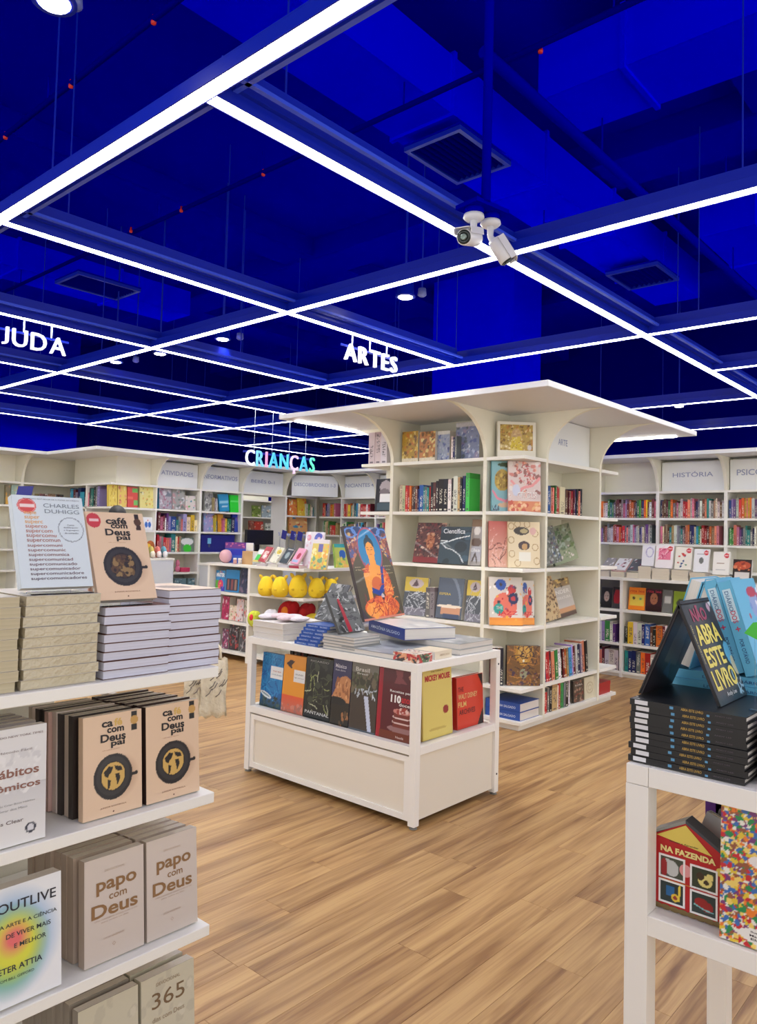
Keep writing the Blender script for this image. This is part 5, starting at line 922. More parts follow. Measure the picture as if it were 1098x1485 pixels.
mcov('black book with green plant shapes and PANTANAL title', 439, 477.5, 952, 1038, (24, 26, 24), A(50, 80, (30, 32, 28)).lines(26, [(150, 160, 100), (90, 100, 60), (190, 195, 160), (70, 76, 60)], 5, .01, (.05, .2, .95, .7), .35).blobs(20, [(50, 52, 44), (60, 66, 50)], 3, (.04, .1)).rect(0, 0, 1, .1, (24, 30, 34)), 3.145, texts=[('RICARDO', .5, .94, .7, .03, (150, 150, 150)), ('PANTANAL', .52, .1, .9, .05, (205, 208, 205))])
mcov('navy book with orange rock formation titled México', 478, 504.5, 950, 1045, (46, 44, 78), A(44, 80, (54, 52, 92)).poly([(0, .4), (.25, .58), (.45, .72), (.75, .75), (1, .7), (1, .35), (.5, .32)], (190, 130, 84)).blobs(30, [(215, 160, 110), (150, 95, 60)], 5, (.03, .07), (.2, .38, 1, .68)).rect(0, 0, 1, .36, (40, 36, 30)).ell(.3, .36, .5, .06, (30, 30, 30)).blobs(10, [(90, 70, 50), (160, 110, 70)], 3, (.03, .06), (.4, 0, 1, .2)), 3.14, texts=[('México', .42, .88, .6, .06, (215, 215, 230)), ('from above', .4, .82, .55, .03, (190, 190, 205))])
mcov('brown book with a white waterfall titled Brasil', 505, 543.5, 957, 1062, (62, 54, 46), A(50, 90, (66, 56, 48)).rect(0, .84, 1, 1, (120, 118, 110)).blobs(60, [(84, 86, 60), (110, 100, 80), (60, 60, 46)], 3, (.03, .09), (0, .55, 1, .85)).lines(14, [(205, 215, 225), (180, 190, 200)], 2, .014, (.05, .52, .9, .62), .1).poly([(.5, .52), (.66, .52), (.86, .02), (.72, .02)], (196, 204, 226)).rect(0, .0, 1, .03, (90, 100, 110)), 3.135, texts=[('Brasil', .4, .89, .52, .06, (215, 215, 210)), ('Brazil', .4, .83, .4, .03, (200, 200, 195))])
mcov('dark red cookbook with layered cake and big 110 title', 544, 601, 968, 1082, (140, 22, 36), A(60, 100, (88, 18, 28)).rect(0, 0, .1, 1, (160, 20, 40)).rect(.1, 0, 1, .12, (110, 45, 24)).poly([(.42, 1), (.62, 1), (.6, .9), (.72, .82), (.4, .8), (.46, .9)], (130, 60, 66)).ell(.9, .9, .14, .05, (196, 140, 120), ang=-.3).ell(.64, .17, .35, .05, (150, 110, 110)).rect(.42, .2, .86, .26, (120, 50, 40)).ell(.64, .27, .24, .03, (220, 190, 185)).rect(.42, .27, .86, .34, (110, 40, 34)).ell(.64, .34, .23, .028, (226, 200, 195)).rect(.44, .34, .84, .41, (120, 46, 36)).ell(.64, .42, .22, .04, (200, 130, 120)).blobs(12, [(160, 60, 50), (225, 190, 180)], 3, (.03, .05), (.48, .4, .8, .45)), 3.127, texts=[('Receitas para', .6, .69, .58, .045, (232, 228, 225)), ('110', .47, .59, .26, .11, (240, 238, 235), .05), ('anos', .74, .585, .25, .07, (190, 40, 50), .03), ('doces', .72, .52, .32, .045, (232, 228, 225)), ('Nestlé', .62, .06, .2, .03, (225, 200, 190))])
spine_row(((3.34, 3.70), H9), MZ, 0, 'black:.03:.36 brown:.03:.37 black:.035:.38 maroon:.03:.37 black:.03:.38 brown:.03:.36 black:.03:.37 brown:.03:.36'.split(), 'behind the face-out books inside the display table', 'books behind the face-out row', seed=12, depth=.2)
book('tall brown board book behind the orange and black covers', (3.36, 3.38, MZ), .34, .37, .03, H9, 0, (96, 66, 30), None, 'books behind the face-out row'); book('tall dark olive book behind the navy and brown covers', (3.36, 3.0, MZ), .36, .37, .03, H9, 0, (60, 56, 44), None, 'books behind the face-out row')
ng = 'books facing the short side of the display table'
def ncov(label, x0, x1, yt, yb, c, art, Y=2.49, t=.03, lean=R(3), **k):
    a = px(x0, yb, Y=Y); b = px(x1, yb, Y=Y); h_ = (px(x0, yt, Y=Y).z-MZ)/math.cos(lean)
    return book(label, (a.x, Y, MZ), min(b.x, 3.828)-a.x, min(h_, .39), t, 0, lean, c, art, ng, **k)
ncov('tall yellow cartoon book with red title and dark red dot', 613, 656, 967, 1078, (222, 200, 110), A(50, 90, (224, 204, 112)).ell(.78, .36, .1, .06, (150, 48, 44)).rect(0, 0, .03, 1, (205, 180, 90)).ell(.5, .12, .3, .02, (200, 175, 90)), texts=[("WALT DISNEY'S", .5, .915, .4, .02, (120, 90, 50)), ('MICKEY MOUSE', .52, .83, .84, .085, (186, 48, 52), .05)])
ncov('orange red landscape book with black corners and pale title lines', 663, 709, 985, 1064, (200, 50, 36), A(60, 60, (212, 60, 38), .9).poly([(.8, 1), (1, 1), (1, .72)], (26, 26, 30)).poly([(.76, 0), (1, 0), (1, .34)], (26, 26, 30)).rect(0, 0, .0, 1, (60, 50, 40)), Y=2.5, texts=[('THE', .16, .76, .2, .09, (90, 24, 30)), ('WALT DISNEY', .42, .62, .72, .1, (222, 190, 130)), ('FILM', .2, .47, .3, .1, (226, 196, 120)), ('ARCHIVES', .38, .32, .6, .1, (80, 26, 34))])
book('tall mustard yellow board book at the back of the table', (3.42, 2.78, MZ), .40, .385, .03, 0, 0, (150, 120, 20), None, ng)
# things on top of the display table
TZ = TH+.0008
cgp = 'piles on the centre table'
za = stack(orlab('wide white art book in the corner pile, {}', 3), (3.10, 3.775, TZ), .29, .36, .034, 3, H9, (222, 218, 212), cgp, spine=False, pages=PAGESF, seed=2, hard=True)
t = thing('plush_bag', 'crumpled clear and pink plastic bags lying on the white art books', 'bag', (3.24, 3.66, za+.001)); 
for i in range(5): blob('bag_fold', t, (.05*(i % 3)-.03, -.06*i+.09, .018+.004*(i % 2)), (.075, .055, .017), mat('bag_%d' % (i % 2), ((228, 220, 226), (225, 200, 205))[i % 2], .3, bump=1), 8)
BLS = (28, 78, 160)
stack(orlab('blue spined book in the fanned pile, {}', 6), (3.095, 3.37, TZ), .20, .26, .0195, 6, H9, BLS, 'fanned pile of blue spined books', seed=4, hard=True, texts=[('SEBASTIÃO', .3, .5, .4, .5, (190, 205, 235)), ('SALGADO', .75, .5, .3, .5, (190, 205, 235))], shift=(.009, .009), jit=.001)
zb = stack(orlab('thin grey photo book in the pile under the tent, {}', 5), (3.095, 3.135, TZ), .25, .225, .0165, 5, H9, (150, 152, 150), 'grey photo books under the tent', spine=False, seed=5, hard=True)
# open grey book standing as a tent with a red ribbon
def tent(label, loc, yaw, w, h, t, half, col, art=None, texts=(), group=None, inside=(200, 190, 175), inner_art=None, name='open_book'):
    """a book opened and stood like a tent: ridge along local x, one leaf falls to -y (its cover is seen), the other to +y"""
    r = thing(name, label, 'book', loc, (0, 0, yaw), group); H = h*math.cos(half); dy = h*math.sin(half)
    a = thing('front_leaf', None, None, (0, -dy, 0), (-half, 0, 0)); a.parent = r; b = thing('back_leaf', None, None, (w, dy, 0), (-half, 0, math.pi)); b.parent = r
    for q in (a, b):
        link('cover', boxes('cover', [(0, w, 0, .003, .001, h)], COVER), q, col=col); link('page_block', boxes('page_block', [(.003, w-.003, .003, t, .003, h-.004)], mat('page_%d_%d_%d' % inside, inside, .6)), q)
    if art is not None: link('cover_print', art.mesh(w, h), a)
    for q in texts: text(a, q[0], q[1]*w, q[2]*h, q[3]*w, q[4]*h, q[5], name='title', bold=q[6] if len(q) > 6 else .012)
    if inner_art is not None:
        m_ = inner_art.mesh(w-.01, h-.01, t+.0008, .005, .004); link('inside_print', m_, b)
    return r, a, b
GA = lambda sd: A(40, 56, (92, 94, 92)).blobs(50, [(60, 62, 62), (130, 132, 130), (180, 182, 180), (40, 42, 42)], sd, (.02, .09)).lines(20, [(190, 192, 190), (50, 52, 52)], sd, .012)
p = px(508, 915, X=3.28); zt = zb+.001
bt = book('grey photo book propped open, front half with pale crown print', (3.115, 3.015, zt), .225, .25, .018, R(2), R(28), (70, 72, 72), GA(3), 'grey tent book')
bt2 = book('darker grey photo book leaning behind the propped one', (3.31, 3.43, TZ+6*.0201+.0008), .21, .25, .02, R(-102), R(30), (60, 62, 62), GA(7).ell(.6, .85, .1, .07, (150, 152, 150)), 'grey tent book')
t = thing('ribbon', 'glossy dark red ribbon hanging across the propped grey book', 'ribbon', (0, 0, 0)); RB = mat('red_ribbon', (150, 16, 36), .3)
def hitp(x, y, Y): return px(x, y, Y=Y)
t.location = (3.2, 3.1, zt); L_ = t.location
rp = [hitp(488, 869, 3.115), hitp(493, 881, 3.08), hitp(500, 899, 3.03), hitp(507, 917, 2.985)]
for i in range(3): 
    a, b = rp[i]-L_, rp[i+1]-L_; wv = Vector((.016+.004*i, 0, .005)); vs = [a, a+wv, b+wv*1.1, b, a+Vector((0, .002, 0)), a+wv+Vector((0, .002, 0)), b+wv*1.1+Vector((0, .002, 0)), b+Vector((0, .002, 0))]
    link('ribbon_length', newmesh('ribbon_length', vs, BF, RB), t)
# big flat books
zc = stack(orlab('big flat grey covered art book at the table front edge, {}', 2), (3.095, 2.985, TZ), .41, .40, .028, 1, H9, (140, 146, 150), cgp, spine=False, seed=6, hard=True, topart=A(24, 24, (150, 156, 162)).blobs(20, [(175, 180, 185), (120, 125, 135)], 3, (.05, .15)))
sp = px(587, 928, Z=.87)
sz = TZ+.03
stack(orlab('wide silver book lying under the navy spined one, {}', 2), (3.50, 2.45, TZ), .34, .70, .031, 2, 0, (175, 177, 175), cgp, spine=False, seed=7, hard=True, topart=A(20, 30, (168, 170, 170)).blobs(22, [(196, 196, 194), (140, 144, 144)], 2, (.06, .2)))
SB = TZ+2*.0316+.0004
s0, s1_, s2 = px(535, 898, Z=SB+.066), px(587, 912, Z=SB+.066), px(643, 905, Z=SB+.066)
sal = flat_book('big white book with lettered navy spine under the figure book', (s0.x, s0.y, SB), (s1_-s0).length, .34, .066, math.atan2((s1_-s0).y, (s1_-s0).x), (34, 58, 135), cgp, True, hard=True, texts=[('AMAZÔNIA SALGADO', .48, .5, .8, .36, (205, 215, 235))], art=A(16, 16, (206, 206, 204)).blobs(16, [(225, 225, 222), (180, 184, 188)], 2, (.06, .2)))
FLW = A(30, 24, (226, 210, 196)).lines(26, [(200, 120, 110), (90, 110, 90), (70, 70, 70), (225, 170, 120)], 4, .03, l=.4)
fb = flat_book('white box book with red and green floral sides, front corner of the table', (3.12, 2.57, TZ), .13, .16, .045, H9, (226, 212, 200), cgp, True, art=FLW)
fb.rotation_euler.z = 0; fb.location = (3.10, 2.44, TZ)
me = A(34, 12, (226, 206, 192), .35).lines(22, [(196, 110, 100), (90, 120, 90), (60, 60, 60), (220, 160, 120), (190, 60, 60)], 9, .05, l=.5).mesh(.13, .045); link('side_print', me, fb)
me = A(34, 12, (228, 208, 190), .35).lines(22, [(206, 130, 100), (200, 150, 140), (60, 60, 60), (220, 160, 120), (190, 60, 60)], 5, .05, l=.5).mesh(.16, .045); link('side_print', me, fb, (0, .16, 0), (0, 0, H9))
flat_book('cream box book with beige label beside the floral one', (3.27, 2.45, TZ), .16, .15, .042, R(2), (228, 216, 192), cgp, True, art=A(16, 12, (226, 210, 180)), texts=[('AMERICANA', .55, .5, .6, .25, (190, 170, 140))])
# tall figure book
def buddha():
    a = A(110, 170, (84, 78, 62), 1.45)
    a.rect(0, .78, 1, 1, (44, 66, 110)).rect(0, 0, .1, 1, (70, 60, 70)).rect(.9, .5, 1, 1, (50, 66, 100))
    a.ell(.08, .62, .2, .3, (110, 66, 66)).ell(.94, .64, .16, .3, (104, 66, 66)).blobs(150, [(150, 80, 70), (190, 120, 90), (110, 60, 80), (80, 90, 140), (205, 170, 110)], 5, (.01, .035), (0, .5, .22, .92)).blobs(150, [(150, 80, 70), (190, 120, 90), (110, 60, 80), (80, 90, 140), (205, 170, 110)], 6, (.01, .035), (.8, .5, 1, .92))
    for u, v in ((.12, .93), (.3, .96), (.72, .96), (.9, .93)): a.ring(u, v, .12, .05, .16, (96, 140, 205))
    a.ell(.5, .34, .56, .44, (84, 78, 62)); a.ell(.5, .74, .29, .255, (160, 80, 100)); a.ell(.5, .74, .265, .235, (40, 128, 178))
    a.ell(.5, .795, .115, .095, (40, 60, 72)); a.ell(.5, .885, .04, .03, (40, 60, 72))
    SKN = (240, 160, 72); a.ell(.5, .735, .098, .095, SKN); a.rect(.40, .70, .415, .78, SKN); a.rect(.585, .70, .6, .78, SKN); a.ell(.5, .66, .075, .05, SKN)
    a.poly([(.44, .7), (.56, .7), (.58, .58), (.72, .55), (.70, .3), (.32, .3), (.28, .55), (.42, .58)], SKN)
    for s in (-1, 1): a.line([(.5+s*.028, .745), (.5+s*.062, .748)], .006, (90, 50, 30)); a.line([(.5+s*.022, .768), (.5+s*.07, .772)], .004, (120, 70, 40))
    a.line([(.5, .75), (.5, .715)], .004, (205, 120, 50)); a.line([(.478, .695), (.522, .695)], .006, (190, 60, 50))
    a.poly([(.3, .57), (.4, .6), (.34, .48), (.28, .36), (.22, .48)], (214, 96, 60)); a.poly([(.22, .5), (.33, .5), (.32, .05), (.24, .05)], SKN)
    a.ell(.5, .36, .14, .09, (214, 110, 62)); a.poly([(.66, .56), (.78, .55), (.7, .45), (.66, .3), (.5, .24), (.34, .28), (.34, .34), (.5, .3), (.6, .36)], (40, 70, 150))
    a.poly([(.72, .54), (.82, .48), (.86, .25), (.7, .18), (.62, .26), (.68, .42)], (222, 110, 60)); a.ell(.5, .12, .42, .12, (226, 104, 56)); a.ell(.3, .1, .2, .08, (240, 150, 70)); a.ell(.7, .1, .2, .08, (230, 120, 60))
    a.lines(46, [(190, 60, 50), (245, 170, 90), (150, 50, 60)], 8, .006, (.15, .02, .85, .2), .16).lines(26, [(190, 60, 50), (245, 170, 90)], 9, .006, (.66, .2, .82, .5), .14).lines(10, [(190, 60, 50), (245, 170, 90)], 3, .006, (.26, .42, .34, .56), .1)
    a.ell(.56, .235, .035, .03, (196, 186, 190)); a.poly([(.53, .22), (.6, .22), (.57, .18)], (50, 40, 60)); a.rect(0, 0, 1, .02, (215, 140, 120))
    a.poly([(.33, .08), (.25, .02), (.3, 0), (.36, .02)], SKN)
    return a
bz = SB+.0675
bb = px(529, 903, Z=bz); bl = px(582, 894, Z=bz)
w_ = (bl-bb).length; hB = .0
lnB = R(17)
# height so that the top edge meets the photograph's
hB = .60
bd = book('tall art book showing a seated orange figure with blue halo', (bb.x, bb.y, bz), w_*1.1, hB, .022, math.atan2((bl-bb).y, (bl-bb).x), lnB, (70, 60, 60), buddha(), None, name='art_book', texts=[('BUDDHAS', .84, .56, .2, .012, (200, 190, 150)), ('of the', .84, .52, .12, .012, (200, 190, 150)), ('HIMALAYA', .85, .48, .2, .012, (200, 190, 150)), ('sacred art', .12, .56, .14, .012, (200, 190, 150)), ('of Tibet', .12, .53, .14, .012, (200, 190, 150))])
# ================================================================== LEFT GONDOLA CONTENT
F1, F2, F3, F4 = 1.1585, .8455, .5205, .2005
lg1 = 'stacks on the top tier of the near gondola'
tw = lambda x, y, F_=1.6: px(x, y, Y=F_)
BR = (92, 48, 34)
stack(orlab('white edged book with brown cover in the tall end stack, {}', 10), (1.052, 1.6, F1), .155, .225, .0188, 10, 0, BR, 'tall end stack of white edged books', spine=False, pages=PAGESW, seed=11, jit=.002, topart=A(20, 28, (222, 196, 170)).ell(.5, .45, .3, .2, (120, 90, 70)))
zC = stack(orlab('white edged book in the stack under the beige café cover, {}', 8), (.882, 1.59, F1), .166, .225, .0198, 8, R(-1), BR, 'white edged books under the café cover', spine=False, pages=PAGESW, seed=12, jit=.003)
zB = stack(orlab('shrink-wrapped ivory paperback in the second stack, {}', 9), (.70, 1.59, F1), .166, .225, .0212, 9, 0, (190, 182, 165), 'shrink-wrapped ivory paperbacks', spine=False, pages=WRAP, seed=13, jit=.003)
stack(orlab('ivory paperback in the cut-off stack at the left edge, {}', 9), (.53, 1.59, F1), .160, .225, .0212, 9, 0, (200, 190, 168), 'ivory paperbacks at the left edge', spine=False, pages=PAGESI, seed=14, jit=.003)
def stand(label, parent_x, y, z, w):
    t = thing('book_stand', label, 'stand', (parent_x, y, z+.0005), group='clear acrylic book stands')
    link('ledge', boxes('ledge', [(0, w, -.012, .05, 0, .002)], ACRYL), t); link('lip', boxes('lip', [(0, w, -.014, -.012, 0, .012)], ACRYL), t); link('back_rest', boxes('back_rest', [(.02, w-.02, 0, .002, 0, .12)], ACRYL), t, (0, .052, .0025), (R(-16), 0, 0))
def super_art():
    a = A(80, 110, (208, 218, 224)); a.ell(.19, .885, .13, .085, (206, 62, 62)); a.ring(.19, .885, .115, .075, .05, (230, 150, 145)); a.rect(.1, .87, .29, .905, (236, 210, 206)); a.ring(.78, .63, .18, .135, .035, (130, 138, 146)); return a
word = 'supercomunicadores'; ts = [('CHARLES', .68, .895, .52, .045, (120, 130, 140), 0), ('DUHIGG', .68, .83, .50, .045, (120, 130, 140), 0), ('DO MESMO BEST-SELLER DE O PODER DO HÁBITO', .55, .965, .8, .016, (90, 90, 100), 0), ('Como', .78, .68, .1, .018, (90, 90, 100), 0), ('desbloquear', .78, .65, .22, .018, (90, 90, 100), 0), ('a linguagem', .78, .62, .22, .018, (90, 90, 100), 0), ('da conexão', .78, .59, .2, .018, (90, 90, 100), 0)]
lw = lambda s_: glyphs(s_, .012)[2][0]
full = lw(word)
for i in range(15):
    n = min(18, i+4); sub = word[:n]; f = i/14; cc = tuple(int(a*(1-f)+b*f) for a, b in zip((232, 150, 110), (74, 34, 60))) if i > 2 else (232, 170, 90)
    wd = .78*lw(sub)/full; v = .80-.0505*i; ts.append((sub, .14+wd/2, v, wd, .042, cc, .004))
yS = 1.60
hz = zB+.002
stand('clear stand holding the pale blue book', .715, yS+.0125, zB, .14); 
pA = px(28, 862, Y=yS); pB = px(140, 856, Y=yS)
book('pale blue paperback with a pyramid of red to purple words', (.700, yS+.012, zB+.008), .160, .212, .018, 0, R(20), (205, 214, 220), super_art(), 'books displayed on top of the near gondola', ts, hard=False)
stand('clear stand holding the beige café book', .875, yS+.0125, zC, .13)
def cafe_art(dark=False, seal=False):
    a = A(90, 130, (222, 192, 162)); a.ell(.60, .36, .36, .235, (176, 140, 112), .8, soft=.5); a.ell(.5, .375, .33, .225, (34, 32, 34)); a.ell(.5, .38, .285, .19, (50, 47, 48)); a.ell(.5, .38, .215, .145, (24, 22, 22))
    a.rect(.83, .345, .9, .37, (30, 28, 30)); a.ell(.9, .36, .03, .02, (30, 28, 30))
    if dark: a.ell(.5, .38, .2, .135, (64, 46, 36)); a.blobs(60, [(110, 84, 50), (40, 30, 26), (140, 112, 70), (84, 58, 38)], 4, (.015, .05), (.34, .28, .66, .48))
    else:
        a.ell(.5, .38, .2, .135, (206, 168, 92)); K = (30, 26, 24)
        a.poly([(.34, .43), (.42, .48), (.5, .47), (.47, .42), (.43, .4), (.41, .37), (.36, .39)], K); a.poly([(.4, .36), (.46, .34), (.44, .27), (.41, .26)], K); a.poly([(.53, .4), (.6, .4), (.62, .35), (.57, .28), (.55, .34)], K); a.poly([(.52, .48), (.64, .46), (.66, .42), (.58, .42), (.54, .44)], K)
        a.rect(.82, .93, .92, .99, (30, 28, 28)); a.poly([(.82, .8), (.92, .8), (.92, .86), (.82, .86)], (30, 28, 28)); a.ell(.87, .9, .07, .045, (196, 152, 84))
    return a
INK = (34, 30, 32)
def cafe_txt(gold_):
    if gold_: l1 = [('ca', .40, .90, .19, .055, INK, .03), ('fé', .585, .91, .14, .075, (214, 176, 96), .03)]
    else: l1 = [('café', .5, .90, .36, .08, INK, .03)]
    return l1+[('com', .54, .835, .29, .05, INK, .03), ('Deus', .5, .765, .43, .08, INK, .03), ('pai', .58, .695, .24, .075, INK, .03), ('café com propósito', .46, .645, .3, .012, (170, 120, 100), 0), ('JUNIOR ROSTIROLA', .5, .085, .44, .018, (130, 84, 66), 0), ('♦', .5, .035, .03, .018, (90, 50, 40), 0)]
ca = cafe_art(True); ca.ell(.12, .9, .12, .085, (196, 56, 66)); ca.rect(.05, .885, .2, .92, (230, 190, 190)); ca.rect(.84, .93, .92, .99, (40, 32, 30)); ca.ell(.88, .89, .065, .045, (84, 58, 40)); ca.poly([(.84, .8), (.93, .8), (.92, .86), (.85, .86)], (60, 42, 34))
book('dulled beige book with dark round pan, propped on top of the gondola', (.868, yS+.0, zC+.006), .150, .218, .022, R(0), R(22), (205, 176, 148), ca, 'books displayed on top of the near gondola', cafe_txt(False), hard=False)
zB2 = 0
# second tier
tg2 = 'beige café books on the second tier'
def deep_row(fmt, x, z, w, h, t, n, F_, col, mkart, txts, group, lean=R(5), step=.004, seed=0, hard=False, gap=.001, cols=None):
    g = random.Random(seed)
    for k in range(n):
        y = F_+k*(t+gap)+(.012 if k else 0); dx = -(.004*k if step else 0)+(g.uniform(-step, step) if k else 0)
        book(fmt(k), (x+dx, y, z), w, h*(1 if k == 0 else g.uniform(.985, 1.0)), t, 0, lean, (cols[(k-1) % len(cols)] if cols and k else col), mkart() if k == 0 else None, group, txts if k == 0 else (), hard=hard)
XA = tw(120, 1195).x
deep_row(lambda k: 'beige café book with gold world pan, at the %s of the left row' % 'front' if k == 0 else 'beige café book, %s behind the front copy, left row' % ORD[k-1], XA, F2, .146, .226, .020, 9, 1.6, (214, 184, 154), lambda: cafe_art(), cafe_txt(True), tg2, seed=1, cols=[(48, 38, 34), (214, 196, 178), (44, 36, 34), (222, 206, 196), (206, 170, 160), (48, 38, 34)])
deep_row(lambda k: 'beige café book with gold world pan, at the front of the end row' if k == 0 else 'beige café book, %s behind the front copy, end row' % ORD[k-1], tw(212, 1170).x, F2, .150, .226, .020, 9, 1.6, (60, 40, 34), lambda: cafe_art(), cafe_txt(True), tg2, seed=2, step=.002)
hab = A(60, 90, (218, 216, 214)).grad((226, 225, 223), (200, 198, 198), 0, .5).rect(0, .5, 1, .5, (190, 188, 188)).blobs(50, [(206, 204, 204), (226, 224, 222)], 3, (.02, .05), (0, .45, 1, .8)).ell(.8, .12, .07, .045, (40, 44, 60)).ell(.8, .12, .045, .03, (210, 210, 215))
book('white paperback with bold brown title at the left edge, second tier', (tw(62, 1180).x-.155, 1.585, F2), .155, .235, .025, 0, R(4), (220, 218, 214), hab, 'books at the left edge of the gondola', [('HÁBITOS', 0, 0, .001, .001, INK)][:0]+[('Hábitos', .56, .62, .68, .075, (140, 96, 82), .02), ('Atômicos', .52, .5, .8, .06, (140, 96, 82), .02), ('BEST-SELLER DO NEW YORK TIMES', .5, .93, .9, .018, (130, 110, 110), 0), ('Um Método Fácil', .5, .8, .6, .02, (150, 140, 140), 0), ('e Comprovado de Criar Bons Hábitos', .45, .35, .8, .02, (150, 150, 150), 0), ('e Se Livrar dos Maus', .5, .31, .5, .02, (150, 150, 150), 0), ('James Clear', .45, .2, .5, .04, (110, 96, 96), .01)], hard=False)
for k in range(4): book('white paperback, %s copy behind the brown titled one' % ORD[k], (tw(62, 1180).x-.16-.003*k, 1.625+.027*k, F2), .155, .235, .024, 0, R(4), (150, 140, 136), None, 'books at the left edge of the gondola', hard=False)
# third tier
pap = lambda: A(40, 60, (206, 194, 182)).grad((200, 188, 178), (210, 198, 188))
BZ = (140, 104, 66)
ptx = [('DEVOCIONAL', .5, .86, .34, .02, (190, 170, 150), 0), ('papo', .53, .70, .68, .13, BZ, .022), ('com', .55, .595, .30, .05, BZ, .01), ('Deus', .5, .49, .78, .13, BZ, .022), ('UMA CONVERSA DIÁRIA COM O PAI', .52, .405, .72, .016, (176, 150, 130), 0), ('para todos os dias', .5, .375, .45, .016, (176, 150, 130), 0), ('LUCAS HAGEMANN', .48, .22, .34, .018, (176, 150, 130), 0), ('♢', .48, .14, .06, .04, (176, 150, 130), 0)]
tg3 = 'greige devotional books on the third tier'
deep_row(lambda k: 'greige book with bronze serif title, front copy of the left row' if k == 0 else 'greige bronze titled book, %s behind the front copy, left row' % ORD[k-1], tw(122, 1408).x, F3, .148, .228, .026, 8, 1.6, (176, 158, 142), pap, ptx, tg3, seed=3)
deep_row(lambda k: 'greige book with bronze serif title, front copy of the end row' if k == 0 else 'greige bronze titled book, %s behind the front copy, end row' % ORD[k-1], tw(213, 1372).x, F3, .142, .228, .026, 8, 1.6, (186, 172, 160), pap, ptx, tg3, seed=4, step=.002)
ou = A(70, 90, (232, 234, 236)).ell(.36, .52, .66, .5, (120, 170, 215), soft=.5).ell(.36, .46, .52, .42, (100, 180, 130), soft=.5).ell(.4, .5, .44, .34, (215, 215, 70), soft=.5).ell(.4, .55, .24, .17, (230, 110, 110), soft=.7)
book('white book with a soft rainbow glow on its cover at the left edge', (tw(84, 1425).x-.165, 1.585, F3), .165, .232, .035, 0, R(6), (225, 225, 222), ou, 'books at the left edge of the gondola', [('OUTLIVE', .56, .83, .74, .085, (40, 40, 50), .01), ('A ARTE E A CIÊNCIA', .58, .68, .72, .04, (50, 60, 60), .01), ('DE VIVER MAIS', .58, .585, .56, .04, (50, 60, 60), .01), ('E MELHOR', .6, .49, .4, .04, (50, 60, 60), .01), ('PETER ATTIA', .45, .31, .6, .05, (40, 44, 60), .015), ('COM BILL GIFFORD', .42, .23, .45, .022, (50, 60, 60), 0)], hard=False)
# lowest tier
d365 = lambda: A(40, 60, (200, 194, 172)).blobs(20, [(206, 200, 180), (190, 184, 164)], 2, (.05, .1))
tg4 = 'cream devotional books on the lowest tier'
deep_row(lambda k: 'cream book 365 at the front of the lowest tier' if k == 0 else 'cream 365 book, %s behind the front copy' % ORD[k-1], tw(208, 1500).x, F4, .148, .222, .030, 7, 1.6, (190, 184, 164), d365, [('DEVOCIONAL', .5, .9, .45, .035, (150, 130, 104), 0), ('365', .5, .74, .62, .16, (120, 96, 70), .0), ('dias com Deus', .5, .55, .6, .05, (150, 130, 104), 0)], tg4, seed=5, step=.002)
deep_row(lambda k: 'grey cream paperback, %s in the deep row beside the 365 books' % ORD[k], tw(118, 1500).x, F4, .148, .222, .025, 8, 1.6, (150, 140, 128), d365, [], tg4, seed=6)
# tote bags hanging at the far end of the gondola
CL = mat('canvas', (240, 228, 200), .95, bump=.5, noise=.05)
def tote(label, x, y, z, w, h, yaw):
    t = thing('tote_bag', label, 'bag', (x, y, z), (0, 0, yaw), 'canvas tote bags at the gondola end')
    bm = bmesh.new(); n = 8
    vs = []
    g = random.Random(int(x*1000))
    for s_ in (-1, 1):
        for j in range(n+1):
            for i in range(n+1): vs.append(((i/n-.5)*w*(1+.06*math.sin(j)), s_*(.012+.012*math.sin(math.pi*i/n)*math.sin(math.pi*j/n))+.006*math.sin(i*1.7+j), -j/n*h+.006*math.sin(i*2)))
    N = (n+1)*(n+1); fs = []
    for s_ in (0, 1):
        for j in range(n):
            for i in range(n): a = s_*N+j*(n+1)+i; f = (a, a+1, a+n+2, a+n+1); fs.append(f if s_ == 0 else f[::-1])
    for i in range(n): a = n*(n+1)+i; fs.append((a, a+1, a+1+N, a+N))
    for j in range(n):
        for i in (0, n): a = j*(n+1)+i; b = a+n+1; fs.append((a, b, b+N, a+N))
    link('bag_body', newmesh('bag_body', vs, fs, CL, smooth=True), t)
    tube('handle', [(-w*.25, 0, -.01), (-w*.2, 0, .04), (0, .0, .065), (w*.2, 0, .04), (w*.25, 0, -.01)], .005, CL, t, 6)
    g = random.Random(3)
    for i in range(9): 
        cx_, cz_ = g.uniform(-.3, .3)*w, -h*g.uniform(.25, .7); tube('leaf_print', [(cx_, -.027, cz_), (cx_+.012, -.028, cz_+.01), (cx_+.02, -.027, cz_+.026)], .0018, mat('print_grey', (120, 110, 100), .8), t, 5)
    return t
p = px(300, 965, Y=2.22); tote('natural canvas tote bag with small leaf print, nearest', 1.715, 2.3, 1.03, .095, .21, R(-35)); tote('natural canvas tote bag hanging behind the nearest one', 1.672, 2.36, 1.03, .07, .2, R(-50))
hk = thing('bag_rail', 'short metal rail that carries the canvas bags', 'rail', (1.5, 2.3, 1.09)); tube('rail', [(-.44, -.08, .0), (.22, .02, .0)], .007, METALW, hk); tube('hook', [(0, .04, 0), (0, .045, -.01)], .004, METALW, hk)
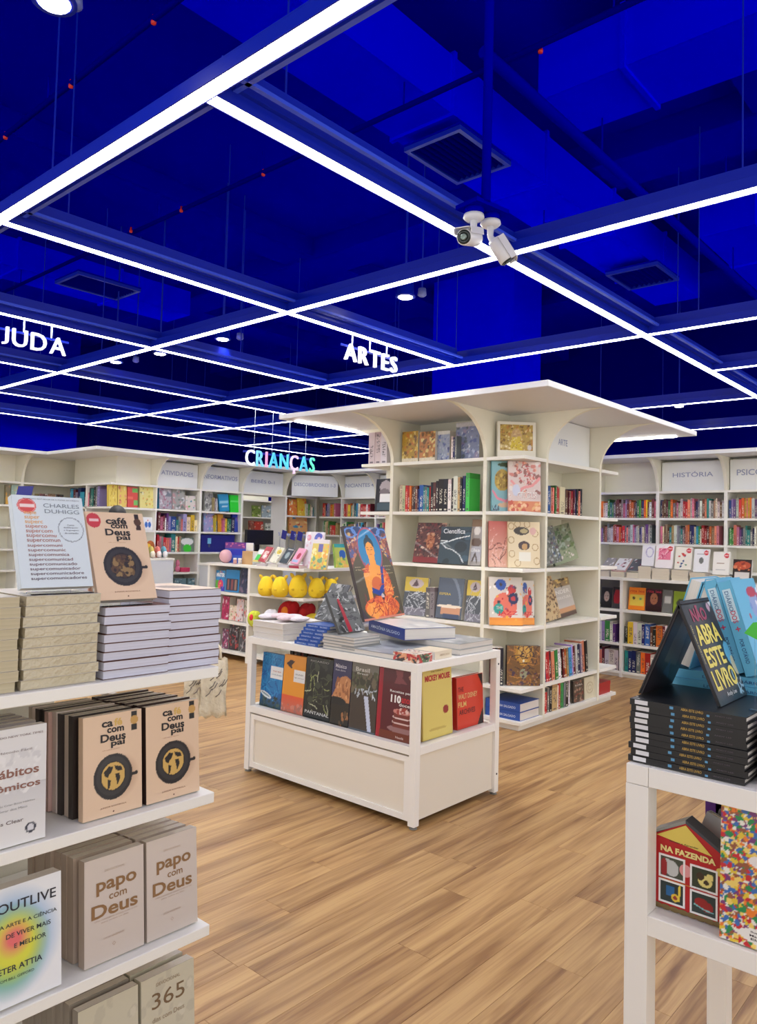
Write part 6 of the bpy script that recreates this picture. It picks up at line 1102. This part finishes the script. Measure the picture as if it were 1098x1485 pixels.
# blue card on the left
p0 = px(28, 730, Y=1.95); t = thing('card_holder', 'blue sale card with white stripes standing behind the pale blue book', 'sign', (.70, 1.86, 1.33)); q0, q1, q2, q3 = px(20, 733, Y=1.9), px(42, 734, Y=1.9), px(49, 705, Y=1.93), px(27, 705, Y=1.93)
t.location = (q0.x, 1.9, F1); L_ = t.location; th = Vector((0, .002, 0))
link('card', newmesh('card', [q0-L_, q1-L_, q1-L_+th, q0-L_+th, q3-L_, q2-L_, q2-L_+th, q3-L_+th], BF, mat('navy_card', NB, .6)), t)
e1 = (q1-q0); e2 = (q3-q0)
def strip(u0, v0, u1, v1, wd): 
    a = q0+e1*u0+e2*v0-L_-th*.6; b = q0+e1*u1+e2*v1-L_-th*.6; n_ = (b-a).cross(Vector((0, 1, 0))).normalized()*wd; return [a-n_, b-n_, b+n_, a+n_]
link('stripe', newmesh('stripe', strip(.15, .35, .95, .3, .0035)+strip(.5, .35, .9, .03, .0035)+strip(.3, .35, .55, .05, .003), [(0, 1, 2, 3), (4, 5, 6, 7), (8, 9, 10, 11)], WHITE), t)
link('stem', boxes('stem', [(.015, .019, .003, .006, .0, (q0.z-F1)+.01)], ACRYL), t); link('foot', boxes('foot', [(-.01, .05, -.02, .03, .0005, .003)], ACRYL), t)
# ================================================================== RIGHT TABLE CONTENT
bk = (24, 24, 27); XS = RX+.02
BW = .252
ys = .722
def black_art(): 
    a = A(70, 80, (26, 25, 28), 1.1).blobs(8, [(34, 30, 38), (40, 28, 34)], 3, (.1, .2)); a.ell(.93, .42, .12, .12, (90, 165, 200)); a.ell(.98, .3, .1, .1, (190, 190, 160)); a.ell(.86, .9, .05, .04, (200, 160, 180)); a.ell(.95, .94, .04, .03, (215, 215, 220)); a.lines(7, [(150, 190, 210)], 5, .012, (.75, .02, .98, .16), .12); return a
blk_txt = [('AM', .3, .5, .03, .5, (120, 180, 200))][:0]+[('ABRA ESTE LIVRO', .58, .6, .2, .4, (196, 160, 80)), ('ANDY LEE', .8, .45, .16, .22, (90, 80, 90))]
def blk(i):
    z = RZ+.0008+i*.0143; g = random.Random(i); dy = g.uniform(-.004, .004); dx = .004*(3-abs(i-5))*.3+g.uniform(-.002, .002)
    b = flat_book('black hardback with white price label in the tall pile, '+orlab('{}', 10)(9-i), (XS+dx, ys+dy, z), BW, .26, .0137, H9+g.uniform(-.012, .012), bk, 'pile of black hardbacks', True, hard=True, texts=[('ABRA ESTE LIVRO', .56, .6, .19, .42, (196, 160, 80)), ('ANDY LEE', .82, .5, .14, .2, (90, 80, 90))])
    link('price_label', boxes('price_label', [(.012, .042, -.0008, -.0002, .003, .0125)], mat('label_white', (222, 222, 224), .5)), b); link('blue_mark', boxes('blue_mark', [(.092, .1, -.0008, -.0002, .0045, .0105), (.172, .178, -.0008, -.0002, .0015, .006)], mat('mark_blue', (90, 150, 190), .5)), b)
    return b
for i in range(10): blk(i)
zt = RZ+.0008+10*.0143+.001
tr, fl, bl_ = tent('black book with big yellow title, stood open like a tent on the pile', (XS+.055, .632, zt), 0, .20, .245, .008, R(22.5), bk, black_art(), [('NÃO', .44, .86, .5, .16, (150, 40, 80), .04), ('ABRA', .5, .65, .78, .19, (226, 208, 92), .03), ('ESTE', .44, .43, .62, .18, (226, 208, 92), .03), ('LIVRO', .48, .22, .78, .19, (226, 208, 92), .03), ('Andy Lee', .5, .07, .34, .05, (225, 225, 225), .0)], inside=(40, 34, 38), inner_art=A(40, 50, (46, 38, 44)).poly([(.2, .25), (.75, .35), (.7, .9), (.35, .8)], (105, 100, 84)).poly([(.1, .8), (.5, 1), (.9, .95), (.6, .85)], (96, 30, 50)).poly([(.3, .1), (.6, .2), (.5, .35)], (60, 80, 110)))
link('price_label', boxes('price_label', [(.002, .016, -.0006, -.0001, .004, .045)], mat('label_white', (222, 222, 224), .5)), fl)
text(fl, 'NÃO ABRA ESTE LIVRO', .011, .14, .09, .008, (200, 190, 120), rot90=True, name='title', y=-.0012)
# light blue books: a pile, and two pairs leaning against each other on top of it
cb_ = (96, 178, 212)
stack(orlab('light blue hardback in the low pile behind the black one, {}', 8), (2.0, .75, RZ), .34, .26, .022, 8, H9, cb_, 'pile of light blue hardbacks', seed=40, hard=True, spine=True, texts=[('LIVRO DO DIÁRIO', .5, .5, .4, .4, (40, 90, 140))])
zc_ = RZ+8*.0226+.001
def cy_art(sd): return A(50, 70, (104, 186, 220)).ell(.75, .7, .25, .16, (150, 170, 215)).blobs(14, [(190, 70, 90), (235, 235, 240), (120, 150, 210), (60, 120, 170)], sd, (.02, .06), (.2, .3, 1, .9)).ell(.9, .5, .2, .25, (230, 225, 228)).ell(.7, .85, .2, .06, (190, 60, 80))
for i, (x_, y_, yw, lb) in enumerate(((2.0, .552, 0, 'light blue hardback leaning left with its spine showing, inner of the pair'), (1.995, .516, 0, 'light blue hardback with picture cover leaning on the inner one'), (2.2, .714, math.pi, 'light blue hardback leaning right, page edges showing, inner one'), (2.2, .751, math.pi, 'light blue hardback leaning right, page edges showing, outermost'))):
    b = book(lb, (x_, y_, zc_), .20, .235, .032, yw, R(17), cb_, cy_art(i) if i < 2 else None, 'leaning light blue books')
    if i < 2:
        link('spine_label', newmesh('spine_label', [(-.0004, .006, .135), (-.0004, .026, .135), (-.0004, .026, .215), (-.0004, .006, .215)], [(0, 3, 2, 1)], mat('label_sky', (196, 222, 232), .5)), b)
        for st, zc2, hh2, c2 in (('DIÁRIO', .185, .05, (70, 110, 150)), ('DOS', .145, .03, (200, 60, 90)), ('+', .115, .012, (190, 40, 80)), ('POR OTÁVIO', .06, .06, (30, 70, 120))):
            v_, f_, sz_ = glyphs(st, .01); aa = (v_[:, 0]/sz_[0]-.5)*hh2; bb2 = (v_[:, 1]/sz_[1]-.5)*.012
            link('title', newmesh('title', np.stack([np.full(len(aa), -.0008), .016-bb2*1.0, zc2-aa], 1), f_, mat('ink_%d_%d_%d' % c2, c2, .4)), b)
t = thing('price_card', 'small bright green card on a clear stem at the right edge', 'card', (1.8, .475, zt), (0, 0, H9)); link('stem', boxes('stem', [(-.001, .001, 0, .001, 0, .16)], ACRYL), t); link('foot', boxes('foot', [(-.01, .01, -.01, .01, 0, .001)], ACRYL), t)
link('card', prism('card', [(-.022, .165), (.012, .15), (.022, .17), (.02, .195), (-.004, .19)], 1, -.001, .0, mat('bright_green', (70, 190, 60), .5)), t)
# green and purple pile at the right edge
stack(orlab('white book with purple cover edge at the right edge pile, {}', 3), (1.755, .452, RZ), .17, .22, .046, 3, H9, (110, 60, 160), 'purple edged pile', seed=45, hard=True, spine=False, pages=PAGESF)
# lower shelf
RM = .6705
def farm():
    """house-shaped red board book: gabled outline, dark roof, four die-cut windows in white frames"""
    a = px(934, 1318, X=1.73); b = px(1040, 1362, X=1.73); W = a.y-b.y; H = px(934, 1210, X=1.735).z-RM; HP = px(981, 1197, X=1.735).z-RM; HR = px(1045, 1250, X=1.735).z-RM
    t = thing('house_book', 'red house shaped farm board book with four animal windows', 'book', (1.76, a.y-.012, RM+.0005), (0, 0, H9)); 
    pk = .44*W
    link('board', prism('board', [(0, 0), (W, 0), (W, HR), (pk, HP), (0, H)], 1, 0, .035, mat('farm_red', (178, 26, 30), .4)), t)
    RF = mat('roof_slate', (62, 66, 74), .5)
    link('roof', prism('roof', [(pk, HP), (pk, HP+.008), (W+.008, HR+.002), (W+.008, HR-.008), (W, HR-.001)], 1, -.002, .04, RF), t); link('roof', prism('roof', [(-.004, H), (-.004, H+.006), (pk, HP+.008), (pk, HP)], 1, -.002, .04, mat('roof_grey', (140, 140, 135), .5)), t)
    link('gable', prism('gable', [(.03*W, H*.995), (W*.8, H*.90), (pk, HP-.004)], 1, -.0015, -.0005, mat('gable_yellow', (220, 196, 90), .5)), t)
    text(t, 'NA FAZENDA', W*.47, H*.835, W*.76, H*.085, (232, 214, 140), y=-.0022, bold=.05, name='title'); text(t, 'Brincar e Aprender', W*.42, H*.955, W*.4, H*.03, (60, 50, 40), y=-.0022, name='title')
    wf = mat('window_white', (236, 234, 232), .5); fills = [(66, 72, 60), (50, 60, 44), (36, 50, 50), (40, 56, 54)]
    arts = [lambda q: q.ell(.5, .45, .3, .4, (190, 192, 190)).ell(.3, .75, .15, .15, (190, 192, 190)).ell(.15, .4, .15, .5, (150, 30, 34)), lambda q: q.ell(.55, .4, .3, .3, (228, 214, 130)).ell(.35, .6, .16, .2, (60, 45, 30)).ell(.6, .35, .12, .12, (60, 45, 30)).ell(.75, .65, .15, .18, (228, 214, 130)),
            lambda q: q.rect(.25, .3, .6, .8, (30, 96, 150)).ell(.65, .28, .18, .2, (226, 190, 60)).ell(.65, .28, .09, .1, (150, 50, 40)).line([(.85, .9), (.8, .2)], .05, (226, 200, 70)), lambda q: q.ell(.4, .55, .3, .24, (150, 34, 34)).ell(.65, .4, .25, .26, (150, 34, 34)).line([(.1, .4), (.5, .25), (.9, .2)], .025, (130, 200, 200))]
    for k, (u, v) in enumerate(((.09, .455), (.53, .43), (.09, .11), (.53, .09))):
        ww, wh = W*.32, H*.27; x0, z0 = u*W, v*H
        f = link('window_frame', boxes('window_frame', [(x0-.004, x0, -.002, 0, z0-.004, z0+wh+.004), (x0+ww, x0+ww+.004, -.002, 0, z0-.004, z0+wh+.004), (x0, x0+ww, -.002, 0, z0-.004, z0), (x0, x0+ww, -.002, 0, z0+wh, z0+wh+.004)], wf), t)
        link('window_picture', arts[k](A(30, 24, fills[k], .8)).mesh(ww, wh, -.0006, x0, z0), f)
    for k in range(8): blob('grass_tuft', t, (W*(.05+.12*k), -.001, .004), (.012, .0008, .006), mat('tuft', (120, 100, 60), .7), 6)
    link('flower', boxes('flower', [(W*.9, W*.905, -.001, -.0002, H*.25, H*.7)], mat('stem_brown', (130, 90, 60), .6)), t); blob('flower_head', t, (W*.9, -.001, H*.72), (.008, .001, .009), mat('gable_yellow', (220, 196, 90), .5), 8); text(t, 'Com abas para levantar e descobrir', W*.42, H*.41, W*.66, H*.022, (220, 180, 80), y=-.002); blob('badge', t, (W*.44, -.0005, H*.6), (.014, .0012, .014), mat('badge_pink', (220, 150, 150), .5), 8)
    return t
farm()
c0 = px(1040, 1382, X=1.70); 
cw_ = .22; ch = px(1050, 1165, X=1.72).z-RM
conf = A(90, 110, (228, 222, 205))  .blobs(2600, [(226, 196, 60), (200, 40, 50), (40, 140, 80), (60, 110, 180), (235, 130, 50), (120, 60, 120), (235, 232, 220), (150, 90, 60), (240, 210, 110)], 9, (.014, .034)).ell(.42, .09, .25, .06, (238, 236, 230)).ell(.6, .62, .35, .07, (235, 230, 225))
cbk = book('tall book with dense multicoloured confetti cover and red title', (1.715, c0.y, RM), cw_, ch, .03, H9, R(2), (225, 200, 120), conf, None, [('A', .70, .80, .2, .09, (240, 235, 230), .09), ('A', .70, .80, .18, .08, (200, 50, 50), .0), ('Ilustrações', .38, .115, .2, .016, (60, 50, 60)), ('Maria Sousa', .4, .09, .26, .016, (60, 50, 60)), ('Elisa Paz', .4, .065, .24, .016, (60, 50, 60))])
for i, (x, hgt) in enumerate(((1023, .28), (1038, .25), (1046, .285))):
    p = px(x, 1200, X=1.98); book(('white book with purple boards standing upright behind the farm book', 'second white book with purple boards behind the farm book', 'third white book with purple boards behind the confetti book')[i], (1.98, p.y, RM), .045, hgt, .16, H9, 0, ((96, 50, 150), (96, 50, 150), (110, 60, 160))[i], None, 'purple edged books on the lower table shelf')
for i, (x, c, lb) in enumerate(((1003, (150, 152, 155), 'grey comic leaning behind the farm book roof'), (1013, (110, 108, 110), 'dark grey comic leaning next to the light one'), (1030, (190, 190, 186), 'pale patterned board book leaning by the confetti book'))):
    p = px(x, 1300, X=1.86); book(lb, (1.82+.04*i, p.y+.02, RM), .10, .185, .03, H9, R(10), c, A(14, 18, c).blobs(14, [(225, 225, 225), (90, 90, 95)], i, (.03, .08)), 'grey books on the lower table shelf', roll=R(18))
# ================================================================== PERSON behind the gondola
def clothes():
    """dark shirt down to the hips, blue jeans below, bare forearms and hands, dark shoes"""
    m = mat('shirt_and_jeans', (44, 46, 56), .9); nt = m.node_tree; L = nt.links.new; b = nt.nodes['Principled BSDF']
    tc = nt.nodes.new('ShaderNodeTexCoord'); sx = nt.nodes.new('ShaderNodeSeparateXYZ'); L(tc.outputs['Object'], sx.inputs[0])
    def op(o, a, c):
        n = nt.nodes.new('ShaderNodeMath'); n.operation = o
        for i, v in enumerate((a, c)):
            if isinstance(v, (int, float)): n.inputs[i].default_value = v
            elif v is not None: L(v, n.inputs[i])
        return n.outputs[0]
    def mix(f, a, c):
        n = nt.nodes.new('ShaderNodeMixRGB'); L(f, n.inputs[0]); n.inputs[2].default_value = (*lin(c), 1)
        if isinstance(a, tuple): n.inputs[1].default_value = (*lin(a), 1)
        else: L(a, n.inputs[1])
        return n.outputs[0]
    c = mix(op('LESS_THAN', sx.outputs[2], .93), (44, 46, 56), (52, 66, 98))
    c = mix(op('LESS_THAN', sx.outputs[2], .11), c, (30, 28, 28))
    arm = op('MULTIPLY', op('GREATER_THAN', op('ABSOLUTE', sx.outputs[0], None), .165), op('MULTIPLY', op('LESS_THAN', sx.outputs[2], 1.14), op('GREATER_THAN', sx.outputs[2], .7)))
    c = mix(arm, c, (196, 150, 124)); c = mix(op('GREATER_THAN', sx.outputs[2], 1.47), c, (196, 150, 124)); L(c, b.inputs['Base Color']); return m
def person():
    sk = {'pelvis': (0, 0, .93, .15), 'waist': (0, 0, 1.06, .135), 'chest': (0, 0, 1.26, .15), 'neckb': (0, .0, 1.43, .075), 'neck': (0, -.01, 1.49, .052)}
    E = [('pelvis', 'waist'), ('waist', 'chest'), ('chest', 'neckb'), ('neckb', 'neck')]
    for s, n in ((-1, 'l'), (1, 'r')):
        sk.update({'sh'+n: (s*.17, 0, 1.39, .06), 'el'+n: (s*.24, -.03, 1.12, .045), 'wr'+n: (s*.22, -.18, .93, .03), 'hip'+n: (s*.095, 0, .86, .095), 'kn'+n: (s*.10, -.01, .48, .06), 'an'+n: (s*.10, .02, .09, .04), 'toe'+n: (s*.11, -.13, .04, .035)})
        E += [('neckb', 'sh'+n), ('sh'+n, 'el'+n), ('el'+n, 'wr'+n), ('pelvis', 'hip'+n), ('hip'+n, 'kn'+n), ('kn'+n, 'an'+n), ('an'+n, 'toe'+n)]
        for k, (dx, ln) in enumerate(((-.024, .07), (-.008, .08), (.008, .078), (.024, .062))):
            sk['f%d%s' % (k, n)] = (s*.22+dx, -.24, .90, .011); sk['g%d%s' % (k, n)] = (s*.22+dx, -.24-ln*.3, .87-ln*.5, .009); E += [('wr'+n, 'f%d%s' % (k, n)), ('f%d%s' % (k, n), 'g%d%s' % (k, n))]
        sk['t'+n] = (s*.19, -.225, .90, .011); E.append(('wr'+n, 't'+n))
    names = list(sk); me = bpy.data.meshes.new('body'); me.from_pydata([sk[k][:3] for k in names], [(names.index(a), names.index(b)) for a, b in E], []); me.materials.append(clothes())
    p = px(170, 745, Y=6.9); t = thing('person', 'person with short black hair, standing behind the near gondola', 'person', (p.x, 6.9, 0), (0, 0, R(150)))
    o = link('body', me, t); m = o.modifiers.new('skin', 'SKIN'); me_ = o.data
    for i, k in enumerate(names): me_.skin_vertices[0].data[i].radius = (sk[k][3], sk[k][3]*.85)
    me_.skin_vertices[0].data[0].use_root = True; o.modifiers.new('sub', 'SUBSURF').levels = 2; o.modifiers['sub'].render_levels = 2
    SKM = mat('skin', (196, 150, 124), .55); hd = blob('head', t, (0, -.02, 1.60), (.075, .095, .115), SKM, 14)
    for s in (-1, 1): blob('ear', t, (s*.076, -.005, 1.595), (.012, .02, .03), SKM, 6); blob('eye', t, (s*.03, -.106, 1.605), (.012, .008, .008), mat('eye', (30, 25, 25), .3), 6)
    blob('nose', t, (0, -.116, 1.58), (.012, .018, .022), SKM, 6); blob('mouth', t, (0, -.104, 1.545), (.025, .008, .007), mat('lip', (160, 90, 85), .5), 6)
    HR = mat('black_hair', (16, 14, 15), .6); blob('hair', t, (0, .012, 1.635), (.088, .1, .1), HR, 14); blob('hair', t, (0, .05, 1.585), (.08, .07, .09), HR, 10)
    return t
person()

# ================================================================== the far rows of spines, too many and too small to keep apart
def build_mass():
    n = len(MASS); uv = np.array(boxv(0, 1, 0, 1, 0, 1)+boxv(.1, .9, .02, .985, .985, .9995), float); nv = len(uv)
    F_ = np.array(BF+[tuple(v+8 for v in f) for f in BF]); V_, P_, I_, K_ = [], [], [], []
    for x, y, z, yaw, th, d, h, c, r in MASS:
        q = uv*np.array([th, d, h]); ca, sa = math.cos(yaw), math.sin(yaw)
        V_.append(np.stack([x+ca*q[:, 0]-sa*q[:, 1], y+sa*q[:, 0]+ca*q[:, 1], z+q[:, 2]], 1)); P_.append(uv); I_.append(np.tile([*c, 1], (nv, 1))); K_.append(np.full(nv, r))
    me = newmesh('shelved_books', np.concatenate(V_), [tuple(int(a+k*nv) for a in f) for k in range(n) for f in F_], [SPINEM, PAGES], ([1, 1, 0, 0, 1, 0]+[1]*6)*n)
    me.attributes.new('place', 'FLOAT_VECTOR', 'POINT').data.foreach_set('vector', np.concatenate(P_).reshape(-1)); me.attributes.new('ink', 'FLOAT_COLOR', 'POINT').data.foreach_set('color', np.concatenate(I_).reshape(-1))
    me.attributes.new('chance', 'FLOAT', 'POINT').data.foreach_set('value', np.concatenate(K_))
    prop(link('shelved_books', me), 'rows of small mixed coloured book spines in the far wall bookcases', 'books', kind='stuff')
build_mass()
